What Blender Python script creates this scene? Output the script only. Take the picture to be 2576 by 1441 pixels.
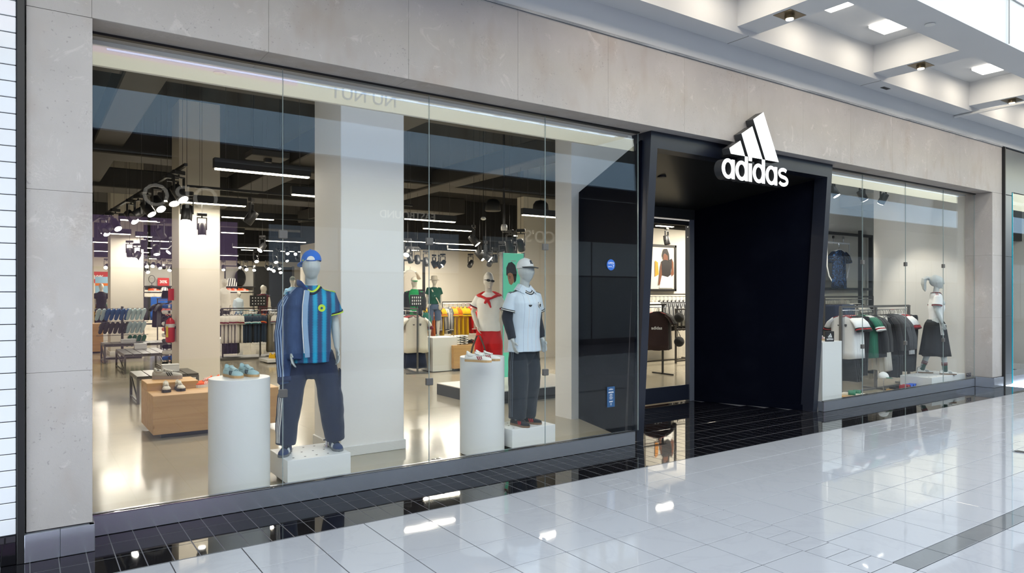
import bpy, bmesh, math, random
from mathutils import Vector, Matrix, noise
R = math.radians
rnd = random.Random(7)
for o in list(bpy.data.objects): bpy.data.objects.remove(o)
scene = bpy.context.scene
COL = scene.collection

# ------------------------------------------------------------------ camera
EYE = 1.75                       # eye height over the mall floor; the shop front runs along +X, the shop lies towards +Y
YAW = R(34.81)
FPX = 1758.0
cd = bpy.data.cameras.new('camera'); cam = bpy.data.objects.new('camera', cd); COL.objects.link(cam)
cd.sensor_width = 36; cd.lens = FPX / 2576 * 36; cd.shift_y = 17.5 / 2576; cd.clip_end = 300; cd.clip_start = .05
cam.location = (0, 0, EYE); cam.rotation_euler = (R(90), 0, -YAW)
scene.camera = cam
# ------------------------------------------------------------------ sky over the open atrium
w = bpy.data.worlds.new('sky'); scene.world = w; w.use_nodes = True
bg = w.node_tree.nodes['Background']; bg.inputs[0].default_value = (.80, .90, 1.0, 1); bg.inputs[1].default_value = 3.4
# ------------------------------------------------------------------ view
vs = scene.view_settings; vs.view_transform = 'Standard'; vs.look = 'None'; vs.gamma = 1; vs.use_curve_mapping = False
vs.exposure = 0.12
scene.cycles.use_denoising = True
scene.cycles.max_bounces = 7; scene.cycles.diffuse_bounces = 3; scene.cycles.glossy_bounces = 5; scene.cycles.use_adaptive_sampling = True; scene.cycles.adaptive_threshold = .03; scene.cycles.transparent_max_bounces = 24
scene.cycles.sample_clamp_indirect = 4.0
scene.cycles.caustics_reflective = False; scene.cycles.caustics_refractive = False

SN, CS = math.sin(YAW), math.cos(YAW)
def at_y(u, v, Y):
    """point of the photo's ray through pixel (u, v) standing at depth Y"""
    a = (u - 1288) / FPX; b = (738 - v) / FPX
    t = Y / (CS - a * SN); return Vector(((SN + a * CS) * t, Y, EYE + b * t))
def at_z(u, v, z=0.0):
    a = (u - 1288) / FPX; b = (738 - v) / FPX
    t = (z - EYE) / b; return Vector(((SN + a * CS) * t, (CS - a * SN) * t, z))
def project(p):
    d = p[0] * SN + p[1] * CS
    if d < .05: return None
    return (1288 + FPX * (p[0] * CS - p[1] * SN) / d, 738 - FPX * (p[2] - EYE) / d)

# ------------------------------------------------------------------ node expressions
class X:
    """a value in a shader tree; arithmetic on it adds Math nodes"""
    def __init__(s, nt, o): s.nt, s.o = nt, o
    def _m(s, op, *a):
        n = s.nt.nodes.new('ShaderNodeMath'); n.operation = op
        for i, q in enumerate((s,) + a):
            if isinstance(q, X): s.nt.links.new(q.o, n.inputs[i])
            else: n.inputs[i].default_value = q
        return X(s.nt, n.outputs[0])
    def __add__(s, q): return s._m('ADD', q)
    def __sub__(s, q): return s._m('SUBTRACT', q)
    def __mul__(s, q): return s._m('MULTIPLY', q)
    def __truediv__(s, q): return s._m('DIVIDE', q)
    __radd__ = __add__; __rmul__ = __mul__
    def lt(s, q): return s._m('LESS_THAN', q)
    def gt(s, q): return s._m('GREATER_THAN', q)
    def mod(s, q): return s._m('FLOORED_MODULO', q)
    def tri(s, q): return s._m('PINGPONG', q)
    def abs(s): return s._m('ABSOLUTE')
    def sin(s): return s._m('SINE')
    def pow(s, q): return s._m('POWER', q)
    def max(s, q): return s._m('MAXIMUM', q)
    def min(s, q): return s._m('MINIMUM', q)
    def sat(s):
        r = s._m('ADD', 0.0); r.o.node.use_clamp = True; return r
    def inv(s): return (s * -1.0 + 1.0).sat()

class Mat:
    """material under construction: bsdf plus helpers"""
    def __init__(s, name, col=(.8, .8, .8), rough=.5, metal=0.0, spec=.5, coat=0.0):
        s.m = bpy.data.materials.new(name); s.m.use_nodes = True; s.nt = s.m.node_tree
        s.b = s.nt.nodes['Principled BSDF']; s.col = None
        s.base(col); s.set('Roughness', rough); s.set('Metallic', metal); s.set('Specular IOR Level', spec)
        if coat: s.set('Coat Weight', coat); s.set('Coat Roughness', .05)
    def set(s, k, v):
        if isinstance(v, X): s.nt.links.new(v.o, s.b.inputs[k])
        else: s.b.inputs[k].default_value = v
        return s
    def base(s, c): s.col = c; s._put(c); return s
    def _rgb(s, c):
        if isinstance(c, tuple):
            n = s.nt.nodes.new('ShaderNodeRGB'); n.outputs[0].default_value = (*c[:3], 1); return n.outputs[0]
        return c
    def _put(s, c, k='Base Color'):
        if isinstance(c, tuple): s.b.inputs[k].default_value = (*c[:3], 1)
        else: s.nt.links.new(c, s.b.inputs[k])
    def mix(s, fac, c2):
        """lay colour c2 over the present colour where fac is 1"""
        n = s.nt.nodes.new('ShaderNodeMix'); n.data_type = 'RGBA'
        s.nt.links.new(fac.o, n.inputs[0]); s.nt.links.new(s._rgb(s.col), n.inputs[6]); s.nt.links.new(s._rgb(c2), n.inputs[7])
        s.col = n.outputs[2]; s._put(s.col); return s
    def co(s, kind='Object'):
        n = s.nt.nodes.new('ShaderNodeTexCoord'); q = s.nt.nodes.new('ShaderNodeSeparateXYZ')
        s.nt.links.new(n.outputs[kind], q.inputs[0]); s.vec = n.outputs[kind]
        return [X(s.nt, q.outputs[i]) for i in range(3)]
    def wpos(s):
        n = s.nt.nodes.new('ShaderNodeNewGeometry'); q = s.nt.nodes.new('ShaderNodeSeparateXYZ')
        s.nt.links.new(n.outputs['Position'], q.inputs[0]); s.vec = n.outputs['Position']
        return [X(s.nt, q.outputs[i]) for i in range(3)]
    def noise(s, scale, detail=3, rough=.5, stretch=None, world=False, dist=0.0):
        n = s.nt.nodes.new('ShaderNodeTexNoise'); n.inputs['Scale'].default_value = scale
        n.inputs['Detail'].default_value = detail; n.inputs['Roughness'].default_value = rough; n.inputs['Distortion'].default_value = dist
        if world: src = s.nt.nodes.new('ShaderNodeNewGeometry').outputs['Position']
        else: src = s.nt.nodes.new('ShaderNodeTexCoord').outputs['Object']
        if stretch:
            mp = s.nt.nodes.new('ShaderNodeMapping'); mp.inputs['Scale'].default_value = stretch
            s.nt.links.new(src, mp.inputs[0]); src = mp.outputs[0]
        s.nt.links.new(src, n.inputs['Vector'])
        return X(s.nt, n.outputs['Fac'])
    def bump(s, h, strength=.3, dist=.01):
        n = s.nt.nodes.new('ShaderNodeBump'); n.inputs['Strength'].default_value = strength; n.inputs['Distance'].default_value = dist
        s.nt.links.new(h.o, n.inputs['Height']); s.nt.links.new(n.outputs[0], s.b.inputs['Normal']); return s
    def emit(s, c, k): s.b.inputs['Emission Color'].default_value = (*c, 1); s.b.inputs['Emission Strength'].default_value = k; return s

_plain = {}
def srgb(r, g, b):
    f = lambda v: (v / 255 / 12.92) if v / 255 <= .04045 else ((v / 255 + .055) / 1.055) ** 2.4
    return (f(r), f(g), f(b))
def plain(name, col, rough=.5, metal=0.0, spec=.5, var=.12, scale=30, bump=0.0, coat=0.0):
    """one colour with a little procedural mottling"""
    if name in _plain: return _plain[name]
    m = Mat(name, col, rough, metal, spec, coat); n = m.noise(scale, 3)
    m.mix(((n - .4) * 3.0).sat() * var, tuple(c * .6 for c in col))
    if bump: m.bump(n, bump, .004)
    _plain[name] = m.m; return m.m
def cloth(name, col, rough=.85):
    """woven fabric: soft mottling and fine folds"""
    if name in _plain: return _plain[name]
    m = Mat(name, col, rough, 0, .25); n = m.noise(14, 4); m.mix((n - .35).sat() * .5, tuple(c * .72 for c in col))
    f = m.noise(260, 2); m.bump(n + f * .15, .25, .01); m.set('Sheen Weight', .15)
    _plain[name] = m.m; return m.m
def glow(name, col, k):
    if name in _plain: return _plain[name]
    m = Mat(name, col, .5); n = m.noise(3, 1); m.mix(n * .03, (1, 1, 1)); m.emit(col, k); m.m.cycles.emission_sampling = 'NONE'; _plain[name] = m.m; return m.m

# ------------------------------------------------------------------ mesh building
class MB:
    def __init__(s): s.v = []; s.f = []
    def add(s, v, f):
        o = len(s.v); s.v += [tuple(p) for p in v]; s.f += [tuple(i + o for i in q) for q in f]; return s
    def box(s, x0, x1, y0, y1, z0, z1):
        return s.add([(x0,y0,z0),(x1,y0,z0),(x1,y1,z0),(x0,y1,z0),(x0,y0,z1),(x1,y0,z1),(x1,y1,z1),(x0,y1,z1)],
                     [(3,2,1,0),(4,5,6,7),(0,1,5,4),(1,2,6,5),(2,3,7,6),(3,0,4,7)])
    def bbox(s, x0, x1, y0, y1, z0, z1, b=.004):
        """box with chamfered edges"""
        vs_ = []
        for z, i in ((z0, b), (z0 + b, 0), (z1 - b, 0), (z1, b)):
            vs_.append([(x0+i+b,y0+i,z),(x1-i-b,y0+i,z),(x1-i,y0+i+b,z),(x1-i,y1-i-b,z),(x1-i-b,y1-i,z),(x0+i+b,y1-i,z),(x0+i,y1-i-b,z),(x0+i,y0+i+b,z)])
        return s.loft(vs_)
    def loft(s, rings, cap0=True, cap1=True, closed=True):
        n = len(rings[0]); v = [p for r in rings for p in r]; f = []
        for k in range(len(rings) - 1):
            for i in range(n if closed else n - 1):
                j = (i + 1) % n; f.append((k*n+i, k*n+j, (k+1)*n+j, (k+1)*n+i))
        if cap0: f.append(tuple(range(n))[::-1])
        if cap1: f.append(tuple((len(rings)-1)*n + i for i in range(n)))
        return s.add(v, f)
    def hexa(s, a, b):
        """solid between two quads (lists of 4 points, same winding)"""
        return s.loft([a, b])
    def prism(s, poly, y0, y1):
        """polygon in XZ pushed from y0 to y1"""
        return s.loft([[(x, y0, z) for x, z in poly], [(x, y1, z) for x, z in poly]])
    def prismz(s, poly, z0, z1): return s.loft([[(x, y, z0) for x, y in poly], [(x, y, z1) for x, y in poly]])
    def cyl(s, c, r, z0, z1, n=24, r2=None):
        r2 = r if r2 is None else r2
        return s.loft([[(c[0]+q*math.cos(i*2*math.pi/n), c[1]+q*math.sin(i*2*math.pi/n), z) for i in range(n)] for q, z in ((r, z0), (r2, z1))])
    def lathe(s, prof, n=24, c=(0, 0)):
        return s.loft([[(c[0]+r*math.cos(i*2*math.pi/n), c[1]+r*math.sin(i*2*math.pi/n), z) for i in range(n)] for r, z in prof])
    def tube(s, pts, rad, n=8, flat=1.0, up=(0, 0, 1), cap=True):
        """tube along points, radius one number or one per point; flat squeezes it across 'up'"""
        P = [Vector(p) for p in pts]; rad = [rad] * len(P) if not hasattr(rad, '__len__') else rad
        rings = []; side = None
        for i, p in enumerate(P):
            t = (P[min(i+1, len(P)-1)] - P[max(i-1, 0)]).normalized()
            if side is None:
                u = Vector(up)
                if abs(t.dot(u)) > .95: u = Vector((0, 1, 0)) if abs(t.y) < .9 else Vector((1, 0, 0))
                side = t.cross(u).normalized()
            else: side = (side - t * side.dot(t)).normalized()
            b = side.cross(t); r = rad[i]; ra, rb = r if hasattr(r, '__len__') else (r, r * flat)
            rings.append([p + side * (ra * math.cos(k*2*math.pi/n)) + b * (rb * math.sin(k*2*math.pi/n)) for k in range(n)])
        return s.loft(rings, cap, cap)
    def ell(s, c, r, n=16, m=10):
        rings = [[(c[0]+r[0]*math.sin(a)*math.cos(i*2*math.pi/n), c[1]+r[1]*math.sin(a)*math.sin(i*2*math.pi/n), c[2]-r[2]*math.cos(a)) for i in range(n)]
                 for a in [.02 + (math.pi-.04)*k/(m-1) for k in range(m)]]
        return s.loft(rings)
    def xf(s, M):
        s.v = [tuple(M @ Vector(p)) for p in s.v]; return s
    def join(s, o): return s.add(o.v, o.f)
    def mesh(s, name, mat, smooth=False):
        me = bpy.data.meshes.new(name); me.from_pydata(s.v, [], s.f)
        if smooth: me.polygons.foreach_set('use_smooth', [True] * len(me.polygons))
        bm = bmesh.new(); bm.from_mesh(me); bmesh.ops.recalc_face_normals(bm, faces=bm.faces); bm.to_mesh(me); bm.free()
        if mat: me.materials.append(mat)
        me.update(); return me
    def build(s, name, mat, parent=None, smooth=False, loc=None, rz=0.0, edge=False):
        return obj(name, s.mesh(name, mat, smooth), parent, loc, rz, edge)
def obj(name, me, parent=None, loc=None, rz=0.0, edge=False):
    o = bpy.data.objects.new(name, me); COL.objects.link(o)
    if parent: o.parent = parent
    if loc is not None: o.location = loc
    if rz: o.rotation_euler[2] = rz
    if edge:
        md = o.modifiers.new('e', 'EDGE_SPLIT'); md.split_angle = R(40)
    return o
def tag(o, label, cat, group=None, kind=None):
    o['label'] = label; o['category'] = cat
    if group: o['group'] = group
    if kind: o['kind'] = kind
    return o
def empty(name, label, cat, loc=(0, 0, 0), rz=0.0, group=None, kind=None):
    o = bpy.data.objects.new(name, None); COL.objects.link(o); o.location = loc; o.rotation_euler[2] = rz; o.empty_display_size = .1
    return tag(o, label, cat, group, kind)
def copy_tree(o, parent=None):
    c = o.copy(); COL.objects.link(c); c.parent = parent
    for ch in list(o.children): copy_tree(ch, c)
    return c
from mathutils.bvhtree import BVHTree
MELT = bpy.data.scenes.new('melt')
def melted(o):
    """evaluated mesh of an object linked to the small working scene only"""
    vl = MELT.view_layers[0]; vl.update(); return bpy.data.meshes.new_from_object(o.evaluated_get(vl.depsgraph))
_bvh = {}
def bvh(ob):
    me = ob.data
    if me.name not in _bvh: _bvh[me.name] = BVHTree.FromPolygons([v.co.copy() for v in me.vertices], [tuple(p.vertices) for p in me.polygons])
    return _bvh[me.name]
def voxel(mb, name, mat, vox=.008, smooth=4, wrinkle=0.0, wscale=9.0, seed=0.0, deci=None, wz=1.0):
    """melt the overlapping closed shapes of mb into one continuous surface"""
    me = mb.mesh(name, None); o = bpy.data.objects.new('melt', me); MELT.collection.objects.link(o)
    md = o.modifiers.new('r', 'REMESH'); md.mode = 'VOXEL'; md.voxel_size = vox; md.use_smooth_shade = True
    if smooth: sm = o.modifiers.new('s', 'SMOOTH'); sm.factor = .5; sm.iterations = smooth
    if deci: dm = o.modifiers.new('d', 'DECIMATE'); dm.ratio = deci
    ne = melted(o)
    bpy.data.objects.remove(o); bpy.data.meshes.remove(me); ne.name = name
    if wrinkle:
        import numpy as np
        n_ = len(ne.vertices); co = np.empty(n_ * 3, 'f'); no = np.empty(n_ * 3, 'f')
        ne.vertices.foreach_get('co', co); ne.vertices.foreach_get('normal', no)
        q = co.reshape(-1, 3) * wscale; q[:, 2] *= wz; q[:, 0] += seed
        amp = np.array([noise.noise(p) + .5 * noise.noise((p[0] * 2.1, p[1] * 2.1, p[2] * 2.1)) for p in q.tolist()], 'f') * wrinkle
        ne.vertices.foreach_set('co', (co.reshape(-1, 3) + no.reshape(-1, 3) * amp[:, None]).ravel())
    ne.materials.clear(); ne.materials.append(mat)
    ne.polygons.foreach_set('use_smooth', [True] * len(ne.polygons)); ne.update(); return ne
def text_mesh(body, size, mat, depth=.002, align='CENTER', bold=0.0):
    cu = bpy.data.curves.new('t', 'FONT'); cu.body = body; cu.size = size; cu.extrude = depth; cu.align_x = align; cu.align_y = 'CENTER'; cu.offset = bold
    cu.resolution_u = 3
    o = bpy.data.objects.new('t', cu); MELT.collection.objects.link(o)
    me = melted(o); bpy.data.objects.remove(o)
    me.materials.clear(); me.materials.append(mat); return me
FRONT = Matrix.Rotation(R(90), 4, 'X')     # text lying in XY stands up facing -Y
def area_light(name, loc, sx, sy, power, col, rot=(0, 0, 0), parent=None, spread=180):
    l = bpy.data.lights.new(name, 'AREA'); l.shape = 'RECTANGLE'; l.size = sx; l.size_y = sy; l.energy = power; l.color = col; l.spread = R(spread)
    o = bpy.data.objects.new(name, l); COL.objects.link(o); o.location = loc; o.rotation_euler = rot
    if parent: o.parent = parent
    return o
# ================================================================== materials of the setting
def concrete_mat(name, tint):
    m = Mat(name, tint, .62, 0, .4)
    big = m.noise(1.1, 4, .6, world=True); m.mix(((big - .42) * 4).sat() * .55, tuple(c * .80 for c in tint))
    warm = m.noise(2.6, 3, .6, world=True, stretch=(1, 1, .45)); m.mix(((warm - .52) * 5).sat() * .6, (tint[0] * .80, tint[1] * .70, tint[2] * .62))
    pale = m.noise(3.4, 5, .7, world=True, dist=1.6); m.mix(((pale - .60) * 14).sat() * .5, tuple(min(1, c * 1.28) for c in tint))
    scr = m.noise(7.5, 8, .75, world=True, dist=2.5); thin = ((scr - .5).abs() * -60 + 1).sat(); gate = ((m.noise(1.9, 2, world=True) - .56) * 12).sat()
    m.mix(thin * gate * .5, tuple(min(1, c * 1.5) for c in tint))
    pit = m.noise(46, 2, .5, world=True); m.mix(((pit - .66) * 20).sat() * ((m.noise(2.3, 2, world=True) - .5) * 9).sat() * .55, tuple(c * .5 for c in tint))
    m.bump(pale * .6 + scr * .5 + pit * .2, .22, .012); return m.m
M_CONC = concrete_mat('cast concrete', (.44, .412, .398))
M_JOINT = plain('grey joint filler', (.26, .25, .24), .8)  # flat grey of the panel joints and seams
def wtile_mat(name, col, vein):
    m = Mat(name, col, .03, 0, .5); a = m.noise(.8, 5, .6, world=True, dist=1.8)
    m.mix(((a - .5).abs() * -30 + 1).sat() * .16, vein); b = m.noise(.35, 2, world=True); m.mix((b - .3).sat() * .22, tuple(c * .88 for c in col))
    wv = m.noise(1.7, 2, .5, world=True); m.bump(wv, .05, .02); return m.m
M_WTILE = wtile_mat('polished white porcelain', (.37, .375, .395), (.26, .265, .29))
M_GTILE = wtile_mat('polished grey porcelain', (.16, .165, .17), (.2, .2, .21))
def btile_mat():
    m = Mat('polished black granite', (.008, .008, .010), .025, 0, .9); s_ = m.noise(420, 2, world=True)
    m.mix(((s_ - .62) * 14).sat() * .5, (.035, .034, .032)); wv = m.noise(1.3, 2, world=True); m.bump(wv, .03, .02); return m.m
M_BTILE = btile_mat()
M_GROUT_W = plain('grey grout', (.07, .065, .07), .8); M_GROUT_B = plain('pale grout between black tiles', (.11, .11, .12), .8)
M_STEEL = Mat('brushed steel', (.46, .49, .55), .17, .74); _b = M_STEEL.noise(3, 2, world=True); M_STEEL.mix(_b * .4, (.34, .36, .40)); M_STEEL = M_STEEL.m
M_WHITE = plain('white painted plaster', (.72, .72, .70), .7, var=.06, scale=4)
M_CREAM = plain('cream painted drywall', (.72, .68, .60), .75, var=.06, scale=3)
M_BLACKP = Mat('navy black lacquered panel', (.0028, .0036, .008), .42, 0, .06); _b = M_BLACKP.noise(1.4, 4, .6, world=True); M_BLACKP.mix(((_b - .5) * 5).sat() * .6, (.006, .007, .013)); M_BLACKP.set('IOR', 1.14); M_BLACKP = M_BLACKP.m
M_NAVYP = plain('navy blue painted metal', (.012, .0155, .028), .32, 0, .5, var=.25, scale=3)
M_BLACK = plain('matt black metal', (.012, .012, .013), .45, .0, .5, scale=12)
M_GREYM = plain('grey powder coated steel', (.13, .125, .12), .42, .4, .5)
M_CHROME = plain('chrome', (.7, .7, .72), .12, 1.0)
M_DARKCEIL = plain('dark painted ceiling', (.013, .0125, .012), .85, var=.5, scale=2)
M_DUCT = plain('dark grey painted duct', (.034, .032, .029), .6, var=.3, scale=2)
def shopfloor_mat():
    m = Mat('polished concrete shop floor', (.42, .375, .285), .2, 0, .45); a = m.noise(.7, 5, .6, world=True, dist=.6)
    m.mix(((a - .42) * 3).sat() * .5, (.30, .27, .21)); b = m.noise(6, 4, .6, world=True); m.mix((b - .4).sat() * .25, (.28, .26, .22))
    m.set('Roughness', a * .14 + .07); m.bump(b, .02, .01); return m.m
M_SFLOOR = shopfloor_mat()
def glass_mat(name, tint=(.985, .993, .99), f0=.037):
    m = bpy.data.materials.new(name); m.use_nodes = True; nt = m.node_tree; nt.nodes.clear()
    out = nt.nodes.new('ShaderNodeOutputMaterial'); mx = nt.nodes.new('ShaderNodeMixShader'); tr = nt.nodes.new('ShaderNodeBsdfTransparent'); gl = nt.nodes.new('ShaderNodeBsdfGlossy')
    lw = nt.nodes.new('ShaderNodeLayerWeight'); lw.inputs[0].default_value = .5
    tr.inputs[0].default_value = (*tint, 1); gl.inputs['Roughness'].default_value = 0.0; gl.inputs[0].default_value = (.96, .99, 1, 1)
    fac = (X(nt, lw.outputs['Facing']).pow(5.0) * .5 + f0)
    nt.links.new(fac.o, mx.inputs[0]); nt.links.new(tr.outputs[0], mx.inputs[1]); nt.links.new(gl.outputs[0], mx.inputs[2]); nt.links.new(mx.outputs[0], out.inputs[0])
    nz = nt.nodes.new('ShaderNodeTexNoise'); nz.inputs['Scale'].default_value = .9; bp = nt.nodes.new('ShaderNodeBump'); bp.inputs['Strength'].default_value = .012; bp.inputs['Distance'].default_value = .02
    gm = nt.nodes.new('ShaderNodeNewGeometry'); nt.links.new(gm.outputs['Position'], nz.inputs['Vector']); nt.links.new(nz.outputs['Fac'], bp.inputs['Height']); nt.links.new(bp.outputs[0], gl.inputs['Normal'])
    return m
M_GLASS = glass_mat('clear plate glass')
M_GEDGE = plain('polished glass edge', (.30, .36, .36), .15)

YC, YG = 5.55, 5.845           # front of the concrete, plane of the glass
ZS, ZT = 3.63, 4.51            # underside and top of the concrete fascia
# ================================================================== mall floor
def visible(x, y, z=0, pad=60):
    q = project((x, y, z)); return q is not None and -pad < q[0] < 2576 + pad and -pad < q[1] < 1441 + pad
fl = MB().box(-30, 130, -9, 5.02, -.12, -.006).build('floor', M_GROUT_W); tag(fl, 'pale polished mall floor of square white tiles with thin grey joints', 'floor', kind='structure')
white = []; GAP = .005
xs = []                        # columns of big tiles (x0, x1, small?)
x = 4.344
while x > -8: xs.append((x - .4467, x, 0)); x -= .4467
xs.append((4.344, 4.632, 1)); x = 4.632
for i in range(10): xs.append((x, x + .4467, 0)); x += .4467
xs.append((x, x + .288, 1)); xs.append((x + .288, x + .576, 1)); x += .576
for i in range(24): xs.append((x, x + .4467, 0)); x += .4467
for x0, x1, small in xs:
    if small:
        y = 5.012
        while y > -3: white.append((x0, x1, y - .150, y, 'w')); y -= .150
        continue
    ys = [5.012, 4.577]
    while ys[-1] - .4495 > 2.2: ys.append(ys[-1] - .4495)
    ys[-1] = 2.322
    for a, b in zip(ys[1:], ys[:-1]): white.append((x0, x1, a, b, 'w'))
    if x0 > 4.6:
        white.append((x0, x1, 2.166, 2.322, 'g')); y = 2.166
    else: y = 2.322
    while y > -3: white.append((x0, x1, y - .4495, y, 'w')); y -= .4495
tile_cache = {}
def tile_piece(x0, x1, y0, y1, z, mat, parent, gap=GAP, th=.006, name='tile'):
    k = (round(x1 - x0, 3), round(y1 - y0, 3), mat.name)
    if k not in tile_cache: a, b = (x1 - x0) / 2 - gap / 2 - .001, (y1 - y0) / 2 - gap / 2 - .001; tile_cache[k] = MB().bbox(-a, a, -b, b, -th, 0, .0012).mesh(name, mat)
    return obj(name, tile_cache[k], parent, ((x0 + x1) / 2, (y0 + y1) / 2, z))
inview = [t for t in white if visible((t[0] + t[1]) / 2, (t[2] + t[3]) / 2)]
inview.sort(key=lambda t: ((t[0] + t[1]) * SN + (t[2] + t[3]) * CS) / 2); rest = [t for t in white if t not in inview[:300]]
for t in inview[:300]: tile_piece(*t[:4], 0, M_GTILE if t[4] == 'g' else M_WTILE, fl)
for key, mt in (('w', M_WTILE), ('g', M_GTILE)):
    mb = MB()
    for t in rest:
        if t[4] == key: mb.box(t[0] + GAP, t[1] - GAP, t[2] + GAP, t[3] - GAP, -.006, 0)
    if mb.v: mb.build('tile_field', mt, fl)['kind'] = 'stuff'
dr = at_z(2566, 1137); drain = empty('floor_drain', 'small round steel drain cover set in the white tiles', 'drain', (dr.x, dr.y, .0005))
MB().cyl((0, 0), .075, 0, .004, 24).build('rim', M_STEEL, drain); MB().cyl((0, 0), .055, .004, .006, 20).build('grate', M_BLACK, drain)
# black granite strip and entrance floor
bf = MB().box(-.35, 15.2, 5.016, 7.72, -.12, -.0012).build('floor', M_GROUT_B); tag(bf, 'dark floor strip of narrow polished black granite tiles along the shop front', 'floor', kind='structure')
bt = []
yb = [5.018, 5.305, 5.62, 5.935, 6.25, 6.565, 6.88, 7.195, 7.51, 7.72]
i = -2
while i * .1565 + .02 < 15.2:
    x0 = i * .1565 + .02; i += 1
    for a, b in zip(yb[:-1], yb[1:]):
        if a < 5.7 or (5.95 + (b - 5.93) * .29 < x0 + .09 and x0 + .06 < 9.66 - (b - 5.93) * .4): bt.append((x0, x0 + .1565, a, b))
bt.sort(key=lambda t: 0 if not visible(t[0], t[2]) else -1.0 / max(.1, t[0] * SN + t[2] * CS))
for t in bt[:300]: tile_piece(*t, 0, M_BTILE, bf, .0035)
mb = MB()
for t in bt[300:]: mb.box(t[0] + .002, t[1] - .002, t[2] + .002, t[3] - .002, -.006, 0)
mb.build('tile_field', M_BTILE, bf)['kind'] = 'stuff'

# ================================================================== concrete front
fas = MB().box(-.004, 15.12, YC + .02, 6.02, ZS + .004, ZT - .004).build('wall_front', M_JOINT); tag(fas, 'weathered grey concrete fascia above the shop windows', 'wall', kind='structure')
jx = [0.0] + [at_y(u, v, YC).x for u, v in ((231, 20), (676, 60), (1028, 100), (1303, 150), (1530, 200), (1722, 240), (1880, 250), (2020, 300), (2140, 320), (2245, 330), (2332, 350), (2415, 370), (2480, 400))] + [15.12]
for a, b in zip(jx[:-1], jx[1:]):
    MB().bbox(a + .0006, b - .0006, YC, 6.03, ZS, ZT, .002).build('panel', M_CONC, fas)
def pillar(name, x0, x1, cuts, label):
    p = MB().box(x0 + .006, x1 - .006, YC + .02, 6.0, 0, ZS).build(name, M_JOINT); tag(p, label, 'wall', kind='structure')
    zs = [.19] + cuts + [ZS - .002]
    for a, b in zip(zs[:-1], zs[1:]): MB().bbox(x0, x1, YC, 6.01, a + .0006, b - .0006, .002).build('panel', M_CONC, p)
    n = max(2, round((x1 - x0) / .155)); wd = (x1 - x0 + .02) / n
    for k in range(n): MB().bbox(x0 - .01 + k * wd + .001, x0 - .01 + (k + 1) * wd - .001, YC - .035, YC + .01, .002, .185, .002).build('base_tile', M_STEEL, p)
    MB().bbox(x1 - .02, x1 + .012, YC - .034, 5.83, .002, .185, .002).build('base_tile', M_STEEL, p) if x0 < 1 else MB().bbox(x0 - .012, x0 + .02, YC - .034, 5.83, .002, .185, .002).build('base_tile', M_STEEL, p)
    return p
pillar('wall_left', 0.0, .372, [at_y(150, 935, YC).z, at_y(150, 480, YC).z], 'grey concrete pier at the left end of the shop front')
pillar('wall_right', 14.70, 15.12, [at_y(2480, 800, YC).z, at_y(2480, 640, YC).z], 'grey concrete pier at the right end of the shop front')
ch = MB(); ch.box(-.004, 15.12, YC - .012, YC + .05, ZT, ZT + .016); ch.box(-.004, 15.12, YC - .004, YC + .05, ZT + .016, ZT + .03)
tag(ch.build('trim_1', M_STEEL), 'thin metal channel along the top edge of the concrete fascia', 'trim', kind='structure')
# white glazed wall at the far left
tw = MB().box(-1.6, -.052, YC - .012, 6.0, 0, 4.9).build('wall_tiled', plain('dark joint mortar', (.05, .055, .07), .8)); tag(tw, 'wall of long glossy white tiles left of the concrete pier', 'wall', kind='structure')
M_SUB = plain('glossy white glazed tile', (.74, .76, .80), .12, 0, .5, var=.05, scale=2)
tm = MB().bbox(-.31, .31, -.006, .006, -.0496, .0496, .003).mesh('tile', M_SUB)
pz = .1043
for k in range(46):
    z = .195 + pz * (k + .5)
    if z > 4.85: break
    obj('tile', tm, tw, (-.052 - .312, YC - .018, z))
MB().bbox(-.68, -.053, YC - .026, YC - .012, .003, .19, .003).build('base_tile', M_BTILE, tw)
tag(MB().bbox(-.05, -.006, YC - .03, YC + .1, 0, 4.52, .004).build('trim_2', M_BLACK), 'black vertical metal strip between white tiles and concrete pier', 'trim', kind='structure')

# ================================================================== windows
def sill(name, x0, x1, label):
    s_ = MB().bbox(x0, x1, YG - .01, 5.94, .002, .150, .003).build(name, M_STEEL); tag(s_, label, 'sill', kind='structure')
    MB().box(x0, x1, YG - .012, YG + .004, .150, .156).build('cap_strip', M_CHROME, s_)
    MB().box(x0, x1, YG + .006, YG + .03, .150, .158).build('gasket', M_BLACK, s_)
sill('trim_3', .373, 5.80, 'low polished steel kerb under the large left window'); sill('trim_4', 9.665, 14.70, 'low polished steel kerb under the right window')
def pane(n, x0, x1, label, clips):
    g = MB().box(x0 + .004, x1 - .004, YG, YG + .012, .158, 3.622).build('window_%d' % n, M_GLASS); tag(g, label, 'window', kind='structure')
    for xx in clips:
        for z in (.92, 2.24): MB().bbox(xx - .034, xx + .034, YG - .012, YG + .024, z - .034, z + .034, .004).build('clip', M_GREYM, g)
    MB().box(x1 - .0045, x1 - .0015, YG, YG + .012, .158, 3.622).build('glass_edge', M_GEDGE, g)
GX = [.378, 1.752, 3.119, 4.496, 5.86]
ords = ['leftmost pane of the large left window', 'second pane of the large left window, behind which the wide column stands', 'third pane of the large left window', 'last pane of the large left window next to the entrance']
for k in range(4): pane(k + 1, GX[k], GX[k + 1], 'clear glass, ' + ords[k], [GX[k + 1]] if k < 3 else [])
GX2 = [9.62, 10.753, 12.099, 13.449, 14.70]
ords = ['pane of the right window next to the entrance portal', 'second pane of the right window, before the clothes rail', 'third pane of the right window', 'rightmost pane of the right window']
for k in range(4): pane(k + 5, GX2[k], GX2[k + 1], 'clear glass, ' + ords[k], [GX2[k + 1]] if k < 3 else [])
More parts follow.
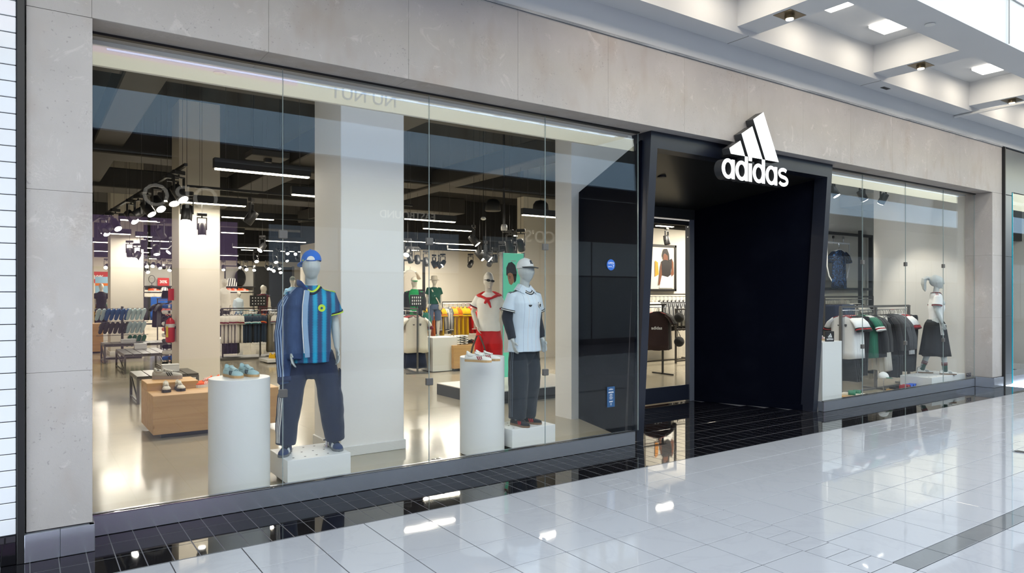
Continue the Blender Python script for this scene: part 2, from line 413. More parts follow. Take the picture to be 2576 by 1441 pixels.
hd = MB().box(.372, 5.86, YG - .02, YG + .03, 3.612, 3.632); hd.box(9.66, 14.70, YG - .02, YG + .03, 3.612, 3.632)
hd = MB().box(.372, 5.86, YG - .02, YG + .03, 3.612, 3.634).build('trim_5', M_BLACK); tag(hd, 'thin black head channel over the left window', 'trim', kind='structure')
hd = MB().box(9.66, 14.70, YG - .02, YG + .03, 3.612, 3.634).build('trim_6', M_BLACK); tag(hd, 'thin black head channel over the right window', 'trim', kind='structure')

# ================================================================== entrance portal
PX0, PX1 = 5.92, 9.66
def yfront(z): return 5.94 - .24 * z / 3.63        # the frame leans out towards the top
por = empty('entrance_portal', 'black lacquered portal framing the recessed shop entrance', 'portal', (0, 0, 0), kind='structure')
TB = 3.44                                           # underside of the top bar
def leg(x0, x1): return MB().loft([[(x0, yfront(0), 0), (x1, yfront(0), 0), (x1, yfront(0) + .2, 0), (x0, yfront(0) + .2, 0)], [(x0, yfront(TB), TB), (x1, yfront(TB), TB), (x1, yfront(TB) + .2, TB), (x0, yfront(TB) + .2, TB)]])
leg(PX0, PX0 + .115).build('post', M_NAVYP, por); leg(PX1 - .115, PX1).build('post', M_NAVYP, por)
MB().loft([[(PX0, yfront(TB), TB), (PX1, yfront(TB), TB), (PX1, yfront(TB) + .25, TB), (PX0, yfront(TB) + .25, TB)], [(PX0, yfront(3.63), 3.628), (PX1, yfront(3.63), 3.628), (PX1, 6.02, 3.628), (PX0, 6.02, 3.628)]]).build('head_beam', M_NAVYP, por)
DX0, DX1, DY, DZ = 6.47, 8.95, 7.70, 3.02           # doorway at the back of the recess
T = .05
def wall_panel(a, b, out, name='side_panel'):
    """tapering wall between front corner a and back corner b (x, y)"""
    q = [(a[0], a[1], 0), (b[0], b[1], 0), (b[0], b[1], DZ + .1), (a[0], a[1] - .15, TB + .1)]
    return MB().loft([q, [(p[0] + out, p[1], p[2]) for p in q]]).build(name, M_BLACKP, por)
wall_panel((PX0 + .03, 5.99), (DX0, DY), -.06); wall_panel((PX1 - .04, 5.99), (DX1, DY), .06)
for (a, b, o_) in (((PX0 + .06, 5.99), (DX0 + .015, DY), .0), ((PX1 - .07, 5.99), (DX1 - .015, DY), 0)):
    MB().loft([[(a[0], a[1], .002), (b[0], b[1], .002), (b[0], b[1], .085), (a[0], a[1], .085)], [(a[0] + (.03 if a[0] < 7 else -.03) * -1, a[1], .002), (b[0] - (.03 if a[0] < 7 else -.03), b[1], .002), (b[0] - (.03 if a[0] < 7 else -.03), b[1], .085), (a[0] - (.03 if a[0] < 7 else -.03), a[1], .085)]]).build('skirting', M_BLACKP, por)
MB().loft([[(PX0 + .04, 5.85, TB + .01), (PX1 - .04, 5.85, TB + .01), (DX1, DY, DZ + .08), (DX0, DY, DZ + .08)], [(PX0 + .04, 5.85, TB + .06), (PX1 - .04, 5.85, TB + .06), (DX1, DY, DZ + .14), (DX0, DY, DZ + .14)]]).build('ceiling_panel', plain('black ceiling panel', (.014, .0135, .013), .35, 0, .5), por)
for px_, py_ in ((1645, 500), (1795, 452)):
    c = Vector((7.0 if px_ == 1645 else 7.95, 6.55 if px_ == 1645 else 6.3, 0)); zc = TB + .01 + (c.y - 5.85) / (DY - 5.85) * (DZ + .08 - TB - .01)
    MB().cyl((c.x, c.y), .06, zc - .012, zc + .01, 20).build('recessed_spot', M_BLACK, por)
# doors
dfm = empty('door_1', 'black framed glass double door at the back of the portal', 'door', (0, DY, 0), kind='structure')
for a, b in ((DX0, DX0 + .10), (DX1 - .11, DX1)): MB().bbox(a, b, -.04, .06, 0, DZ, .004).build('jamb', plain('grey blue door jamb', (.10, .11, .135), .35), dfm)
MB().bbox(DX0, DX1, -.05, .06, DZ - .075, DZ + .09, .004).build('door_head', M_BLACK, dfm)
MB().bbox(DX0 + .1, DX1 - .11, -.035, -.015, DZ - .098, DZ - .08, .003).build('light_strip', glow('warm door head light', (1, .93, .82), .3), dfm)
mid = (DX0 + .10 + DX1 - .11) / 2
for a, b in ((DX0 + .105, mid - .004), (mid + .004, DX1 - .115)):
    MB().box(a, b, -.006, .006, .27, DZ - .09).build('door_glass', M_GLASS, dfm)
    MB().bbox(a, b, -.025, .025, .03, .275, .004).build('bottom_rail', M_NAVYP, dfm)
    MB().bbox(a, b, -.022, .022, DZ - .17, DZ - .09, .004).build('top_rail', M_BLACK, dfm)
    xh = b - .12 if b < mid else a + .12
    MB().tube([(xh, -.07, .9), (xh, -.07, 2.1)], .016, 10).build('pull_handle', M_STEEL, dfm)

# ================================================================== mall ceiling over the shop front
def ceil(name, mb, label, mat=M_WHITE): return tag(mb.build(name, mat), label, 'ceiling', kind='structure')
M_CEILW = plain('white ceiling paint', (.60, .61, .62), .6, var=.05, scale=2)
XA, XB = -14, 60
ceil('ceiling_1', MB().box(XA, XB, YC + .0, YC + .3, ZT + .03, 4.825), 'narrow white wall band above the concrete fascia', M_CEILW)
ceil('ceiling_2', MB().box(XA, XB, 5.25, YC + .32, 4.825, 5.5), 'white ceiling beam running along the shop front', M_CEILW)
ceil('ceiling_3', MB().box(XA, XB, 3.68, 4.13, 4.90, 5.5), 'white outer ceiling beam at the edge of the atrium', M_CEILW)
cb = [6.89 + 3.05 * k for k in range(-6, 9)]
words = {2: 'cross beam of the white coffered ceiling nearest the logo', 3: 'second white cross beam right of the logo', 4: 'white cross beam near the right end of the shop front'}
for k, x0 in enumerate(cb):
    ceil('ceiling_beam', MB().box(x0, x0 + .405, 4.13, 5.25, 4.90, 5.5), 'white cross beam of the coffered mall ceiling, %s from the left' % ('first', 'second', 'third', 'fourth', 'fifth', 'sixth', 'seventh', 'eighth', 'ninth', 'tenth', 'eleventh', 'twelfth', 'thirteenth', 'fourteenth', 'fifteenth')[k], M_CEILW)
ceil('ceiling_4', MB().box(XA, XB, 4.13, 5.25, 5.285, 5.5), 'flat white top of the ceiling coffers', M_CEILW)
ceil('ceiling_5', MB().box(XA, XB, 3.66, 3.72, 5.5, 8.6), 'tall white balcony fascia over the atrium edge', M_CEILW)
JW = ['above the left window', 'left of the logo', 'right of the logo', 'near the right end']
for ji, xx in enumerate((cb[6] + .2, cb[7] + .2, cb[8] + .2, cb[9] + .2)):
    tag(MB().box(xx - .004, xx + .004, 5.246, YC + .02, 4.822, 4.83).build('trim_7', M_JOINT), 'thin control joint across the ceiling beam, %s' % JW[ji], 'trim', kind='structure')
M_LAMP = glow('warm white lamp panel', (1.0, .93, .82), 9.0); M_BRONZE = plain('bronze lamp trim', (.22, .17, .10), .3, .8)
nm = {6: 'above the concrete fascia, left of the logo', 7: 'above the logo', 8: 'right of the logo', 9: 'at the far right'}
for k in range(3, 13):
    for j, f in enumerate((.76, 2.05)):
        x0 = cb[k] + .405 + f - .19
        if 5 <= k <= 10:
            r = empty('recessed_square_lamp', 'glowing square lamp, %s one in the %s ceiling coffer along the shop front' % (('left', 'right')[j], ('first', 'second', 'third', 'fourth', 'fifth', 'sixth')[k - 5]), 'lamp', (x0 + .19, 4.74, 5.285), group='square coffer lamps')
            MB().bbox(-.19, .19, -.15, .15, -.035, 0, .004).build('diffuser', M_LAMP, r); MB().box(-.2, .2, -.16, -.15, -.03, 0).build('frame', M_WHITE, r); MB().box(-.2, .2, .15, .16, -.03, 0).build('frame', M_WHITE, r)
            area_light('lamp_light', (0, 0, -.04), .36, .28, 6.5, (1, .86, .66), parent=r)
for k in range(5, 11):
    r = empty('recessed_bronze_spotlight', 'small spotlight in a square bronze recess under the %s cross beam' % ('first', 'second', 'third', 'fourth', 'fifth', 'sixth')[k - 5], 'spotlight', (cb[k] + .205, 4.70, 4.899), group='bronze ceiling spots')
    MB().box(-.15, .15, -.11, .11, -.004, .0).build('trim_plate', M_BRONZE, r); MB().cyl((.0, 0), .055, -.045, -.004, 18).build('gimbal', M_BRONZE, r); MB().cyl((0, 0), .042, -.052, -.045, 18).build('lens', M_LAMP, r)
_a, _b2 = at_z(2386, 297, 4.80), at_z(2640, 245, 4.80)
tag(MB().tube([_a, _b2], .022, 8).build('ceiling_rail', M_WHITE), 'slim pale rail under the ceiling at the far right', 'rail')
sp = empty('ceiling_sensor', 'small white disc flush in the outer ceiling beam', 'sensor', (at_z(2341, 60, 4.9).x, 3.92, 4.896)); MB().cyl((0, 0), .055, -.008, 0, 24).build('cover', M_WHITE, sp)

xj = at_y(2538, 50, 3.66).x; tag(MB().box(xj - .006, xj + .006, 3.652, 3.662, 4.9, 8.6).build('trim_11', M_JOINT), 'thin vertical seam in the white balcony fascia', 'trim', kind='structure')
pv = at_z(2228, 222, 4.82); r = empty('air_vent', 'tiny grey slotted vent under the ceiling beam', 'vent', (pv.x, 5.40, 4.824)); MB().box(-.09, .09, -.03, .03, -.006, 0).build('frame', M_GREYM, r)
for k in range(3): MB().box(-.075, .075, -.02 + k * .016, -.012 + k * .016, -.009, -.006).build('slot', M_BLACK, r)
# ================================================================== neighbour shop on the right
nb = MB().box(15.13, 15.16, YC - .05, 6.2, 0, ZT).build('trim_8', M_BLACK); tag(nb, 'black joint between concrete pier and neighbouring steel front', 'trim', kind='structure')
st = MB().box(15.16, 15.55, YC + .02, 6.2, 0, ZT).build('wall_steel', M_GREYM); tag(st, 'grey steel clad pier of the neighbouring shop', 'wall', kind='structure')
M_SPAN = plain('satin grey steel sheet', (.10, .115, .13), .30, .5, scale=2)
for a, b in ((.01, .22), (.225, 1.32), (1.325, 2.45), (2.455, 3.62), (3.63, 4.5)): MB().bbox(15.165, 15.545, YC - .01, YC + .02, a, b, .003).build('panel', M_SPAN, st)
MB().box(15.54, 22, YC, 6.1, 3.7, 4.5).build('panel', M_SPAN, st)
nw = MB().box(15.60, 22, YC + .02, YC + .034, .16, 3.69).build('window_9', M_GLASS); tag(nw, 'window of the neighbouring shop at the right edge', 'window', kind='structure')
MB().box(15.585, 15.605, YC - .01, YC + .03, .02, 3.69).build('glass_edge', plain('turquoise glass edge', (.02, .42, .55), .2), nw)
tag(MB().box(15.56, 22, YC + .01, 6.0, 0, .155).build('trim_9', M_STEEL), 'steel kerb under the neighbouring shop window', 'sill', kind='structure')
nwall = MB().box(15.2, 24, 9.4, 9.6, 0, 4.5).build('wall_neighbour', plain('grey brown wall', (.16, .15, .15), .7)); tag(nwall, 'grey back wall inside the neighbouring shop', 'wall', kind='structure')
tag(MB().box(15.2, 24, 5.9, 9.6, -.1, .0).build('floor', plain('grey wood floor', (.22, .21, .21), .25)), 'grey floor inside the neighbouring shop', 'floor', kind='structure')
tag(MB().box(15.56, 24, 5.9, 9.6, 3.75, 4.0).build('ceiling_6', M_WHITE), 'pale ceiling inside the neighbouring shop', 'ceiling', kind='structure')
bk = MB().box(15.62, 20, 6.5, 6.6, 2.95, 3.75).build('wall_brick', plain('dark mortar', (.02, .018, .016), .8)); tag(bk, 'dark brown brick band high inside the neighbouring shop', 'wall', kind='structure')
bm_ = MB().bbox(-.11, .11, -.012, .012, -.045, .045, .004).mesh('brick', plain('dark brown brick', (.05, .036, .03), .6))
for r_ in range(8):
    for c_ in range(8): obj('brick', bm_, bk, (15.75 + c_ * .23 + (r_ % 2) * .11, 6.492, 3.0 + r_ * .1))
tag(MB().box(23.9, 24.1, 5.9, 9.6, 0, 4.0).build('wall_neighbour_end', plain('grey brown wall', (.16, .15, .15), .7)), 'grey end wall inside the neighbouring shop', 'wall', kind='structure')
M_WLEATH = plain('white leather', (.75, .76, .78), .35)
for i, (x, y) in enumerate(((16.2, 6.55), (17.5, 7.3))):
    r = empty('lounge_seat', ['white upholstered low seat just inside the neighbouring shop window', 'white upholstered low seat deeper in the neighbouring shop'][i], 'seat', (x, y, 0))
    MB().bbox(-.5, .5, -.35, .35, .16, .46, .05).build('seat', M_WLEATH, r, True); MB().bbox(-.5, .5, .15, .35, .46, .82, .05).build('backrest', M_WLEATH, r, True)
    for a, b in ((-.42, -.28), (.42, -.28), (-.42, .28), (.42, .28)): MB().cyl((a, b), .02, 0, .16, 10).build('leg', M_CHROME, r)
tag(MB().bbox(15.9, 18.6, 7.9, 8.3, 0, .95, .01).build('reception_counter', plain('grey counter laminate', (.3, .31, .33), .4)), 'long grey counter at the back of the neighbouring shop', 'counter')

# ================================================================== the far side of the mall (seen in the glass and the floor)
ow = MB().box(-30, 130, -6.6, -6.3, 0, 4.95).build('wall_opposite', plain('dark bronze shop front', (.014, .012, .011), .6)); tag(ow, 'dark shop fronts on the far side of the mall', 'wall', kind='structure')
shops = [(-14, -4.5, (.75, .80, .9)), (-3.6, 4.3, (.74, .42, .78)), (5.0, 10.6, (.45, .53, .64)), (11.4, 18.0, (.30, .34, .37)), (19, 27, (.22, .24, .27)), (28, 110, (.2, .22, .24))]
for i, (a, b, c) in enumerate(shops):
    n = max(2, int((b - a) / 1.7)); wd = (b - a) / n
    for k in range(n): MB().box(a + k * wd + .03, a + (k + 1) * wd - .03, -6.3, -6.28, 2.35, 3.5).build('lit_window', glow('lit shop window %d' % i, c, .12), ow)
    for k in range(n): MB().box(a + k * wd + .03, a + (k + 1) * wd - .03, -6.3, -6.28, .2, 2.3).build('display_window', glow('dim shop window %d' % i, tuple(q * .5 for q in c), .04), ow)
tag(MB().box(-30, 130, -4.12, -3.95, 4.95, 5.76).build('trim_10', plain('pale blue balcony fascia', (.60, .80, .98), .5, var=.04)), 'pale balcony fascia on the far side of the mall', 'trim', kind='structure')
tag(MB().box(-30, 130, -8.2, -4.1, 5.0, 5.3).build('floor', M_DUCT), 'upper gallery floor on the far side of the mall', 'floor', kind='structure')
_ms = Mat('dark streaked concrete', (.075, .08, .07), .7); _n = _ms.noise(1.2, 3, world=True, stretch=(2.2, 1, .12)); _ms.mix(((_n - .45) * 5).sat(), (.03, .028, .022)); M_STRIPE = _ms.m
uo = MB().box(-30, 130, -8.3, -8.0, 5.3, 7.30).build('wall_upper', M_STRIPE); tag(uo, 'striped concrete wall of the upper gallery opposite', 'wall', kind='structure')
cr = MB().box(-30, 130, -8.34, -8.02, 7.30, 10.4).build('wall_upper_band', glow('backlit cream signage band', (.95, .90, .66), 2.2)); tag(cr, 'cream signage band over the upper gallery opposite', 'wall', kind='structure')
MB().box(-3, 6.3, -8.03, -7.99, 7.62, 8.45).build('panel', glow('backlit pink sign panel', (.95, .66, .76), 2.6), cr)
M_LIT2 = glow('lit upper windows', (.86, .95, 1.0), 6.0)
for k in range(14):
    if k % 5 == 3: continue
    MB().box(7.6 + k * .95, 8.2 + k * .95, -8.03, -7.99, 7.75, 8.5).build('lit_window', M_LIT2, cr)
me = text_mesh('NU NUT', .55, plain('white letters', (.9, .9, .88), .4), .02); o = obj('sign_lettering', me, cr); o.location = (8.3, -7.97, 7.62); o.rotation_euler = (R(90), 0, R(180))
for body, X_, Z_, sz in (("ORO", 3.0, 4.0, .75), ("EASTBOUND", 8.9, 3.95, .30), ("CO'S", 13.6, 3.55, .55)):
    o = obj('sign_lettering', text_mesh(body, sz, glow('soft lit sign letters', (.8, .72, .62), .9), .02), ow); o.location = (X_, -6.26, Z_); o.rotation_euler = (R(90), 0, R(180))
M_SOFF = plain('bright white soffit paint', (.88, .88, .84), .6, var=.03, scale=3)
# ================================================================== shop shell
tag(MB().prismz([(-.3, 5.93), (5.93, 5.93), (6.45, 7.72), (8.97, 7.72), (9.68, 5.93), (19, 5.93), (19, 42), (-.3, 42)], -.1, 0).build('floor', M_SFLOOR), 'beige polished concrete floor inside the sportswear shop', 'floor', kind='structure')
tag(MB().box(-.3, 19, 6.55, 42, 5.6, 5.75).build('ceiling_7', M_DARKCEIL), 'dark open ceiling inside the sportswear shop', 'ceiling', kind='structure')
tag(MB().box(.372, 5.86, 6.02, 6.61, 3.60, 3.70).build('ceiling_8', M_SOFF), 'white lowered ceiling strip just behind the left window', 'ceiling', kind='structure')
tag(MB().box(9.66, 14.75, 6.02, 6.58, 3.60, 3.70).build('ceiling_9', M_SOFF), 'white lowered ceiling strip just behind the right window', 'ceiling', kind='structure')
dd = at_z(553, 183, 3.6); r = empty('access_cover', 'round white cover plate in the ceiling strip behind the left window', 'cover', (dd.x, dd.y, 3.599)); MB().cyl((0, 0), .05, -.008, 0, 24).build('disc', plain('warm white plastic', (.8, .76, .72), .4), r)
for nm_, x0, x1, lab in (('left', .5, 5.7, 'thin cool light strip on the ceiling behind the left window'), ('right', 9.8, 14.6, 'thin cool light strip on the ceiling behind the right window')):
    r = empty('light_strip', lab, 'lamp', ((x0 + x1) / 2, 6.08, 3.6)); MB().box((x0 - x1) / 2, (x1 - x0) / 2, -.006, .006, -.008, 0).build('diffuser', glow('cool strip', (.6, .75, 1), .35), r); MB().box((x0 - x1) / 2, (x1 - x0) / 2, .012, .02, -.012, 0).build('profile', M_WHITE, r)
def wall(name, x0, x1, y0, y1, z1, label, mat=M_CREAM, z0=0):
    cut = 3.5 if name in ('wall_shop_back', 'wall_shop_middle', 'wall_shop_room', 'wall_shop_left') else z1
    o = tag(MB().box(x0, x1, y0, y1, z0, cut).build(name, mat), label, 'wall', kind='structure')
    if cut < z1: MB().box(x0, x1, y0, y1, cut, z1).build('upper_panel', M_DARKCEIL, o)
    return o
wall('wall_shop_left', -.3, .1, 6.0, 42, 5.6, 'pale left side wall of the shop')
wall('wall_shop_back', -.3, 19, 39, 39.3, 5.6, 'pale rear wall at the far end of the shop')
wall('wall_shop_side', 14.74, 14.95, 5.93, 7.78, 5.6, 'plain white side wall closing the right window', plain('matt white wall', (.70, .695, .67), .75, var=.04, scale=3))
wall('wall_shop_recess', 14.0, 19, 9.0, 9.2, 5.6, 'pale wall with black frame behind the right window')
wall('wall_shop_room', 12.6, 19, 13.2, 13.4, 5.6, 'pale wall seen through the entrance door')
wall('wall_shop_rear', 10.95, 13.2, 15.2, 15.5, 5.6, 'pale wall end behind the mannequin in the white striped shirt')
wall('wall_shop_middle', 8.6, 19, 25.0, 25.3, 5.6, 'pale wall behind the yellow and red jackets')
wall('wall_shop_middle', 8.2, 8.62, 22.5, 25.3, 5.6, 'short pale return wall beside the green mannequins')
wall('wall_bulkhead', 6.42, 9.3, 7.50, 7.70, 5.6, 'white bulkhead above the rear of the black portal', M_WHITE, z0=3.22)
wall('wall_pier', 6.22, 6.42, 7.50, 7.86, 5.6, 'narrow white pier beside the black portal wall', M_WHITE)
wall('wall_far_right', 18.8, 19, 5.9, 42, 5.6, 'pale right end wall of the shop')
def column(name, x0, x1, y0, y1, label, h=5.45):
    c = MB().bbox(x0, x1, y0, y1, 0, h, .006).build(name, M_CREAM); tag(c, label, 'column', kind='structure')
    if 'wide' in label: c.data.materials[0] = plain('column cream lightened for mall light', (.86, .85, .83), .6, var=.03, scale=3)  # paler than the other columns, standing in for mall light on it
    MB().bbox(x0 - .018, x1 + .018, y0 - .018, y1 + .018, 0, .11, .006).build('baseboard', M_WHITE, c); return c
column('wall_column', 2.76, 3.50, 7.17, 8.0, 'wide cream square column right behind the left window', 5.6)
column('wall_column', 2.29, 3.00, 13.95, 14.70, 'cream square column carrying the red fire extinguisher', 5.3)
column('wall_column', 1.95, 2.78, 22.6, 23.4, 'third cream column behind the slipper stand', 5.6)
column('wall_column', 1.2, 1.92, 28.0, 28.8, 'farthest cream column at the left edge of the window', 5.6)
for i, (x0, x1, y0, y1, z0, z1) in enumerate(((-.2, 19, 9.2, 10.2, 4.55, 5.1), (-.2, 19, 14.9, 15.7, 4.35, 4.8), (-.2, 12, 20, 21.2, 4.4, 4.9), (4.6, 5.3, 7, 24, 4.5, 5.0), (8.0, 8.5, 9, 25, 4.3, 4.7), (1.0, 1.5, 8, 38, 4.5, 4.9), (-.2, 12, 27, 28, 4.2, 4.8))):
    tag(MB().bbox(x0, x1, y0, y1, z0, z1, .02).build('ceiling_duct', M_DUCT), 'dark grey duct under the shop ceiling, %s' % ['nearest the window', 'second across', 'third across', 'running back beside the wide column', 'running back over the sunglasses mannequin', 'running back along the left side', 'farthest across'][i], 'duct', 'ceiling ducts', 'structure')
# ================================================================== linear pendant lamps
PH = ['largest and nearest, high beside the wide column', 'crossing before the extinguisher column', 'upper one right of the extinguisher column', 'upper one left of the extinguisher column', 'short one before the third column', 'lowest long one at the left window edge', 'short one right of the extinguisher column, second down', 'third down right of the extinguisher column', 'short one between the third and extinguisher columns', 'second short one between the third and extinguisher columns', 'before the glass joint, above the blue cap', 'low one left of the extinguisher column', 'half hidden by the wide column', 'nearest one right of the wide column', 'second one right of the wide column', 'upper of two over the bright jackets', 'lower of two over the bright jackets', 'right end one nearest the pale pier', 'second one beside the pale pier', 'stub just right of the wide column', 'far one over the shelf wall', 'far stub over the jersey rail', 'seen through the entrance door']
M_LED = glow('neutral white led diffuser', (1.0, .90, .68), 14.0)
WARM = (1.0, .91, .77)
lin = [(537, 425, 780, 451, 3.35), (397, 505, 620, 521, 3.35), (556, 546, 690, 554, 3.35), (298, 553, 405, 561, 3.35), (252, 587, 330, 593, 3.35), (232, 609, 340, 617, 3.35), (555, 585, 613, 588, 3.35), (585, 622, 662, 626, 3.35),
       (340, 595, 390, 598, 3.35), (372, 606, 432, 609, 3.35), (668, 606, 770, 611, 3.35), (366, 624, 432, 627, 3.35), (732, 490, 780, 494, 3.35), (1017, 551, 1146, 561, 3.35), (1064, 575, 1186, 586, 3.35), (1096, 612, 1202, 617, 3.35), (1126, 627, 1222, 632, 3.35),
       (1313, 541, 1406, 549, 3.35), (1288, 593, 1406, 599, 3.35), (1017, 629, 1050, 632, 3.35), (345, 650, 400, 653, 3.35), (556, 665, 590, 667, 3.35), (1650, 568, 1690, 571, 3.35)]
for i, (u0, v0, u1, v1, z) in enumerate(lin):
    a = at_z(u0, v0, z); Y = a.y; b = at_y(u1, v1, Y); L = max(.6, b.x - a.x)
    if L < 1.2 and u1 in (780, 620, 1406): L = 1.4
    far = 'near' if Y < 12 else 'mid' if Y < 22 else 'far'
    r = empty('linear_pendant_light', 'glowing black pendant light bar, ' + PH[i], 'pendant light', (a.x, Y, z), group='linear pendant lights')
    MB().bbox(0, L, -.05, .05, .012, .145, .004).build('housing', M_BLACK, r); MB().bbox(.02, L - .02, -.036, .036, -.004, .014, .003).build('diffuser', M_LED, r)
    for q in (.15, L - .15): MB().tube([(q, 0, .145), (q, 0, 5.6 - z)], .003, 4).build('cable', M_GREYM, r)
    area_light('lamp_light', (L / 2, 0, -.01), L - .05, .07, 45 * L * (.5 if i in (1, 3, 5) else 1), WARM, parent=r)
# ================================================================== tracks and spotlights
def track(p0, p1, label, z):
    d = Vector((p1[0] - p0[0], p1[1] - p0[1], 0)); L = d.length; a = math.atan2(d.y, d.x)
    r = empty('lighting_track', label, 'track', (p0[0], p0[1], z), a, group='ceiling lighting tracks')
    MB().box(0, L, -.02, .02, 0, .04).build('rail', M_BLACK, r)
    n = max(2, int(L / 2.5) + 1)
    for k in range(n): q = .2 + (L - .4) * k / (n - 1); MB().tube([(q, 0, .04), (q, 0, 5.6 - z)], .003, 4).build('cable', M_GREYM, r)
ZK = 3.50
T1a, T1b = at_z(468, 414, ZK + .02), at_z(234, 557, ZK + .02)
track(T1a, T1b, 'long black track running back along the left side, full of lit spotlights', ZK)
pa = at_z(470, 468, ZK + .02); track((pa.x, pa.y), (pa.x + 4.2, pa.y + .15), 'black track crossing behind the first lit spotlights', ZK)
pa = at_z(433, 533, ZK + .02); track((pa.x - .4, pa.y), (pa.x + 3.2, pa.y), 'black track crossing in front of the extinguisher column', ZK)
pa = at_z(1112, 641, ZK + .02); pb = at_z(1300, 620, ZK + .02)
track((pa.x - 1, pa.y + .6), (pb.x + 1.5, pb.y - .4), 'black track over the yellow jackets', ZK)
pb = at_z(1180, 604, ZK); track((pb.x, pb.y), (pb.x + 4.0, pb.y), 'black track over the sunglasses mannequin', ZK)
pb = at_z(560, 640, ZK); track((pb.x - 3, pb.y), (pb.x + 6.0, pb.y), 'far black track over the mannequin group', ZK)
pb = at_z(1655, 593, ZK); track((pb.x - 1, pb.y), (pb.x + 2.0, pb.y), 'black track seen through the entrance door', ZK)
S_AD = MB().bbox(-.055, .055, -.018, .018, -.035, 0, .003).mesh('adapter', M_BLACK)
_y = MB().box(-.052, .052, -.012, .012, -.062, -.052); _y.box(-.056, -.050, -.012, .012, -.20, -.052); _y.box(.050, .056, -.012, .012, -.20, -.052); _y.cyl((0, 0), .008, -.055, -.03, 8)
S_YO = _y.mesh('bracket', M_BLACK)
S_HO = MB().lathe([(.030, .070), (.044, .066), (.044, .035), (.047, .03), (.047, -.068), (.044, -.075)], 20).mesh('housing', M_BLACK, True)
_l = MB().lathe([(.0405, -.074), (.0405, -.078), (.02, -.0785)], 20)
M_LENS = glow('lit spotlight lens', (1.0, .95, .86), 26.0); M_LENS0 = plain('dark spotlight lens', (.05, .05, .055), .1)
S_LE1 = _l.mesh('lens', M_LENS); S_LE0 = _l.mesh('lens', M_LENS0)
def spot(p, yaw, tilt, lit, label, group, scale=1.35, power=0, hung=False):
    """spotlight hung from p, turned to yaw (0 = shining towards -Y) and tilted up from straight down"""
    r = empty('track_spotlight', label, 'spotlight', p, yaw, group); r.scale = (scale,) * 3
    obj('adapter', S_AD, r); obj('bracket', S_YO, r)
    h = obj('housing', S_HO, r, (0, 0, -.19), edge=False); h.rotation_euler = (-tilt, 0, 0); obj('lens', S_LE1 if lit else S_LE0, h)
    if hung: MB().tube([(0, 0, -.005), (0, 0, (5.6 - p[2]) / scale)], .0022, 5).build('stem', M_BLACK, r)
    if power:
        l = bpy.data.lights.new('spot_light', 'SPOT'); l.energy = power * .5; l.spot_size = R(62); l.spot_blend = .7; l.color = (1, .91, .76); l.shadow_soft_size = .05
        o = bpy.data.objects.new('spot_light', l); COL.objects.link(o); o.parent = h; o.location = (0, 0, -.14)
d1 = (T1b - T1a)
def on_t1(u):
    for k in range(200):
        p = T1a + d1 * (k / 199); q = project((p.x, p.y, ZK))
        if q[0] < u: return Vector((p.x, p.y, ZK))
    return Vector((T1b.x, T1b.y, ZK))
big = [(450, R(35), 40, 1), (434, R(20), 30, 1), (398, R(25), 42, 1), (372, R(45), 38, 1), (348, R(-60), 55, 0), (330, R(40), 45, 1), (291, R(30), 42, 1), (276, R(-50), 50, 0), (262, R(35), 45, 1)]
wd_ = ['first', 'second', 'third', 'fourth', 'fifth', 'sixth', 'seventh', 'eighth', 'ninth']
for i, (u, yw, tl, lit) in enumerate(big):
    spot(on_t1(u), yw, R(tl), lit, '%s black spotlight %s on the long left track, counted from its near end' % ('lit' if lit else 'turned away', wd_[i]), 'spotlights on the long left track', 1.7, 60 if lit and i % 2 == 0 else 0)
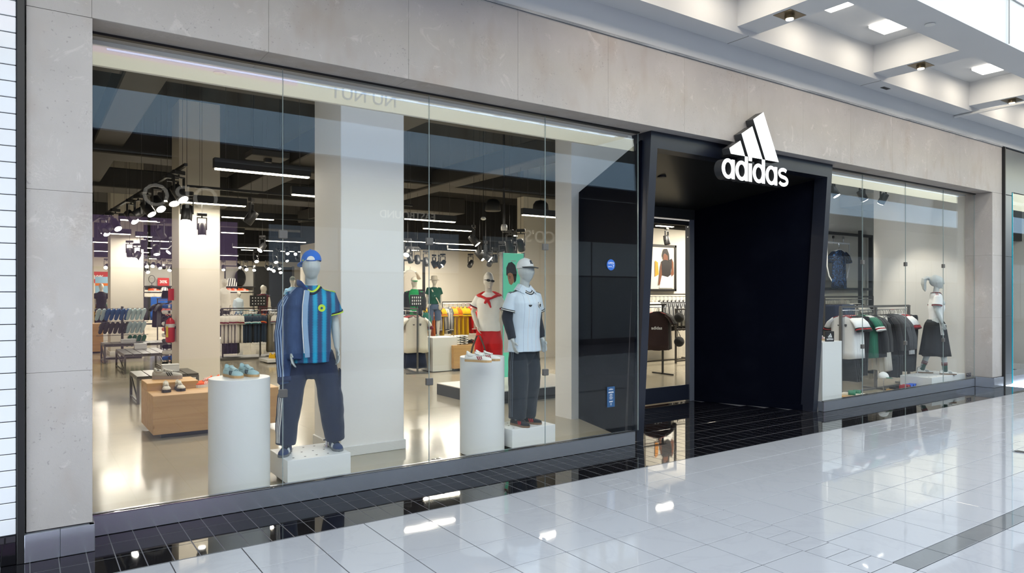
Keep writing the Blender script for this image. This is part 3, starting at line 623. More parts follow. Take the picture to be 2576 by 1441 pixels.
single = [(470, 482, 11.5, R(-25), 14, 1, 1.7, 'black spotlight hanging below the near end of the long left track', 50), (508, 536, 13.4, R(6), 4, 1, 1.5, 'lit black spotlight pointing straight down before the extinguisher column', 30),
          (632, 498, 11.6, R(-120), 35, 0, 1.6, 'dim black spotlight at the right end of the pendant bar before the glass joint', 0), (405, 552, 15, R(130), 40, 0, 1.4, 'unlit black spotlight left of the extinguisher column', 0),
          (362, 583, 17, R(160), 10, 0, 1.4, 'unlit black spotlight under the left pendant bars', 0), (326, 605, 18, R(150), 8, 0, 1.4, 'unlit black spotlight before the third cream column', 0), (345, 612, 18, R(-40), 40, 1, 1.5, 'lit black spotlight beside the third cream column', 0),
          (393, 595, 17, R(10), 20, 1, 1.5, 'lit black spotlight between third column and extinguisher column', 0), (432, 596, 17, R(-70), 45, 1, 1.4, 'lit black spotlight tucked at the edge of the extinguisher column', 0),
          (660, 592, 16, R(-60), 45, 1, 1.4, 'lit black spotlight hanging above the mannequin group', 0), (644, 628, 21, R(0), 40, 1, 1.4, 'lit black spotlight left over the jersey rail', 0), (693, 630, 21, R(0), 35, 1, 1.4, 'lit black spotlight right over the jersey rail', 0),
          (1192, 566, 13, R(50), 40, 1, 1.7, 'lit black spotlight at the end of the pendant bar over the sunglasses mannequin', 90), (1207, 604, 13.2, R(40), 45, 1, 1.7, 'first of four lit spotlights over the sunglasses mannequin', 80), (1222, 606, 13.0, R(50), 50, 1, 1.7, 'second of four lit spotlights over the sunglasses mannequin', 0),
          (1265, 606, 13.0, R(120), 30, 0, 1.7, 'third of the spotlights over the sunglasses mannequin, turned away', 0), (1288, 607, 13, R(-15), 16, 1, 1.7, 'last of four spotlights over the sunglasses mannequin', 90), (1310, 576, 11.5, R(130), 40, 0, 1.7, 'unlit spotlight beside the white dome camera', 0), (1282, 578, 11.5, R(100), 20, 0, 1.7, 'unlit spotlight behind the white dome camera', 0),
          (1092, 640, 18, R(30), 30, 0, 1.5, 'unlit spotlight at the left of the track over the yellow jackets', 0), (1104, 641, 18, R(60), 35, 0, 1.5, 'second unlit spotlight over the yellow jackets', 0), (1114, 638, 18, R(-60), 50, 1, 1.5, 'lit spotlight over the bucket hat mannequin', 70),
          (1184, 638, 17, R(-60), 45, 0, 1.5, 'unlit spotlight turned to the wall over the yellow jackets', 0), (1233, 634, 16, R(-60), 45, 0, 1.5, 'unlit spotlight left of the green poster', 0), (1245, 622, 15, R(0), 5, 0, 1.5, 'unlit spotlight hanging straight down over the green poster', 0),
          (1031, 622, 16, R(20), 20, 0, 1.5, 'unlit spotlight over the white jersey rail', 0), (1050, 624, 16, R(-20), 30, 0, 1.5, 'second unlit spotlight over the white jersey rail', 0), (1026, 600, 14, R(-50), 45, 1, 1.5, 'lit spotlight just right of the wide column', 0), (1072, 630, 16, R(0), 25, 0, 1.5, 'unlit spotlight beside the glass joint over the white jersey rail', 0),
          (1677, 572, 11.9, R(20), 10, 0, 1.6, 'round black spotlight seen through the entrance door', 0)]
for u, v, Y, yw, tl, lit, sc, lab, pw in single: spot(at_y(u, v, Y), yw, R(tl), lit, lab, 'ceiling spotlights', sc, pw, True)
k = 0
for (u, v) in ((368, 644), (385, 646), (400, 650), (412, 652), (428, 653), (370, 660), (562, 655), (600, 651), (618, 655), (640, 656), (672, 655), (682, 656), (690, 658), (702, 652), (706, 664), (700, 610), (722, 614), (744, 618), (720, 634), (748, 634), (300, 622), (285, 640), (268, 650), (1060, 656)):
    Y = 24 + (k % 4) * 1.1; lit = k % 4 != 3 or u in (600, 682); k += 1
    spot(at_y(u, v, Y), R(-30 + (k * 37) % 60), R(35 + (k * 13) % 30), lit, 'small %s spotlight in the far cluster, over %s' % ('lit' if lit else 'unlit', 'the shelf wall' if u < 430 else 'the far mannequins' if u < 715 else 'the blue capped mannequin'), 'far cluster of ceiling spotlights', 1.35, 0, True)
for i, (x, y, L) in enumerate(((3.2, 30.5, 3), (7.5, 31, 3), (1.6, 35.5, 3), (5.6, 36, 3), (10, 22.6, 3), (13.5, 11.6, 2.4), (15.2, 11.9, 1.8))):  # extra bars added only to brighten dim parts of the shop
    r = empty('linear_pendant_light', 'added fill pendant bar %s' % ['over the far left rails', 'over the far mannequins', 'before the far left wall', 'before the far shelf wall', 'over the bright jacket rail', 'over the clothes stand behind the door', 'over the mesh stand behind the door'][i], 'pendant light', (x, y, 3.6), group='linear pendant lights')
    MB().bbox(0, L, -.05, .05, .012, .145, .004).build('housing', M_BLACK, r); MB().bbox(.02, L - .02, -.036, .036, -.004, .014, .003).build('diffuser', M_LED, r)
    for q in (.15, L - .15): MB().tube([(q, 0, .145), (q, 0, 2.0)], .003, 4).build('cable', M_GREYM, r)
    area_light('lamp_light', (L / 2, 0, -.01), L - .05, .07, 64 * L, WARM, parent=r)
track((10.4, 7.3), (14.4, 7.3), 'added unseen black track above the right window display', 3.95)  # track and lit spots added out of sight to brighten the right window
for i, (x, yw, tl) in enumerate(((11.0, R(0), 25), (12.4, R(20), 30), (13.4, R(60), 30), (14.2, R(170), 35))): spot(Vector((x, 7.3, 3.95)), yw, R(tl), 1, 'added unseen spotlight over the right window display, %s' % ['first from the portal', 'second from the portal', 'third from the portal', 'aimed at the shield jersey'][i], 'added right window spotlights', 1.5, 260)
# wide white fittings on the ceiling
p = at_y(1268, 580, 11.3); r = empty('dome_camera', 'white dome security camera hanging from a pole', 'camera', p); MB().tube([(0, 0, .12), (0, 0, 5.6 - p.z)], .018, 8).build('pole', M_BLACK, r)
MB().lathe([(.03, .125), (.05, .12), (.062, .08), (.062, .02), (.055, .0)], 20).build('housing', plain('white plastic', (.8, .8, .78), .3), r, True); MB().ell((0, 0, 0), (.042, .042, .045)).build('dome', plain('smoked dome', (.04, .04, .045), .08), r, True)
p = at_y(1216, 550, 12); r = empty('smoke_detector', 'small round white detector under the dark ceiling', 'detector', p); MB().lathe([(.03, .035), (.04, .03), (.055, .0), (.05, -.015), (.02, -.03)], 20).build('body', plain('white plastic', (.8, .8, .78), .3), r, True); MB().tube([(0, 0, .03), (0, 0, 5.6 - p.z)], .008, 6).build('stem', M_BLACK, r)
p = at_y(1360, 520, 12.0); r = empty('ceiling_speaker', 'black bell shaped pendant speaker near the dome camera', 'speaker', p); MB().lathe([(.03, .14), (.11, .12), (.16, .05), (.18, -.12), (.17, -.13)], 24).build('housing', M_BLACK, r, True); MB().tube([(0, 0, .14), (0, 0, 5.6 - p.z)], .004, 5).build('cable', M_GREYM, r)
p = at_y(1240, 515, 14.0); r = empty('ceiling_speaker', 'black bell shaped pendant speaker left of the dome camera', 'speaker', p); MB().lathe([(.03, .14), (.12, .12), (.17, .05), (.19, -.14), (.18, -.15)], 24).build('housing', M_BLACK, r, True); MB().tube([(0, 0, .14), (0, 0, 5.6 - p.z)], .004, 5).build('cable', M_GREYM, r)
p = at_y(672, 392, 11.0); r = empty('ceiling_projector', 'flat dark grey box hanging above the first pendant bar', 'projector', p); MB().bbox(-.28, .28, -.22, .22, -.05, .05, .01).build('body', M_DUCT, r); MB().box(-.05, .05, -.08, .02, -.11, -.05).build('lens_block', M_BLACK, r)
for a in (-.2, .2): MB().tube([(a, 0, .05), (a, 0, 5.6 - p.z)], .01, 6).build('rod', M_BLACK, r)
# ================================================================== mannequins
M_MANN = plain('pale grey mannequin lacquer', (.47, .505, .51), .38, 0, .5, var=.05, scale=4); M_MANN2 = plain('warm ivory mannequin lacquer', (.66, .63, .56), .4, 0, .5, var=.05, scale=4)
def V(*a): return Vector(a)
def ringz(z, cx, cy, rx, ry, n=20, e=2.0):
    r = []
    for k in range(n):
        t = 2 * math.pi * k / n; c, s_ = math.cos(t), math.sin(t)
        r.append((cx + rx * math.copysign(abs(c) ** (2 / e), c), cy + ry * math.copysign(abs(s_) ** (2 / e), s_), z))
    return r
def rings(mb, rows, n=20, e=2.0): return mb.loft([ringz(z, cx, cy, rx, ry, n, e) for z, cx, cy, rx, ry in rows])
def hand(mb, w, d, n, curl=.45, side=1, k=1.0):
    """palm, four unequal fingers and a thumb; w wrist, d along the hand, n towards the palm"""
    d = d.normalized(); n = (n - d * n.dot(d)).normalized(); s_ = d.cross(n) * side
    mb.tube([w - d * .03, w + d * .02 * k, w + d * .06 * k, w + d * .09 * k], [(.024 * k, .019 * k), (.031 * k, .016 * k), (.040 * k, .015 * k), (.036 * k, .012 * k)], 12, up=n)
    for off, ln in ((-.030, .064), (-.010, .080), (.011, .084), (.031, .074)):
        b = w + d * .082 * k + s_ * off * k; d1 = (d + n * curl * .3).normalized(); d2 = (d + n * curl * .9).normalized(); d3 = (d + n * curl * 1.8).normalized(); l = ln * k
        mb.tube([b, b + d1 * l * .45, b + d1 * l * .45 + d2 * l * .33, b + d1 * l * .45 + d2 * l * .33 + d3 * l * .24], [.0098 * k, .0092 * k, .0084 * k, .0066 * k], 8)
    b = w + d * .028 * k + s_ * .030 * k; t1 = (d * .75 + s_ * .75 + n * .35).normalized(); t2 = (d * 1.0 + s_ * .15 + n * .45).normalized()
    mb.tube([b - s_ * .015, b + t1 * .034 * k, b + t1 * .034 * k + t2 * .034 * k], [.0135 * k, .0115 * k, .008 * k], 8)
class Pose:
    def __init__(s, **k):
        s.armR = [V(-.165, 0, 1.445), V(-.212, .03, 1.19), V(-.222, -.03, .945)]; s.armL = [V(.165, 0, 1.445), V(.212, .03, 1.19), V(.222, -.03, .945)]
        s.legR = [V(-.095, 0, .92), V(-.12, -.01, .50), V(-.13, .03, .085)]; s.legL = [V(.095, 0, .92), V(.12, -.01, .50), V(.13, .03, .085)]
        s.head = 0.0; s.tilt = 0.0; s.footR = R(-12); s.footL = R(12); s.female = False; s.face = False; s.fist = .5
        for a, b in k.items(): setattr(s, a, b)
def body_mesh(p, vox, mat):
    b = MB(); f = p.female
    if f: rings(b, [(.86, 0, 0, .15, .11), (.94, 0, .005, .178, .125), (1.02, 0, .0, .155, .11), (1.12, 0, 0, .118, .09), (1.22, 0, -.008, .132, .10), (1.31, 0, -.022, .152, .118), (1.38, 0, -.01, .152, .098), (1.43, 0, 0, .13, .08), (1.48, 0, 0, .06, .055)])
    else: rings(b, [(.86, 0, 0, .145, .11), (.94, 0, 0, .168, .12), (1.05, 0, 0, .152, .108), (1.15, 0, -.003, .145, .102), (1.28, 0, -.01, .156, .115), (1.38, 0, -.012, .166, .120), (1.45, 0, -.006, .160, .104), (1.50, 0, 0, .12, .082), (1.55, 0, 0, .068, .062)])
    if f:
        for sx in (-1, 1): b.ell((sx * .068, -.095, 1.295), (.058, .05, .055))
    zn = 1.46 if f else 1.5; hz = zn + .225; nr = .046 if f else .057
    b.tube([(0, .005, zn - .02), (0, -.004, zn + .06), (0, -.018, zn + .15)], [nr * 1.18, nr, nr * 1.02], 16)
    H = MB()                                     # egg shaped head, narrowing to the chin
    rows = []
    for k in range(15):
        t = -1 + 2 * k / 14; w_ = math.sqrt(max(.004, 1 - t * t)); nar = .80 + .20 * min(1, (t + 1) / .9)
        rows.append((t * .130, 0, -.012 * (1 - t) * .9, .084 * w_ * nar, (.102 if t > -.2 else .094) * w_ * (nar + .04)))
    rings(H, rows, 20)
    if p.face:
        H.tube([(0, -.092, .022), (0, -.105, -.012), (0, -.112, -.026), (0, -.095, -.034)], [.009, .011, .014, .010], 8)
        for sx in (-1, 1): H.ell((sx * .033, -.084, .012), (.017, .012, .008)); H.ell((sx * .076, .008, -.008), (.010, .020, .030)); H.ell((sx * .035, -.083, .032), (.022, .012, .006))
        H.ell((0, -.088, -.062), (.024, .012, .006)); H.ell((0, -.085, -.074), (.020, .012, .006)); H.ell((0, -.078, -.104), (.022, .018, .014))
    H.xf(Matrix.Translation((0, -.022, hz)) @ Matrix.Rotation(p.head, 4, 'Z') @ Matrix.Rotation(p.tilt, 4, 'X')); b.join(H)
    k = .88 if f else 1.0
    for arm, sd in ((p.armR, -1), (p.armL, 1)):
        if arm is None: continue
        s0, e0, w0 = arm; m1 = s0.lerp(e0, .45) ; m2 = e0.lerp(w0, .4)
        b.ell(s0, (.055 * k, .055 * k, .055 * k)); b.tube([s0, m1, e0, m2, w0], [.056 * k, .049 * k, .040 * k, .041 * k, .025 * k], 14)
        d = (w0 - e0).normalized(); hand(b, w0, d, V(-sd * .8, -.25, 0), p.fist, -1 if sd > 0 else 1, k)
    for lg in (p.legR, p.legL):
        h, kn, an = lg
        b.tube([h, h.lerp(kn, .4), kn, kn.lerp(an, .33), an, an - V(0, 0, .05)], [.092, .080, .056 if not f else .055, .056, .036, .036], 16)
        if p.fem_feet if hasattr(p, 'fem_feet') else False: pass
    return voxel(b, 'body', mat, vox, 3)
def place(name, label, loc, rz, p, vox=.007, mat=M_MANN, group=None):
    r = empty(name, label, 'mannequin', loc, rz, group); r['kind'] = 'thing'; obj('body', body_mesh(p, vox, mat), r); return r
# ---- clothes (all in the mannequin's own frame)
def tee(p, mat, name='shirt', vox=.009, hem=.80, w=1.0, sl=.62, wr=.006, flare=1.0, seed=0.0, sleeves=(1, 1), neck=True, fit=1.0, ztop=9):
    b = MB(); f = p.female; dz = -.05 if f else 0
    rows = [(hem + .12, 0, 0, .172 * w, .130 * w), (1.08 + dz, 0, -.003, .166 * w * fit, .128 * w), (1.25 + dz, 0, -.012, .174 * w, .140 * w + (.018 if f else 0)), (1.37 + dz, 0, -.014, .184 * w, .144 * w), (1.445 + dz, 0, -.006, .178 * w, .118 * w), (1.49 + dz, 0, .0, .142, .098), (1.52 + dz, 0, .002, .102, .087), (1.545 + dz, 0, .002, .078, .078)]
    rows = [(hem, 0, 0, .178 * w * flare, .134 * w)] + [q for q in rows if q[0] > hem + .05]; rows = [q for i, q in enumerate(rows) if i == 0 or q[0] > rows[i - 1][0]]
    rows = [q for q in rows if q[0] < ztop]; rings(b, rows, 28, 2.3)
    for arm, on in ((p.armR, sleeves[0]), (p.armL, sleeves[1])):
        if not on or arm is None: continue
        s0, e0, w0 = arm; end = s0.lerp(e0, sl) if sl <= 1 else e0.lerp(w0, sl - 1)
        pts = [s0 + V(-s0.x * .25, 0, .0), s0, s0.lerp(e0, sl * .5)] + ([end] if sl <= 1 else [e0, end]); rr = [.062, .072, .082, .092] if sl <= 1 else [.060, .068, .070, .064, .050]
        b.tube(pts, [q * (.9 if f else 1) for q in rr], 18)
    return voxel(b, name, mat, vox, 4, wr, 8.0, seed, wz=.8)
def trousers(p, mat, name='trousers', vox=.010, top=1.04, rad=(.092, .100, .100, .098, .092), cut=1.0, wr=.007, seed=3.0, hipw=1.0):
    b = MB(); rings(b, ([(.66, 0, 0, .04, .075), (.70, 0, 0, .085, .10), (.77, 0, 0, .14 * hipw, .118)] if cut > .5 else []) + [(.84, 0, 0, .165 * hipw, .125), (.93, 0, 0, .170 * hipw, .134), (top - .03, 0, 0, .150 * hipw, .118), (top, 0, 0, .142 * hipw, .11)], 24, 2.2)
    for lg in (p.legR, p.legL):
        h, kn, an = lg; end = kn.lerp(an, (cut - .5) * 2) if cut > .5 else h.lerp(kn, cut * 2)
        if cut > .5: pts = [h + V(0, 0, -.0), h.lerp(kn, .5), kn, kn.lerp(end, .6), end + V(0, 0, -.03)]; rr = rad
        else: pts = [h, h.lerp(end, .5), end]; rr = (rad[0], rad[0] * 1.05, rad[0] * 1.1)
        b.tube(pts, list(rr), 20)
    return voxel(b, name, mat, vox, 4, wr, 7.0, seed, wz=.9)
def band(mb_pts, rad, th, mat, name, parent, n=24):
    """short open ring round a limb between two points"""
    a, b = mb_pts; t = (b - a).normalized(); u = V(0, 1, 0) if abs(t.y) < .8 else V(1, 0, 0); s_ = t.cross(u).normalized(); q = s_.cross(t); m = MB(); rr = []
    for c, r in ((a, rad), (a, rad + th), (b, rad + th), (b, rad)): rr.append([c + s_ * (r * math.cos(2*math.pi*k/n)) + q * (r * math.sin(2*math.pi*k/n)) for k in range(n)])
    return m.loft(rr + [rr[0]], False, False).build(name, mat, parent, True)
def ribbon(pts, width, nrm, th, mat, name, parent):
    """flat strip along points; nrm = outward direction at each point"""
    A = []
    P = [Vector(p) for p in pts]
    for i, p in enumerate(P):
        t = (P[min(i+1, len(P)-1)] - P[max(i-1, 0)]).normalized(); n = Vector(nrm[i] if isinstance(nrm, list) else nrm); n = (n - t * n.dot(t)).normalized(); s_ = t.cross(n)
        A.append([p - s_ * width / 2, p + s_ * width / 2, p + s_ * width / 2 + n * th, p - s_ * width / 2 + n * th])
    return MB().loft(A).build(name, mat, parent)
def surf(ob, x, z, front=True, pad=.002):
    """y of the front (or back) skin of a child mesh at (x, z) in its own frame"""
    loc, nn, i, dd_ = bvh(ob).ray_cast(Vector((x, -1 if front else 1, z)), Vector((0, 1 if front else -1, 0)))
    return (loc.y - pad if front else loc.y + pad) if loc else (-.13 if front else .13)
def hit_from(ob, src, dst, pad=.002):
    s0 = Vector(src); d = (Vector(dst) - s0); loc, nn, i, dd_ = bvh(ob).ray_cast(s0, d.normalized(), d.length)
    return (loc + nn * pad, nn) if loc else (Vector(dst), -d.normalized())
def wrap(ob, pts, width, mat, name, parent, th=.002):
    """strip lying on a mesh: pts = list of (source, target) rays"""
    P, N = [], []
    for a, b in pts:
        l, n = hit_from(ob, a, b); P.append(l); N.append(n)
    return ribbon(P, width, N, th, mat, name, parent)
def decal(ob, poly, x0, z0, k, mat, name, parent, pad=.003):
    """flat emblem (list of polygons in x, z) laid on the chest at (x0, z0)"""
    m = MB()
    for pl in poly:
        a = [(x0 + x * k, surf(ob, x0 + x * k, z0 + z * k, True, pad), z0 + z * k) for x, z in pl]; c = [(x, y + .004, z) for x, y, z in a]; m.loft([a, c])
    return m.build(name, mat, parent)
def circ(r, n=20, x=0, z=0, e=1.0): return [(x + r * math.cos(2*math.pi*k/n), z + r * e * math.sin(2*math.pi*k/n)) for k in range(n)]
LEAF = [[(-.05, -.35), (.0, -.5), (.05, -.35), (.13, .15), (0, .55), (-.13, .15)], [(-.1, -.35), (-.2, .1), (-.62, .42), (-.72, .05), (-.5, -.25)], [(.1, -.35), (.2, .1), (.62, .42), (.72, .05), (.5, -.25)], [(-.55, -.42), (.55, -.42), (.5, -.36), (-.5, -.36)]]
TRIBAR = [[(-.5, -.5), (-.22, -.5), (-.34, -.22), (-.5, -.32)], [(-.15, -.5), (.15, -.5), (-.08, .1), (-.28, 0)], [(.22, -.5), (.52, -.5), (.16, .42), (-.02, .3)]]
SHIELD = [[(-.5, .55), (.5, .55), (.5, -.1), (.3, -.45), (0, -.62), (-.3, -.45), (-.5, -.1)]]
def cap_on(r, mat, brim_mat, hz, yaw, tilt=0.0, back=False, name='cap', logo=None, inner=None, hy=-.022):
    """baseball cap on a head whose centre is at height hz; yaw turns it, the brim points to -Y"""
    M = Matrix.Translation((0, hy, hz)) @ Matrix.Rotation(yaw, 4, 'Z') @ Matrix.Rotation(tilt, 4, 'X')
    m = MB(); rows = []
    for k in range(9):
        t = k / 8; a = t * math.pi / 2; rows.append([( .086 * math.cos(a) * math.cos(q) , .108 * math.cos(a) * math.sin(q) + .004, .035 + .105 * math.sin(a)) for q in [2*math.pi*j/24 for j in range(24)]])
    rows[-1] = [(.004 * math.cos(2*math.pi*j/24), .004 * math.sin(2*math.pi*j/24), .1405) for j in range(24)]
    m.loft([[(x * .97, y * .97, z - .012) for x, y, z in rows[0]]] + rows, False, True); m.xf(M); c = m.build(name, mat, r, True)
    b = MB(); up, dn = [], []
    for k in range(13):
        q = R(-168 + k * 13); x, y = .086 * math.cos(q), .106 * math.sin(q); f = math.sin(-q) ** .8 if math.sin(-q) > 0 else 0
        up.append(((x, y, .036), (x * 1.06, y - .075 * f, .030 - .010 * f + .012 * (abs(x) / .086 - 1) * f * -1 * -1)))
    L = [u[0] for u in up]; O = [u[1] for u in up]; n = len(L)
    v = L + O + [(x, y, z - .006) for x, y, z in O] + [(x, y, z - .006) for x, y, z in L]; f_ = []
    for k in range(n - 1): f_ += [(k, k+1, n+k+1, n+k), (n+k, n+k+1, 2*n+k+1, 2*n+k), (2*n+k, 2*n+k+1, 3*n+k+1, 3*n+k), (3*n+k, 3*n+k+1, k+1, k)]
    f_ += [(0, n, 2*n, 3*n), (n-1, 2*n-1, 3*n-1, 4*n-1)]
    b.add(v, f_); b.xf(M); b.build('cap_brim', brim_mat, c, True)
    MB().ell((0, .004, .142), (.009, .009, .006), 10, 6).xf(M).build('cap_button', mat, c, True)
    return c, M
# ---- shoe
_shoe = {}
def shoe_meshes(key, upper, sole, stripe, lace, lining, chunky=False):
    if key in _shoe: return _shoe[key]
    L, n = .285, 18; out = []
    prof = [(.000, .024, .050), (.008, .029, .058), (.03, .034, .060), (.08, .036, .054), (.13, .037, .054), (.18, .042, .048), (.22, .046, .040), (.255, .040, .034), (.276, .026, .026), (.284, .012, .018), (.287, .003, .008)]
    sh = .034 if chunky else .022
    outline = [(-x, y, 0) for y, x, h in prof][::-1] + [(x, y, 0) for y, x, h in prof]
    g = 1.10 if chunky else 1.05
    so = MB().loft([[(x * g, -(y - .14), z) for x, y, _ in outline] for z in (0, .004, sh - .004, sh)]); s_me = so.mesh('sole', sole, False)
    up = MB(); rr = []
    for y, x, h in prof:
        row = []
        for k in range(n):
            t = math.pi * k / (n - 1); c, s_ = math.cos(t), math.sin(t)
            row.append((x * math.copysign(abs(c) ** .75, c), -(y - .14), sh - .004 + (h - .004) * s_ ** .72))
        rr.append(row)
    up.loft(rr, True, True); u_me = up.mesh('upper', upper, True)
    rim = []
    for k in range(24):
        q = 2 * math.pi * k / 24; x, y = .031 * math.cos(q), .076 + .054 * math.sin(q); f = max(0, math.sin(q)); g2_ = max(0, -math.sin(q)); rim.append((x, y, sh + .052 + .030 * f ** 1.6 + .010 * g2_ ** 2))
    sc_ = lambda k, z: [(x * k, (y - .076) * k + .076, (sh + z) if z is not None else zz) for x, y, zz in rim]
    c_me = MB().loft([sc_(1.10, .030), [(x * 1.06, (y - .076) * 1.05 + .076, (z + sh + .030) / 2) for x, y, z in rim], sc_(1.0, None), [(x * .9, (y - .076) * .93 + .076, z + .001) for x, y, z in rim], sc_(.82, None), sc_(.78, .046)], True, False).mesh('collar', upper, True)
    li = MB().loft([sc_(.83, .049), sc_(.4, .047)], False, True).join(MB().loft([[(x * .80, (y - .076) * .84 + .076, z - .003) for x, y, z in rim], sc_(.78, .048)], False, False)).mesh('lining', lining)
    to = MB().tube([(0, .034, sh + .074), (0, .012, sh + .060), (0, -.02, sh + .052), (0, -.055, sh + .044)], [(.020, .006), (.021, .006), (.020, .006), (.014, .005)], 10, up=(0, 0, 1)).mesh('tongue', upper, True)
    la = []
    for k in range(5):
        y = .012 - k * .017; z = sh + .060 - k * .0032; la.append(MB().tube([(-.024, y + .004, z - .012), (-.008, y, z + .005), (.008, y, z + .005), (.024, y - .004, z - .012)], .0036, 6).mesh('lace', lace, True))
    st = []
    for sd in (-1, 1):
        for k in range(3):
            y0 = -.002 - k * .021; y1 = y0 - .026; a = []
            for j in range(4):
                f = j / 3; y = y1 + (y0 + .0 - y1) * f; z = sh + .002 + .034 * f; x = (.0395 - .014 * f * f + .002) ; a.append([(sd * x, y - .0055, z), (sd * x, y + .0055, z), (sd * (x + .003), y + .0055, z), (sd * (x + .003), y - .0055, z)])
            st.append(MB().loft(a).mesh('stripe', stripe))
    _shoe[key] = (s_me, u_me, c_me, li, to, la, st); return _shoe[key]
def shoe(key, cols, loc, rz, label=None, group=None, parent=None, scale=1.0, chunky=False, mirror=1):
    me = shoe_meshes(key, *cols, chunky=chunky)
    if parent: r = obj('shoe', me[1], parent, loc, rz)
    else: r = tag(obj('shoe', me[1], None, loc, rz), label, 'shoe', group)
    r.scale = (scale * mirror, scale, scale)
    obj('sole', me[0], r); obj('collar', me[2], r); obj('lining', me[3], r); obj('tongue', me[4], r)
    for q in me[5]: obj('lace', q, r)
    for q in me[6]: obj('stripe', q, r)
    return r
C_ = lambda n, r, g, b: cloth(n, srgb(r, g, b))
K_WHITE, K_BLACK, K_NAVY = C_('white fabric', 236, 236, 234), C_('black fabric', 20, 21, 24), C_('navy fabric', 30, 40, 66)
K_GUM = plain('gum rubber', srgb(196, 160, 112), .55); K_WSOLE = plain('white rubber', (.75, .75, .73), .5); K_BSOLE = plain('black rubber', (.02, .02, .022), .55); K_BROWNSOLE = plain('brown gum rubber', srgb(120, 92, 66), .55)
def suede(n, r, g, b): return cloth(n, srgb(r, g, b), .9)
SH_BLUE = (suede('pale aqua suede', 166, 196, 200), K_GUM, suede('dark slate stripe', 44, 56, 66), suede('pale aqua lace', 196, 216, 216), suede('grey lining', 96, 118, 122))
SH_WHITE = (suede('white leather upper', 232, 230, 224), K_GUM, suede('dark red stripe', 150, 32, 44), suede('white lace', 238, 236, 232), suede('cream lining', 214, 208, 196))
SH_NAVY = (suede('navy suede', 40, 58, 96), plain('grey rubber', (.12, .13, .14), .5), suede('light stripe', 214, 218, 220), suede('navy lace', 24, 32, 52), suede('navy lining', 22, 30, 48))
SH_BLACK = (suede('black suede', 22, 25, 30), K_BROWNSOLE, suede('red stripe', 176, 36, 40), suede('black lace', 16, 17, 19), suede('black lining', 14, 15, 17))
SH_SAMBA = (suede('white samba leather', 226, 226, 222), K_BROWNSOLE, suede('black stripe', 26, 26, 28), suede('white lace two', 236, 236, 234), suede('grey toe', 160, 160, 156))
SH_SILVER = (suede('silver mesh', 176, 176, 172), plain('grey midsole', srgb(158, 150, 150), .5), suede('black stripe two', 30, 30, 32), suede('silver lace', 200, 200, 196), suede('dark lining', 60, 60, 62))
SH_CREAM = (suede('cream mesh', 206, 202, 190), K_BSOLE, suede('black stripe three', 34, 34, 36), suede('cream lace', 222, 218, 208), suede('grey lining two', 90, 90, 92))
SH_ORANGE = (suede('orange mesh', 236, 96, 48), K_WSOLE, suede('white stripe', 240, 238, 236), suede('white lace three', 240, 238, 236), suede('dark lining two', 50, 44, 44))

# ------------------------------------------------------------ plinths and pedestals of the left window
M_PLW = plain('white satin laminate', (.74, .75, .75), .32, 0, .5, var=.04, scale=2)
def plinth(label, x0, x1, y0, y1, z0, z1, holes=True, feet=True):
    r = empty('display_plinth', label, 'plinth', ((x0 + x1) / 2, (y0 + y1) / 2, 0)); hx, hy = (x1 - x0) / 2, (y1 - y0) / 2
    MB().bbox(-hx, hx, -hy, hy, z0, z1, .003).build('box', M_PLW, r)
    if feet: MB().bbox(-hx + .05, hx - .05, -hy + .05, hy - .05, 0, z0, .003).build('foot', M_BLACK, r)
    if holes:
        hm = MB().cyl((0, 0), .010, 0, .0012, 14).mesh('hole', M_BLACK)
        for i in range(5):
            for j in range(3): obj('hole', hm, r, (-hx + .08 + i * (2 * hx - .16) / 4 + (.03 if j % 2 else -.0), -hy + .09 + j * (2 * hy - .18) / 2, z1))
    return r
plinth('white box plinth with dark holes carrying the blue jersey mannequin', 1.915, 2.507, 6.262, 6.82, .045, .255)
plinth('white box plinth with dark holes carrying the white shirt mannequin', 4.383, 4.985, 6.297, 6.76, .05, .25)
def pedestal(label, x, y, rad, h):
    r = empty('round_pedestal', label, 'pedestal', (x, y, 0)); MB().cyl((0, 0), rad - .012, 0, .012, 48).build('base', M_BLACK, r)
    MB().lathe([(rad - .004, .012), (rad, .016), (rad, h - .004), (rad - .004, h)], 64).build('drum', M_PLW, r, True, edge=True); return r
c1 = at_z(602, 1240, 0); pedestal('white round pedestal carrying the pale blue sneakers', 1.545, 6.43, .255, 1.012)
pedestal('white round pedestal carrying the white and red sneakers', 4.12, 6.50, .245, 1.06)
def on_top(u, v, z): p = at_z(u, v, z); return (p.x, p.y, z)
p = on_top(586, 948, 1.012); shoe('blue', SH_BLUE, p, R(12), 'pale blue suede sneaker, left one of the pair on the pedestal', 'pale blue sneakers', scale=1.02)
p = on_top(625, 945, 1.012); shoe('blue', SH_BLUE, p, R(14), 'pale blue suede sneaker, right one of the pair on the pedestal', 'pale blue sneakers', scale=1.02, mirror=-1)
p = on_top(1203, 910, 1.06); shoe('white', SH_WHITE, p, R(30), 'white sneaker with red stripes, front left one on the pedestal', 'white and red sneakers', scale=1.02)
p = on_top(1226, 907, 1.06); shoe('white', SH_WHITE, (p[0] + .01, p[1] + .02, p[2]), R(28), 'white sneaker with red stripes, back right one on the pedestal', 'white and red sneakers', scale=1.02, mirror=-1)
o = at_z(1098, 1156, 0); r = empty('floor_socket', 'square metal floor socket just behind the window glass', 'socket', (o.x, o.y, 0)); MB().bbox(-.075, .075, -.06, .06, 0, .006, .002).build('plate', M_CHROME, r); MB().box(-.045, -.01, -.03, .03, .006, .009).build('flap', M_GREYM, r); MB().box(.01, .045, -.03, .03, .006, .009).build('flap', M_GREYM, r)

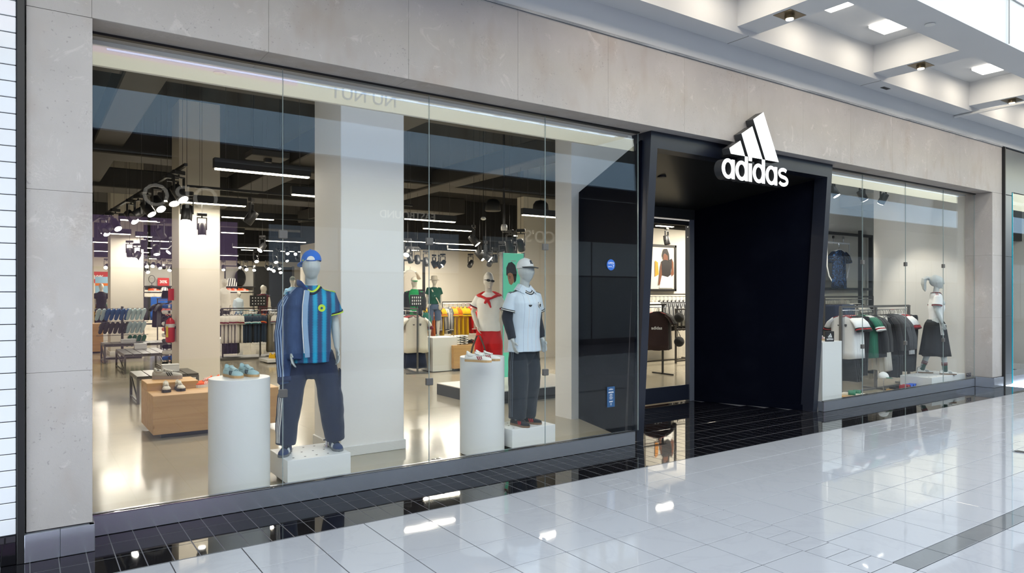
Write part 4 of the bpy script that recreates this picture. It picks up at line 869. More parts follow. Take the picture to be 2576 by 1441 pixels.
# ------------------------------------------------------------ mannequin with the blue jersey and draped denim jacket
def jersey_blue():
    m = Mat('blue jersey print', srgb(46, 70, 112), .7, 0, .3); x, y, z = m.co()
    saw = (z / .015).mod(1.0); spike = (saw - .5).abs() * 2.0
    wob = m.noise(22, 2, stretch=(.01, .01, 1)) * .03
    col = ((x + .018).tri(.043) / .043)              # 0..1 towards the middle of each bright column
    f = ((col - spike * .42 - .22 + wob) * 6).sat(); m.mix(f * ((m.noise(3.2, 1, stretch=(1.6, .01, .15)) - .36) * 6).sat(), srgb(18, 142, 190))
    mid = (((x + .018).tri(.043) - .036).abs() * -60 + 1).sat(); m.mix(f * mid * .6, srgb(40, 176, 214))
    n = m.noise(12, 3); m.mix((n - .45).sat() * .6, srgb(20, 40, 80)); m.bump(n, .2, .012); return m.m
K_JB = jersey_blue(); K_LIME = C_('lime trim', 196, 226, 60); K_DNAVY = C_('dark navy trim', 22, 30, 54)
def denim():
    m = Mat('washed blue denim', srgb(52, 74, 116), .75, 0, .3); n = m.noise(7, 5, .65); m.mix(((n - .45) * 3).sat() * .7, srgb(32, 48, 82)); l = m.noise(9, 4, .6, stretch=(3, 3, .6)); m.mix(((l - .55) * 5).sat() * .5, srgb(84, 108, 150)); f = m.noise(300, 2); m.bump(n + f * .2, .3, .012); return m.m
K_DENIM = denim(); K_LDEN = C_('pale denim lining', 140, 168, 200)
pz1 = Pose(legR=[V(-.10, 0, .92), V(-.19, -.02, .50), V(-.235, -.02, .085)], legL=[V(.10, 0, .92), V(.175, .0, .50), V(.225, .06, .085)], armL=[V(.165, 0, 1.445), V(.222, .03, 1.20), V(.240, -.02, .945)], armR=[V(-.165, 0, 1.445), V(-.205, .02, 1.20), V(-.185, -.10, .93)], footR=R(-14), footL=R(10))
a1 = place('mannequin', 'pale mannequin in a blue patterned jersey, denim jacket over one shoulder, backwards blue cap', (2.225, 6.545, .257 + .0), R(-15), pz1, .0065)
ZO = .022                                       # shoes lift the figure a little
for c in a1.children: c.location.z = ZO
sh = obj('jersey', tee(pz1, K_JB, 'jersey', .008, .82, 1.09, .66, .006, flare=1.06), a1, (0, 0, ZO))
s0, e0, w0 = pz1.armL
band((s0.lerp(e0, .60), s0.lerp(e0, .655)), .094, .005, K_DNAVY, 'cuff', sh); band((s0.lerp(e0, .655), s0.lerp(e0, .70)), .095, .005, K_LIME, 'cuff', sh)
def collar(shirt, mat, parent, z0=1.53, drop=.055, wdt=.016, name='collar', th=.005):
    """trim lying on the neckline, dipping to a V in front"""
    rays = []
    for k in range(33):
        q = R(-90 + 360 * k / 32); fr = max(0, -math.sin(q)) ** 4; z = z0 - drop * fr; rays.append(((.4 * math.cos(q), .4 * math.sin(q), z + .05), (0, 0, z)))
    return wrap(shirt, rays, wdt, mat, name, parent, th)
collar(sh, K_LIME, sh, 1.538, .066, .018); collar(sh, K_DNAVY, sh, 1.518, .070, .018)
decal(sh, [circ(1, 24)], .085, 1.335, .034, K_LIME, 'crest', sh); decal(sh, [circ(1, 5)], .085, 1.335, .013, K_JB, 'crest', sh, .0075); decal(sh, [[(-.5, -.6), (.1, .9), (.6, .9), (.1, -.2)]], -.055, 1.33, .022, K_LIME, 'logo', sh)
for k in (-1, 0, 1): wrap(sh, [((.06 + t * .16 , k * .018 - .005, 1.9), (.06 + t * .16, k * .018 - .005, 1.0)) for t in [j / 10 for j in range(11)]], .008, K_LIME, 'shoulder_stripe', sh)
tr = obj('trousers', trousers(pz1, K_NAVY, 'trousers', .009, 1.03, (.095, .112, .118, .106, .092), 1.0, .008, 3.0), a1, (0, 0, ZO))
h, kn, an = pz1.legR
def leg_stripe(ob, lg, sd, mat, t0, t1, offs, w_=.0085, name='side_stripe', ang=-.25):
    h, kn, an = lg
    for o_ in offs:
        pts = []
        for j in range(14):
            t = t0 + (t1 - t0) * j / 13; c = h.lerp(kn, t * 2) if t < .5 else kn.lerp(an, (t - .5) * 2); d = V(sd * math.cos(ang + o_), math.sin(ang + o_), 0)
            pts.append((c + d * .4, c))
        wrap(ob, pts, w_, mat, name, ob)
leg_stripe(tr, pz1.legR, -1, K_WHITE, .0, .30, (-.2, 0, .2), .011, ang=-.7); leg_stripe(tr, pz1.legR, -1, K_WHITE, .42, 1.0, (-.2, 0, .2), .011, ang=-.7)
for lg, sd in ((pz1.legL, 1), (pz1.legR, -1)):
    c = lg[0].lerp(lg[1], .62); MB().bbox(-.05, .05, -.008, .008, -.09, .09, .006).xf(Matrix.Translation(c + V(sd * .118, .0, 0)) @ Matrix.Rotation(R(90), 4, 'Z')).build('cargo_pocket', K_NAVY, tr)
for lg, ft, mr in ((pz1.legR, pz1.footR, 1), (pz1.legL, pz1.footL, -1)): shoe('navy', SH_NAVY, (lg[2].x, lg[2].y - .045, -.002), ft, parent=a1, mirror=mr, scale=1.05)
K_CAPB = C_('royal blue cap fabric', 40, 110, 214)
cp, Mx = cap_on(a1, K_CAPB, K_CAPB, 1.745 + ZO, R(212), R(8), name='cap')
o_ = [(.036 * math.cos(R(q)), .040 + .036 * math.sin(R(q))) for q in range(0, 181, 15)]
MB().loft([[(x, -.1125 + (z - .04) * .22 + x * x * 6.5, z) for x, z in o_], [(x, -.104 + (z - .04) * .22 + x * x * 6.5, z) for x, z in o_]]).xf(Matrix.Translation((0, -.021, 1.745 + ZO)) @ Matrix.Rotation(R(-6), 4, 'Z')).build('strap_opening', K_WHITE, cp)
MB().tube([(-.045, -.098, .034), (0, -.108, .032), (.045, -.098, .034)], [(.008, .003)] * 3, 6).xf(Matrix.Translation((0, -.02, 1.745 + ZO)) @ Matrix.Rotation(R(-6), 4, 'Z')).build('strap', K_CAPB, cp, True)
decal_ = MB().prism([(x * .02, z * .02) for x, z in ((-.5, -.5), (.5, -.5), (.15, .5))], -.002, .002).xf(Matrix.Translation((-.078, -.058, 1.785 + ZO)) @ Matrix.Rotation(R(-55), 4, 'Z')).build('logo', K_LIME, cp)
# the jacket hung over its right shoulder
jk = MB(); rings(jk, [(.86, -.148, .0, .095, .160), (1.0, -.152, 0, .095, .163), (1.2, -.152, -.002, .095, .165), (1.36, -.140, -.004, .095, .160), (1.45, -.122, 0, .090, .135), (1.53, -.088, .01, .055, .092)], 24, 2.4)
jk.tube([(-.15, 0, 1.44), (-.22, .01, 1.34), (-.248, .02, 1.12), (-.24, -.02, .88), (-.232, -.05, .70), (-.228, -.06, .63)], [.075, .088, .084, .080, .074, .066], 20)
jo = obj('jacket', voxel(jk, 'jacket', K_DENIM, .008, 4, .010, 7.5, 11.0, wz=.8), a1, (0, 0, ZO))
ribbon([(-.045, -.150, 1.50), (-.062, -.172, 1.36), (-.066, -.180, 1.20), (-.058, -.180, 1.05), (-.048, -.176, .95), (-.046, -.172, .88)], .045, (.25, -1, .1), .006, K_LDEN, 'lining', jo)
ribbon([(-.070, -.153, 1.50), (-.088, -.176, 1.36), (-.092, -.185, 1.20), (-.084, -.186, 1.05), (-.074, -.182, .92)], .007, (0, -1, 0), .005, K_WHITE, 'zip', jo)
MB().tube([(-.10, .075, 1.555), (-.125, .0, 1.575), (-.095, -.075, 1.560), (-.045, -.125, 1.50)], [(.010, .026), (.010, .030), (.010, .032), (.008, .026)], 10).build('collar', C_('navy rib knit', 52, 74, 132), jo, True)
for k in (-1, 0, 1):
    pts = [((-.13 - .5 * t * 0 - .10 * t, -1, 0), 0) for t in (0,)]
    arm = [V(-.13, 0, 1.47), V(-.22, .01, 1.34), V(-.248, .02, 1.12), V(-.24, -.02, .88), V(-.232, -.05, .70)]; rays = []
    for j in range(13):
        t = j / 12 * 4; i_ = min(3, int(t)); c = arm[i_].lerp(arm[i_ + 1], t - i_); up = max(0, 1 - t * .9); d = V(-.62, -.80 + 0, up * 1.2).normalized(); sdv = V(.8, -.6, 0) * (k * .024); rays.append((c + d * .4 + sdv, c + sdv))
    wrap(jo, rays, .011, C_('pale stripe on denim', 150, 172, 206), 'sleeve_stripe', jo)
band((V(-.232, -.05, .69), V(-.228, -.06, .645)), .072, .006, C_('navy rib cuff', 36, 50, 86), 'cuff', jo)
pole = MB().tube([(.15, .11, .0), (.15, .11, .12)], .012, 10); pole.cyl((.15, .11), .028, 0, .012, 16); pole.tube([(.15, .11, .07), (.115, .09, .075)], .008, 8)
pole.build('support_rod', M_CHROME, a1)

# ------------------------------------------------------------ mannequin with the pale striped football shirt
def shirt_white():
    m = Mat('pale pinstriped shirt', srgb(204, 218, 232), .65, 0, .3); x, y, z = m.co()
    for off, c in ((.0, srgb(120, 140, 190)), (.055, srgb(214, 130, 120)), (.11, srgb(150, 160, 190)), (-.055, srgb(222, 170, 120)), (-.11, srgb(70, 90, 140))): m.mix((((x - off).abs() - .0015) * -900).sat() * .8, c)
    n = m.noise(9, 3); m.mix((n - .5).sat() * .5, srgb(176, 194, 214)); m.bump(n, .18, .012); return m.m
K_SW = shirt_white()
pz2 = Pose(armR=[V(-.165, 0, 1.445), V(-.210, .035, 1.19), V(-.205, -.055, .945)], armL=[V(.165, 0, 1.445), V(.215, .04, 1.19), V(.240, -.03, .945)], legR=[V(-.09, 0, .92), V(-.10, -.02, .5), V(-.10, .0, .085)], legL=[V(.09, 0, .92), V(.095, .0, .5), V(.085, .06, .085)], head=R(12), footR=R(0), footL=R(20))
a2 = place('mannequin', 'pale mannequin in a white pinstriped football shirt over black sleeves, white cap', (4.69, 6.50, .252), R(2), pz2, .0065)
for c in a2.children: c.location.z = ZO
s2 = obj('undershirt', tee(pz2, C_('charcoal long sleeve', 34, 38, 48), 'undershirt', .009, .98, .86, 1.93, .008, seed=5, ztop=1.47), a2, (0, 0, ZO))
sh = obj('football_shirt', tee(pz2, K_SW, 'football_shirt', .008, .815, 1.12, .66, .005, seed=2, flare=1.05), a2, (0, 0, ZO))
for s0, e0, w0 in (pz2.armR, pz2.armL):
    for t, mt in ((.585, K_BLACK), (.62, K_WHITE), (.655, K_BLACK)): band((s0.lerp(e0, t), s0.lerp(e0, t + .035)), .094, .005, mt, 'cuff', sh)
collar(sh, K_BLACK, sh, 1.502, .055, .010); collar(sh, K_WHITE, sh, 1.514, .055, .010, th=.004); collar(sh, K_BLACK, sh, 1.526, .055, .010)
for sx in (-1, 1):
    inn = [V(sx * .022, -.070, 1.540), V(sx * .055, -.045, 1.570), V(sx * .066, .0, 1.580), V(sx * .055, .045, 1.585), V(sx * .01, .065, 1.585)]
    out_ = [hit_from(sh, (sx * .085, -1, 1.462), (sx * .085, 0, 1.462), .008)[0]] + [hit_from(sh, (sx * x_, y_, 1.9), (sx * x_, y_, 1.2), .010)[0] for x_, y_ in ((.118, -.055), (.118, .0), (.10, .055), (.02, .085))]
    v_ = inn + out_; v2 = [p_ + V(0, 0, .004) for p_ in v_]; f_ = [(k, k + 1, 6 + k, 5 + k) for k in range(4)]
    MB().add(v_ + v2, f_ + [tuple(10 + i for i in q[::-1]) for q in f_] + [(0, 5, 15, 10), (4, 14, 19, 9)] + [(k + 1, k, 10 + k, 11 + k) for k in range(4)] + [(5 + k, 6 + k, 16 + k, 15 + k) for k in range(4)]).build('collar', K_SW, sh)
decal(sh, LEAF, -.045, 1.34, .030, K_BLACK, 'logo', sh); decal(sh, SHIELD, .098, 1.345, .058, K_BLACK, 'crest', sh); decal(sh, SHIELD, .098, 1.345, .050, K_WHITE, 'crest', sh, .0075); decal(sh, [[(-.25, -.3), (.1, -.35), (.3, .1), (.05, .35), (-.2, .2)], circ(.12, 10, .15, -.3)], .098, 1.345, .048, K_BLACK, 'crest', sh, .012)
for k in (-1, 0, 1):
    for sx in (-1, 1): wrap(sh, [((sx * (.085 + t * .135), k * .020 - .005, 1.9), (sx * (.085 + t * .135), k * .020 - .005, 1.0)) for t in [j / 10 for j in range(11)]], .009, K_BLACK, 'shoulder_stripe', sh)
tr = obj('trousers', trousers(pz2, C_('dark slate trousers', 26, 34, 44), 'trousers', .009, 1.0, (.094, .112, .116, .110, .104), 1.0, .007, 8.0, .98), a2, (0, 0, ZO))
leg_stripe(tr, pz2.legR, -1, C_('grey side stripe', 112, 122, 134), .12, 1.0, (-.1, .1), .006)
wrap(tr, [((-.02 + .20 * t, -1, .98 - .30 * t), (-.02 + .20 * t, 0, .98 - .30 * t)) for t in (0, .3, .6, .9)], .028, K_BLACK, 'strap', tr, .004)
for lg, ft, mr in ((pz2.legR, R(2), 1), (pz2.legL, R(26), -1)): shoe('black', SH_BLACK, (lg[2].x, lg[2].y - .05, -.002), ft, parent=a2, mirror=mr, scale=1.05)
cp, Mx = cap_on(a2, C_('white cap fabric', 224, 226, 228), K_BLACK, 1.742 + ZO, R(12), R(-4), name='cap')
MB().prism([(-.02, -.022), (-.008, -.016), (.012, -.022), (.02, -.012), (.006, 0), (.018, .02), (.002, .026), (-.012, .024), (-.016, .004)], -.003, .003).xf(Mx @ Matrix.Translation((0, -.092, .082)) @ Matrix.Rotation(R(-26), 4, 'X')).build('logo', K_BLACK, cp)

# ------------------------------------------------------------ walking woman mannequin in the right window
plinth('white box plinth under the walking woman mannequin', 13.2, 14.5, 5.93, 6.48, .04, .25)
pf = Pose(female=True, face=True, armR=[V(-.160, 0, 1.40), V(-.195, .02, 1.16), V(-.19, -.07, .93)], armL=[V(.160, 0, 1.40), V(.19, .03, 1.15), V(.19, -.02, .92)], legR=[V(-.085, 0, .90), V(-.08, -.10, .49), V(-.07, -.14, .08)], legL=[V(.085, 0, .90), V(.085, .06, .49), V(.08, .21, .08)])
a3 = place('mannequin', 'ivory woman mannequin with ponytail in white jersey and sheer black skirt', (13.95, 6.20, .252), R(34), pf, .0065, M_MANN)
for c in a3.children: c.location.z = .02
hz = 1.685 + .02
hr = MB()
hr.ell((0, .012, hz + .03), (.084, .098, .112), 20, 12); hb = MB()
hr.tube([(0, .095, hz + .065), (0, .145, hz + .085), (0, .185, hz + .06), (0, .198, hz - .02), (0, .185, hz - .10), (0, .165, hz - .155)], [.030, .040, .048, .046, .036, .012], 12)
for k in range(7):
    a_ = -.06 + k * .02; hr.tube([(a_, .12, hz + .09), (a_ * 1.3, .20, hz + .06), (a_ * 1.3, .225 - abs(a_) * .4, hz - .03), (a_ * .9, .20, hz - .12), (a_ * .5, .17, hz - .17)], [.012, .014, .014, .011, .005], 8)
obj('hair', voxel(hr, 'hair', M_MANN, .005, 3, .0035, 16, wz=.3), a3)
MB().tube([(.0, .098 + .0, hz + .068)] * 1 + [(0, .118, hz + .072)], [.034, .034], 14).build('hair_band', M_MANN, a3, True)
K_TW = C_('white jersey fabric', 228, 230, 232); K_RED = C_('deep red trim', 158, 34, 42)
sh = obj('jersey', tee(pf, K_TW, 'jersey', .0085, .965, .86, .60, .004, fit=.92), a3, (0, 0, .02))
for s0, e0, w0 in (pf.armR, pf.armL): band((s0.lerp(e0, .54), s0.lerp(e0, .585)), .081, .005, K_BLACK, 'cuff', sh); band((s0.lerp(e0, .585), s0.lerp(e0, .63)), .081, .005, K_RED, 'cuff', sh)
collar(sh, K_BLACK, sh, 1.474, .035, .010); collar(sh, K_RED, sh, 1.486, .035, .010)
for k in (-1, 0, 1):
    for sx in (-1, 1): wrap(sh, [((sx * (.07 + t * .11), k * .016, 1.9), (sx * (.07 + t * .11), k * .016, 1.0)) for t in (0, .3, .6, .95)], .007, K_RED, 'shoulder_stripe', sh)
decal(sh, LEAF, -.05, 1.30, .024, K_BLACK, 'logo', sh)
sk = MB(); rows = []
for j in range(12):
    t = j / 11; z = 1.01 - .67 * t; row = []
    for k in range(60):
        q = 2 * math.pi * k / 60; wv = 1 + (.02 + .055 * t) * math.sin(9 * q + 1.3 * math.sin(q)); row.append(((.140 + .055 * min(1, t * 8) + .045 * t) * wv * math.cos(q), .012 + (.122 + .040 * min(1, t * 8) + .085 * t) * wv * math.sin(q), z + .012 * t * math.sin(5 * q)))
    rows.append(row)
K_SHEER = Mat('sheer black chiffon', srgb(30, 32, 35), .8, 0, .2); n_ = K_SHEER.noise(40, 3); K_SHEER.mix(((n_ - .55) * 8).sat() * .5, srgb(16, 17, 19)); K_SHEER = K_SHEER.m
so_ = sk.loft(rows, True, True).build('skirt', K_SHEER, a3, True)
for o_ in (-.02, 0, .02): wrap(so_, [((-.6, o_ - .05 - .06 * t, 1.0 - .67 * t), (0, o_ - .05 - .06 * t, 1.0 - .67 * t)) for t in (0, .1, .2, .3, .4)], .009, K_WHITE, 'side_stripe', so_, .004)
for lg, ft, mr in ((pf.legR, 0, 1), (pf.legL, 0, -1)):
    an = lg[2]; kn = lg[1]; c0 = an.lerp(kn, .30)
    MB().tube([c0, an.lerp(kn, .12), an + V(0, 0, -.03)], [.047, .043, .042], 14).build('sock', C_('green sock', 34, 74, 62), a3, True)
    for t in (.22, .27, .32): band((an.lerp(kn, t), an.lerp(kn, t + .03)), .046, .005, C_('dark red sock band', 120, 40, 46), 'sock_band', a3)
    shoe('samba', SH_SAMBA, (an.x, an.y - .045, 0), ft, parent=a3, mirror=mr, scale=.95)
rod = MB().tube([(0, .30, 0), (0, .30, .10), (0, .24, .13)], .007, 8); rod.cyl((0, .30), .03, 0, .01, 14); rod.build('support_rod', M_CHROME, a3)

# ------------------------------------------------------------ mannequin with sunglasses and duffel bag
pl = empty('low_platform', 'low black edged platform with pale top under the sunglasses mannequin', 'platform', (7.1, 9.95, 0)); MB().bbox(-1.25, 1.25, -.75, .75, .0, .185, .004).build('body', M_BLACK, pl); MB().bbox(-1.25, 1.25, -.75, .75, .185, .20, .003).build('top', plain('pale terrazzo', (.62, .60, .56), .3, scale=40), pl)
ps = Pose(face=True, head=R(22), tilt=R(-4), armR=[V(-.165, 0, 1.445), V(-.265, .02, 1.21), V(-.175, -.14, .98)], armL=[V(.165, 0, 1.445), V(.25, .06, 1.21), V(.20, .08, .96)])
a4 = place('mannequin', 'ivory mannequin in sunglasses, white top, red scarf and red shorts holding a bag', (6.37, 9.85, .20), R(-38), ps, .009, M_MANN2)
for c in a4.children: c.location.z = ZO
hr = MB().ell((0, -.006, 1.765 + ZO), (.086, .104, .112), 20, 12); obj('hair', voxel(hr, 'hair', M_MANN2, .008, 2, .006, 26), a4, (0, .012, .01))
gl = MB()
for sx in (-1, 1): gl.ell((sx * .037, -.118, 0), (.036, .016, .021), 12, 8); gl.tube([(sx * .07, -.112, .004), (sx * .086, -.02, .004)], .005, 6)
gl.tube([(-.012, -.128, .004), (.012, -.128, .004)], .005, 6); gl.xf(Matrix.Translation((0, -.022, 1.74 + ZO)) @ Matrix.Rotation(R(22), 4, 'Z') @ Matrix.Rotation(R(8), 4, 'Y')); gl.build('sunglasses', plain('black glossy plastic', (.01, .01, .01), .15), a4, True)
sh = obj('top', tee(ps, C_('bright white fabric', 244, 244, 240), 'top', .011, .90, 1.10, .62, .008, seed=7), a4, (0, 0, ZO))
K_REDF = C_('bright red fabric', 206, 30, 34)
for s0, e0, w0 in (ps.armR, ps.armL): band((s0.lerp(e0, .55), s0.lerp(e0, .60)), .095, .005, K_NAVY, 'cuff', sh); band((s0.lerp(e0, .60), s0.lerp(e0, .645)), .095, .005, K_REDF, 'cuff', sh)
sc = MB().tube([(-.20, .02, 1.485), (-.13, -.10, 1.49), (-.02, -.165, 1.44), (.06, -.16, 1.45), (.16, -.08, 1.50), (.21, .02, 1.49), (.1, .10, 1.54), (-.1, .10, 1.54), (-.20, .02, 1.485)], [.024, .025, .024, .022, .025, .024, .026, .026, .024], 10); sc.tube([(-.0, -.17, 1.44), (.03, -.185, 1.36), (.055, -.18, 1.29)], [.020, .024, .014], 8); sc.tube([(.0, -.17, 1.44), (-.05, -.18, 1.36)], [.03, .02], 8)
obj('scarf', voxel(sc, 'scarf', K_REDF, .010, 2, .004, 14), a4, (0, 0, ZO))
obj('shorts', trousers(ps, K_REDF, 'shorts', .012, 1.02, (.100, .13, .12, .1, .09), .52, .008, 1.0), a4, (0, 0, ZO))
for lg, mr in ((ps.legR, 1), (ps.legL, -1)): shoe('white', SH_WHITE, (lg[2].x, lg[2].y - .045, 0), 0, parent=a4, mirror=mr, scale=1.05)
hp = a4.matrix_basis @ V(-.16, -.17, .85)
bg_ = empty('duffel_bag', 'grey duffel bag hanging from the sunglasses mannequin hand', 'bag', (hp.x, hp.y, hp.z), R(-30)); K_BAG = C_('dark taupe nylon', 92, 88, 82)
b = MB().tube([(-.27, 0, -.46), (-.25, 0, -.46), (.25, 0, -.46), (.27, 0, -.46)], [(.09, .09), (.115, .13), (.115, .13), (.09, .09)], 20, up=(0, 0, 1)); obj('body', voxel(b, 'body', K_BAG, .012, 3, .008, 9), bg_)
for y in (-.07, .05): MB().tube([(-.13, y * 1.4, -.36), (-.09, y, -.18), (-.02, y * .2, .0), (.03, y * .2, .0), (.10, y, -.18), (.14, y * 1.4, -.36)], [(.013, .004)] * 6, 8).build('handle', K_BAG, bg_, True)
MB().tube([(-.2, -.06, -.345), (.2, -.06, -.345)], .006, 6).build('zip', M_BLACK, bg_)

# ------------------------------------------------------------ smaller mannequins deeper in the shop
def far_mannequin(label, u, v_feet, Y, rz, top, bottom, hemz=.82, bot='trousers', pose=None, hat=None, wrk=.006, height_to=None, sl=.62, base=None, vox=.014, mat=M_MANN2):
    ps_ = pose or Pose(); q = at_y(u, v_feet, Y); a = place('mannequin', label, q, rz, ps_, vox, mat)
    obj('top', tee(ps_, top, 'top', vox, hemz, 1.0, sl, wrk), a)
    if bot == 'trousers': obj('trousers', trousers(ps_, bottom, 'trousers', vox, 1.02), a)
    elif bot == 'shorts': obj('shorts', trousers(ps_, bottom, 'shorts', vox, 1.02, cut=.48), a)
    if hat: cap_on(a, hat, hat, 1.742 if not ps_.female else 1.69, ps_.head)
    if base is not None:
        r = empty('display_plinth', base, 'plinth', (q.x, q.y, 0)); MB().bbox(-.32, .32, -.3, .3, .0, q.z, .004).build('box', M_PLW, r); MB().box(-.3, .3, -.28, .28, 0, .02).build('foot', M_BLACK, r)
    return a
K_GREEN = C_('green jersey', 30, 140, 80); K_DGREEN = C_('dark green jersey', 24, 84, 66); K_SLATE = C_('slate blue skirt', 84, 100, 128); K_MAROON = C_('maroon vest', 84, 30, 40); K_CREAM = C_('cream fabric', 222, 214, 196)
g1 = far_mannequin('mannequin in a green jersey and dark jacket with white and green cap', 1042, 871, 17.0, R(-30), K_GREEN, K_BLACK, .78, base='white plinth under the green jersey mannequin')
jk = MB()
for sx in (-1, 1): rings(jk, [(.86, sx * .145, .03, .08, .15), (1.2, sx * .14, .03, .08, .155), (1.42, sx * .14, .02, .085, .13), (1.50, sx * .12, .03, .06, .09)], 18, 2.3); jk.tube([(sx * .18, .01, 1.46), (sx * .25, .03, 1.2), (sx * .25, -.02, .97)], [.09, .085, .07], 14)
obj('jacket', voxel(jk, 'jacket', C_('charcoal jacket', 40, 42, 46), .014, 3, .008, 8), g1)
cap_on(g1, C_('cream cap', 232, 226, 210), K_GREEN, 1.742, R(20))
collar(g1.children[1], K_WHITE, g1, 1.515, .08, .022)
pw = Pose(female=True)
g2 = far_mannequin('mannequin in a dark green jersey, blue shorts and bucket hat', 1092, 850, 18.2, R(-12), K_DGREEN, K_SLATE, 1.0, 'shorts', pw, base='white plinth under the bucket hat mannequin')
bh = MB().lathe([(.155, .005), (.15, .0), (.10, .035), (.095, .10), (.085, .13), (.03, .14), (.002, .141)], 28).xf(Matrix.Translation((0, -.022, 1.70))); bh.build('bucket_hat', K_CREAM, g2, True)
ribbon([(-.10, -.11, 1.42), (-.02, -.155, 1.25), (.08, -.14, 1.08), (.13, -.11, .98)], .03, (0, -1, .2), .01, K_CREAM, 'bag_strap', g2); MB().ell((.15, -.11, .90), (.055, .05, .08)).build('pouch', K_CREAM, g2, True)
for sx, mr in ((-1, 1), (1, -1)): shoe('green', (suede('green suede', 40, 120, 88), K_GUM, K_WHITE, K_WHITE, K_BLACK), (sx * .13, -.02, 0), sx * R(8), parent=g2, mirror=mr)
g3 = far_mannequin('mannequin in a maroon and cream jacket behind the jersey rail', 661, 850, 25.0, R(-6), K_MAROON, K_NAVY, .78, sl=.05, base='pale plinth under the maroon jacket mannequin')
tee_me = tee(Pose(), K_CREAM, 'sleeves', .016, .9, .93, 1.9, .005, ztop=1.47); obj('sleeves', tee_me, g3)
wrap(g3.children[1], [((-.12 + .24 * t, -1, 1.46 - .5 * t), (-.12 + .24 * t, 0, 1.46 - .5 * t)) for t in (0, .3, .6, .9)], .05, K_BLACK, 'bag_strap', g3, .01)
far_mannequin('mannequin in a navy jersey behind the maroon jacket', 666, 838, 28.0, R(-10), C_('navy blue jersey', 40, 56, 110), K_NAVY, .8, base='pale plinth under the navy jersey mannequin')
far_mannequin('small child mannequin in a pale blue striped top and jeans', 600, 835, 26.5, R(20), C_('pale blue striped top', 190, 206, 218), C_('mid blue jeans', 70, 104, 150), .85, sl=1.8, base='pale plinth under the child mannequin').scale = (.8,) * 3
far_mannequin('white mannequin leaning at the edge of the extinguisher column', 563, 850, 23.0, R(30), C_('white knit', 226, 222, 212), C_('charcoal pants', 40, 40, 44), .85, sl=1.8, base='pale plinth under the leaning white mannequin')
far_mannequin('mannequin in a black and white vest at the far left', 255, 838, 30.0, R(-10), C_('black white vest', 40, 40, 44), K_BLACK, .85, base='pale plinth under the vest mannequin')
far_mannequin('mannequin with camouflage cap behind the blue capped one', 736, 845, 22.0, R(-20), C_('light blue hooded top', 120, 160, 190), K_NAVY, .82, hat=C_('dark camouflage cap', 50, 56, 50), base='pale plinth under the camouflage cap mannequin')
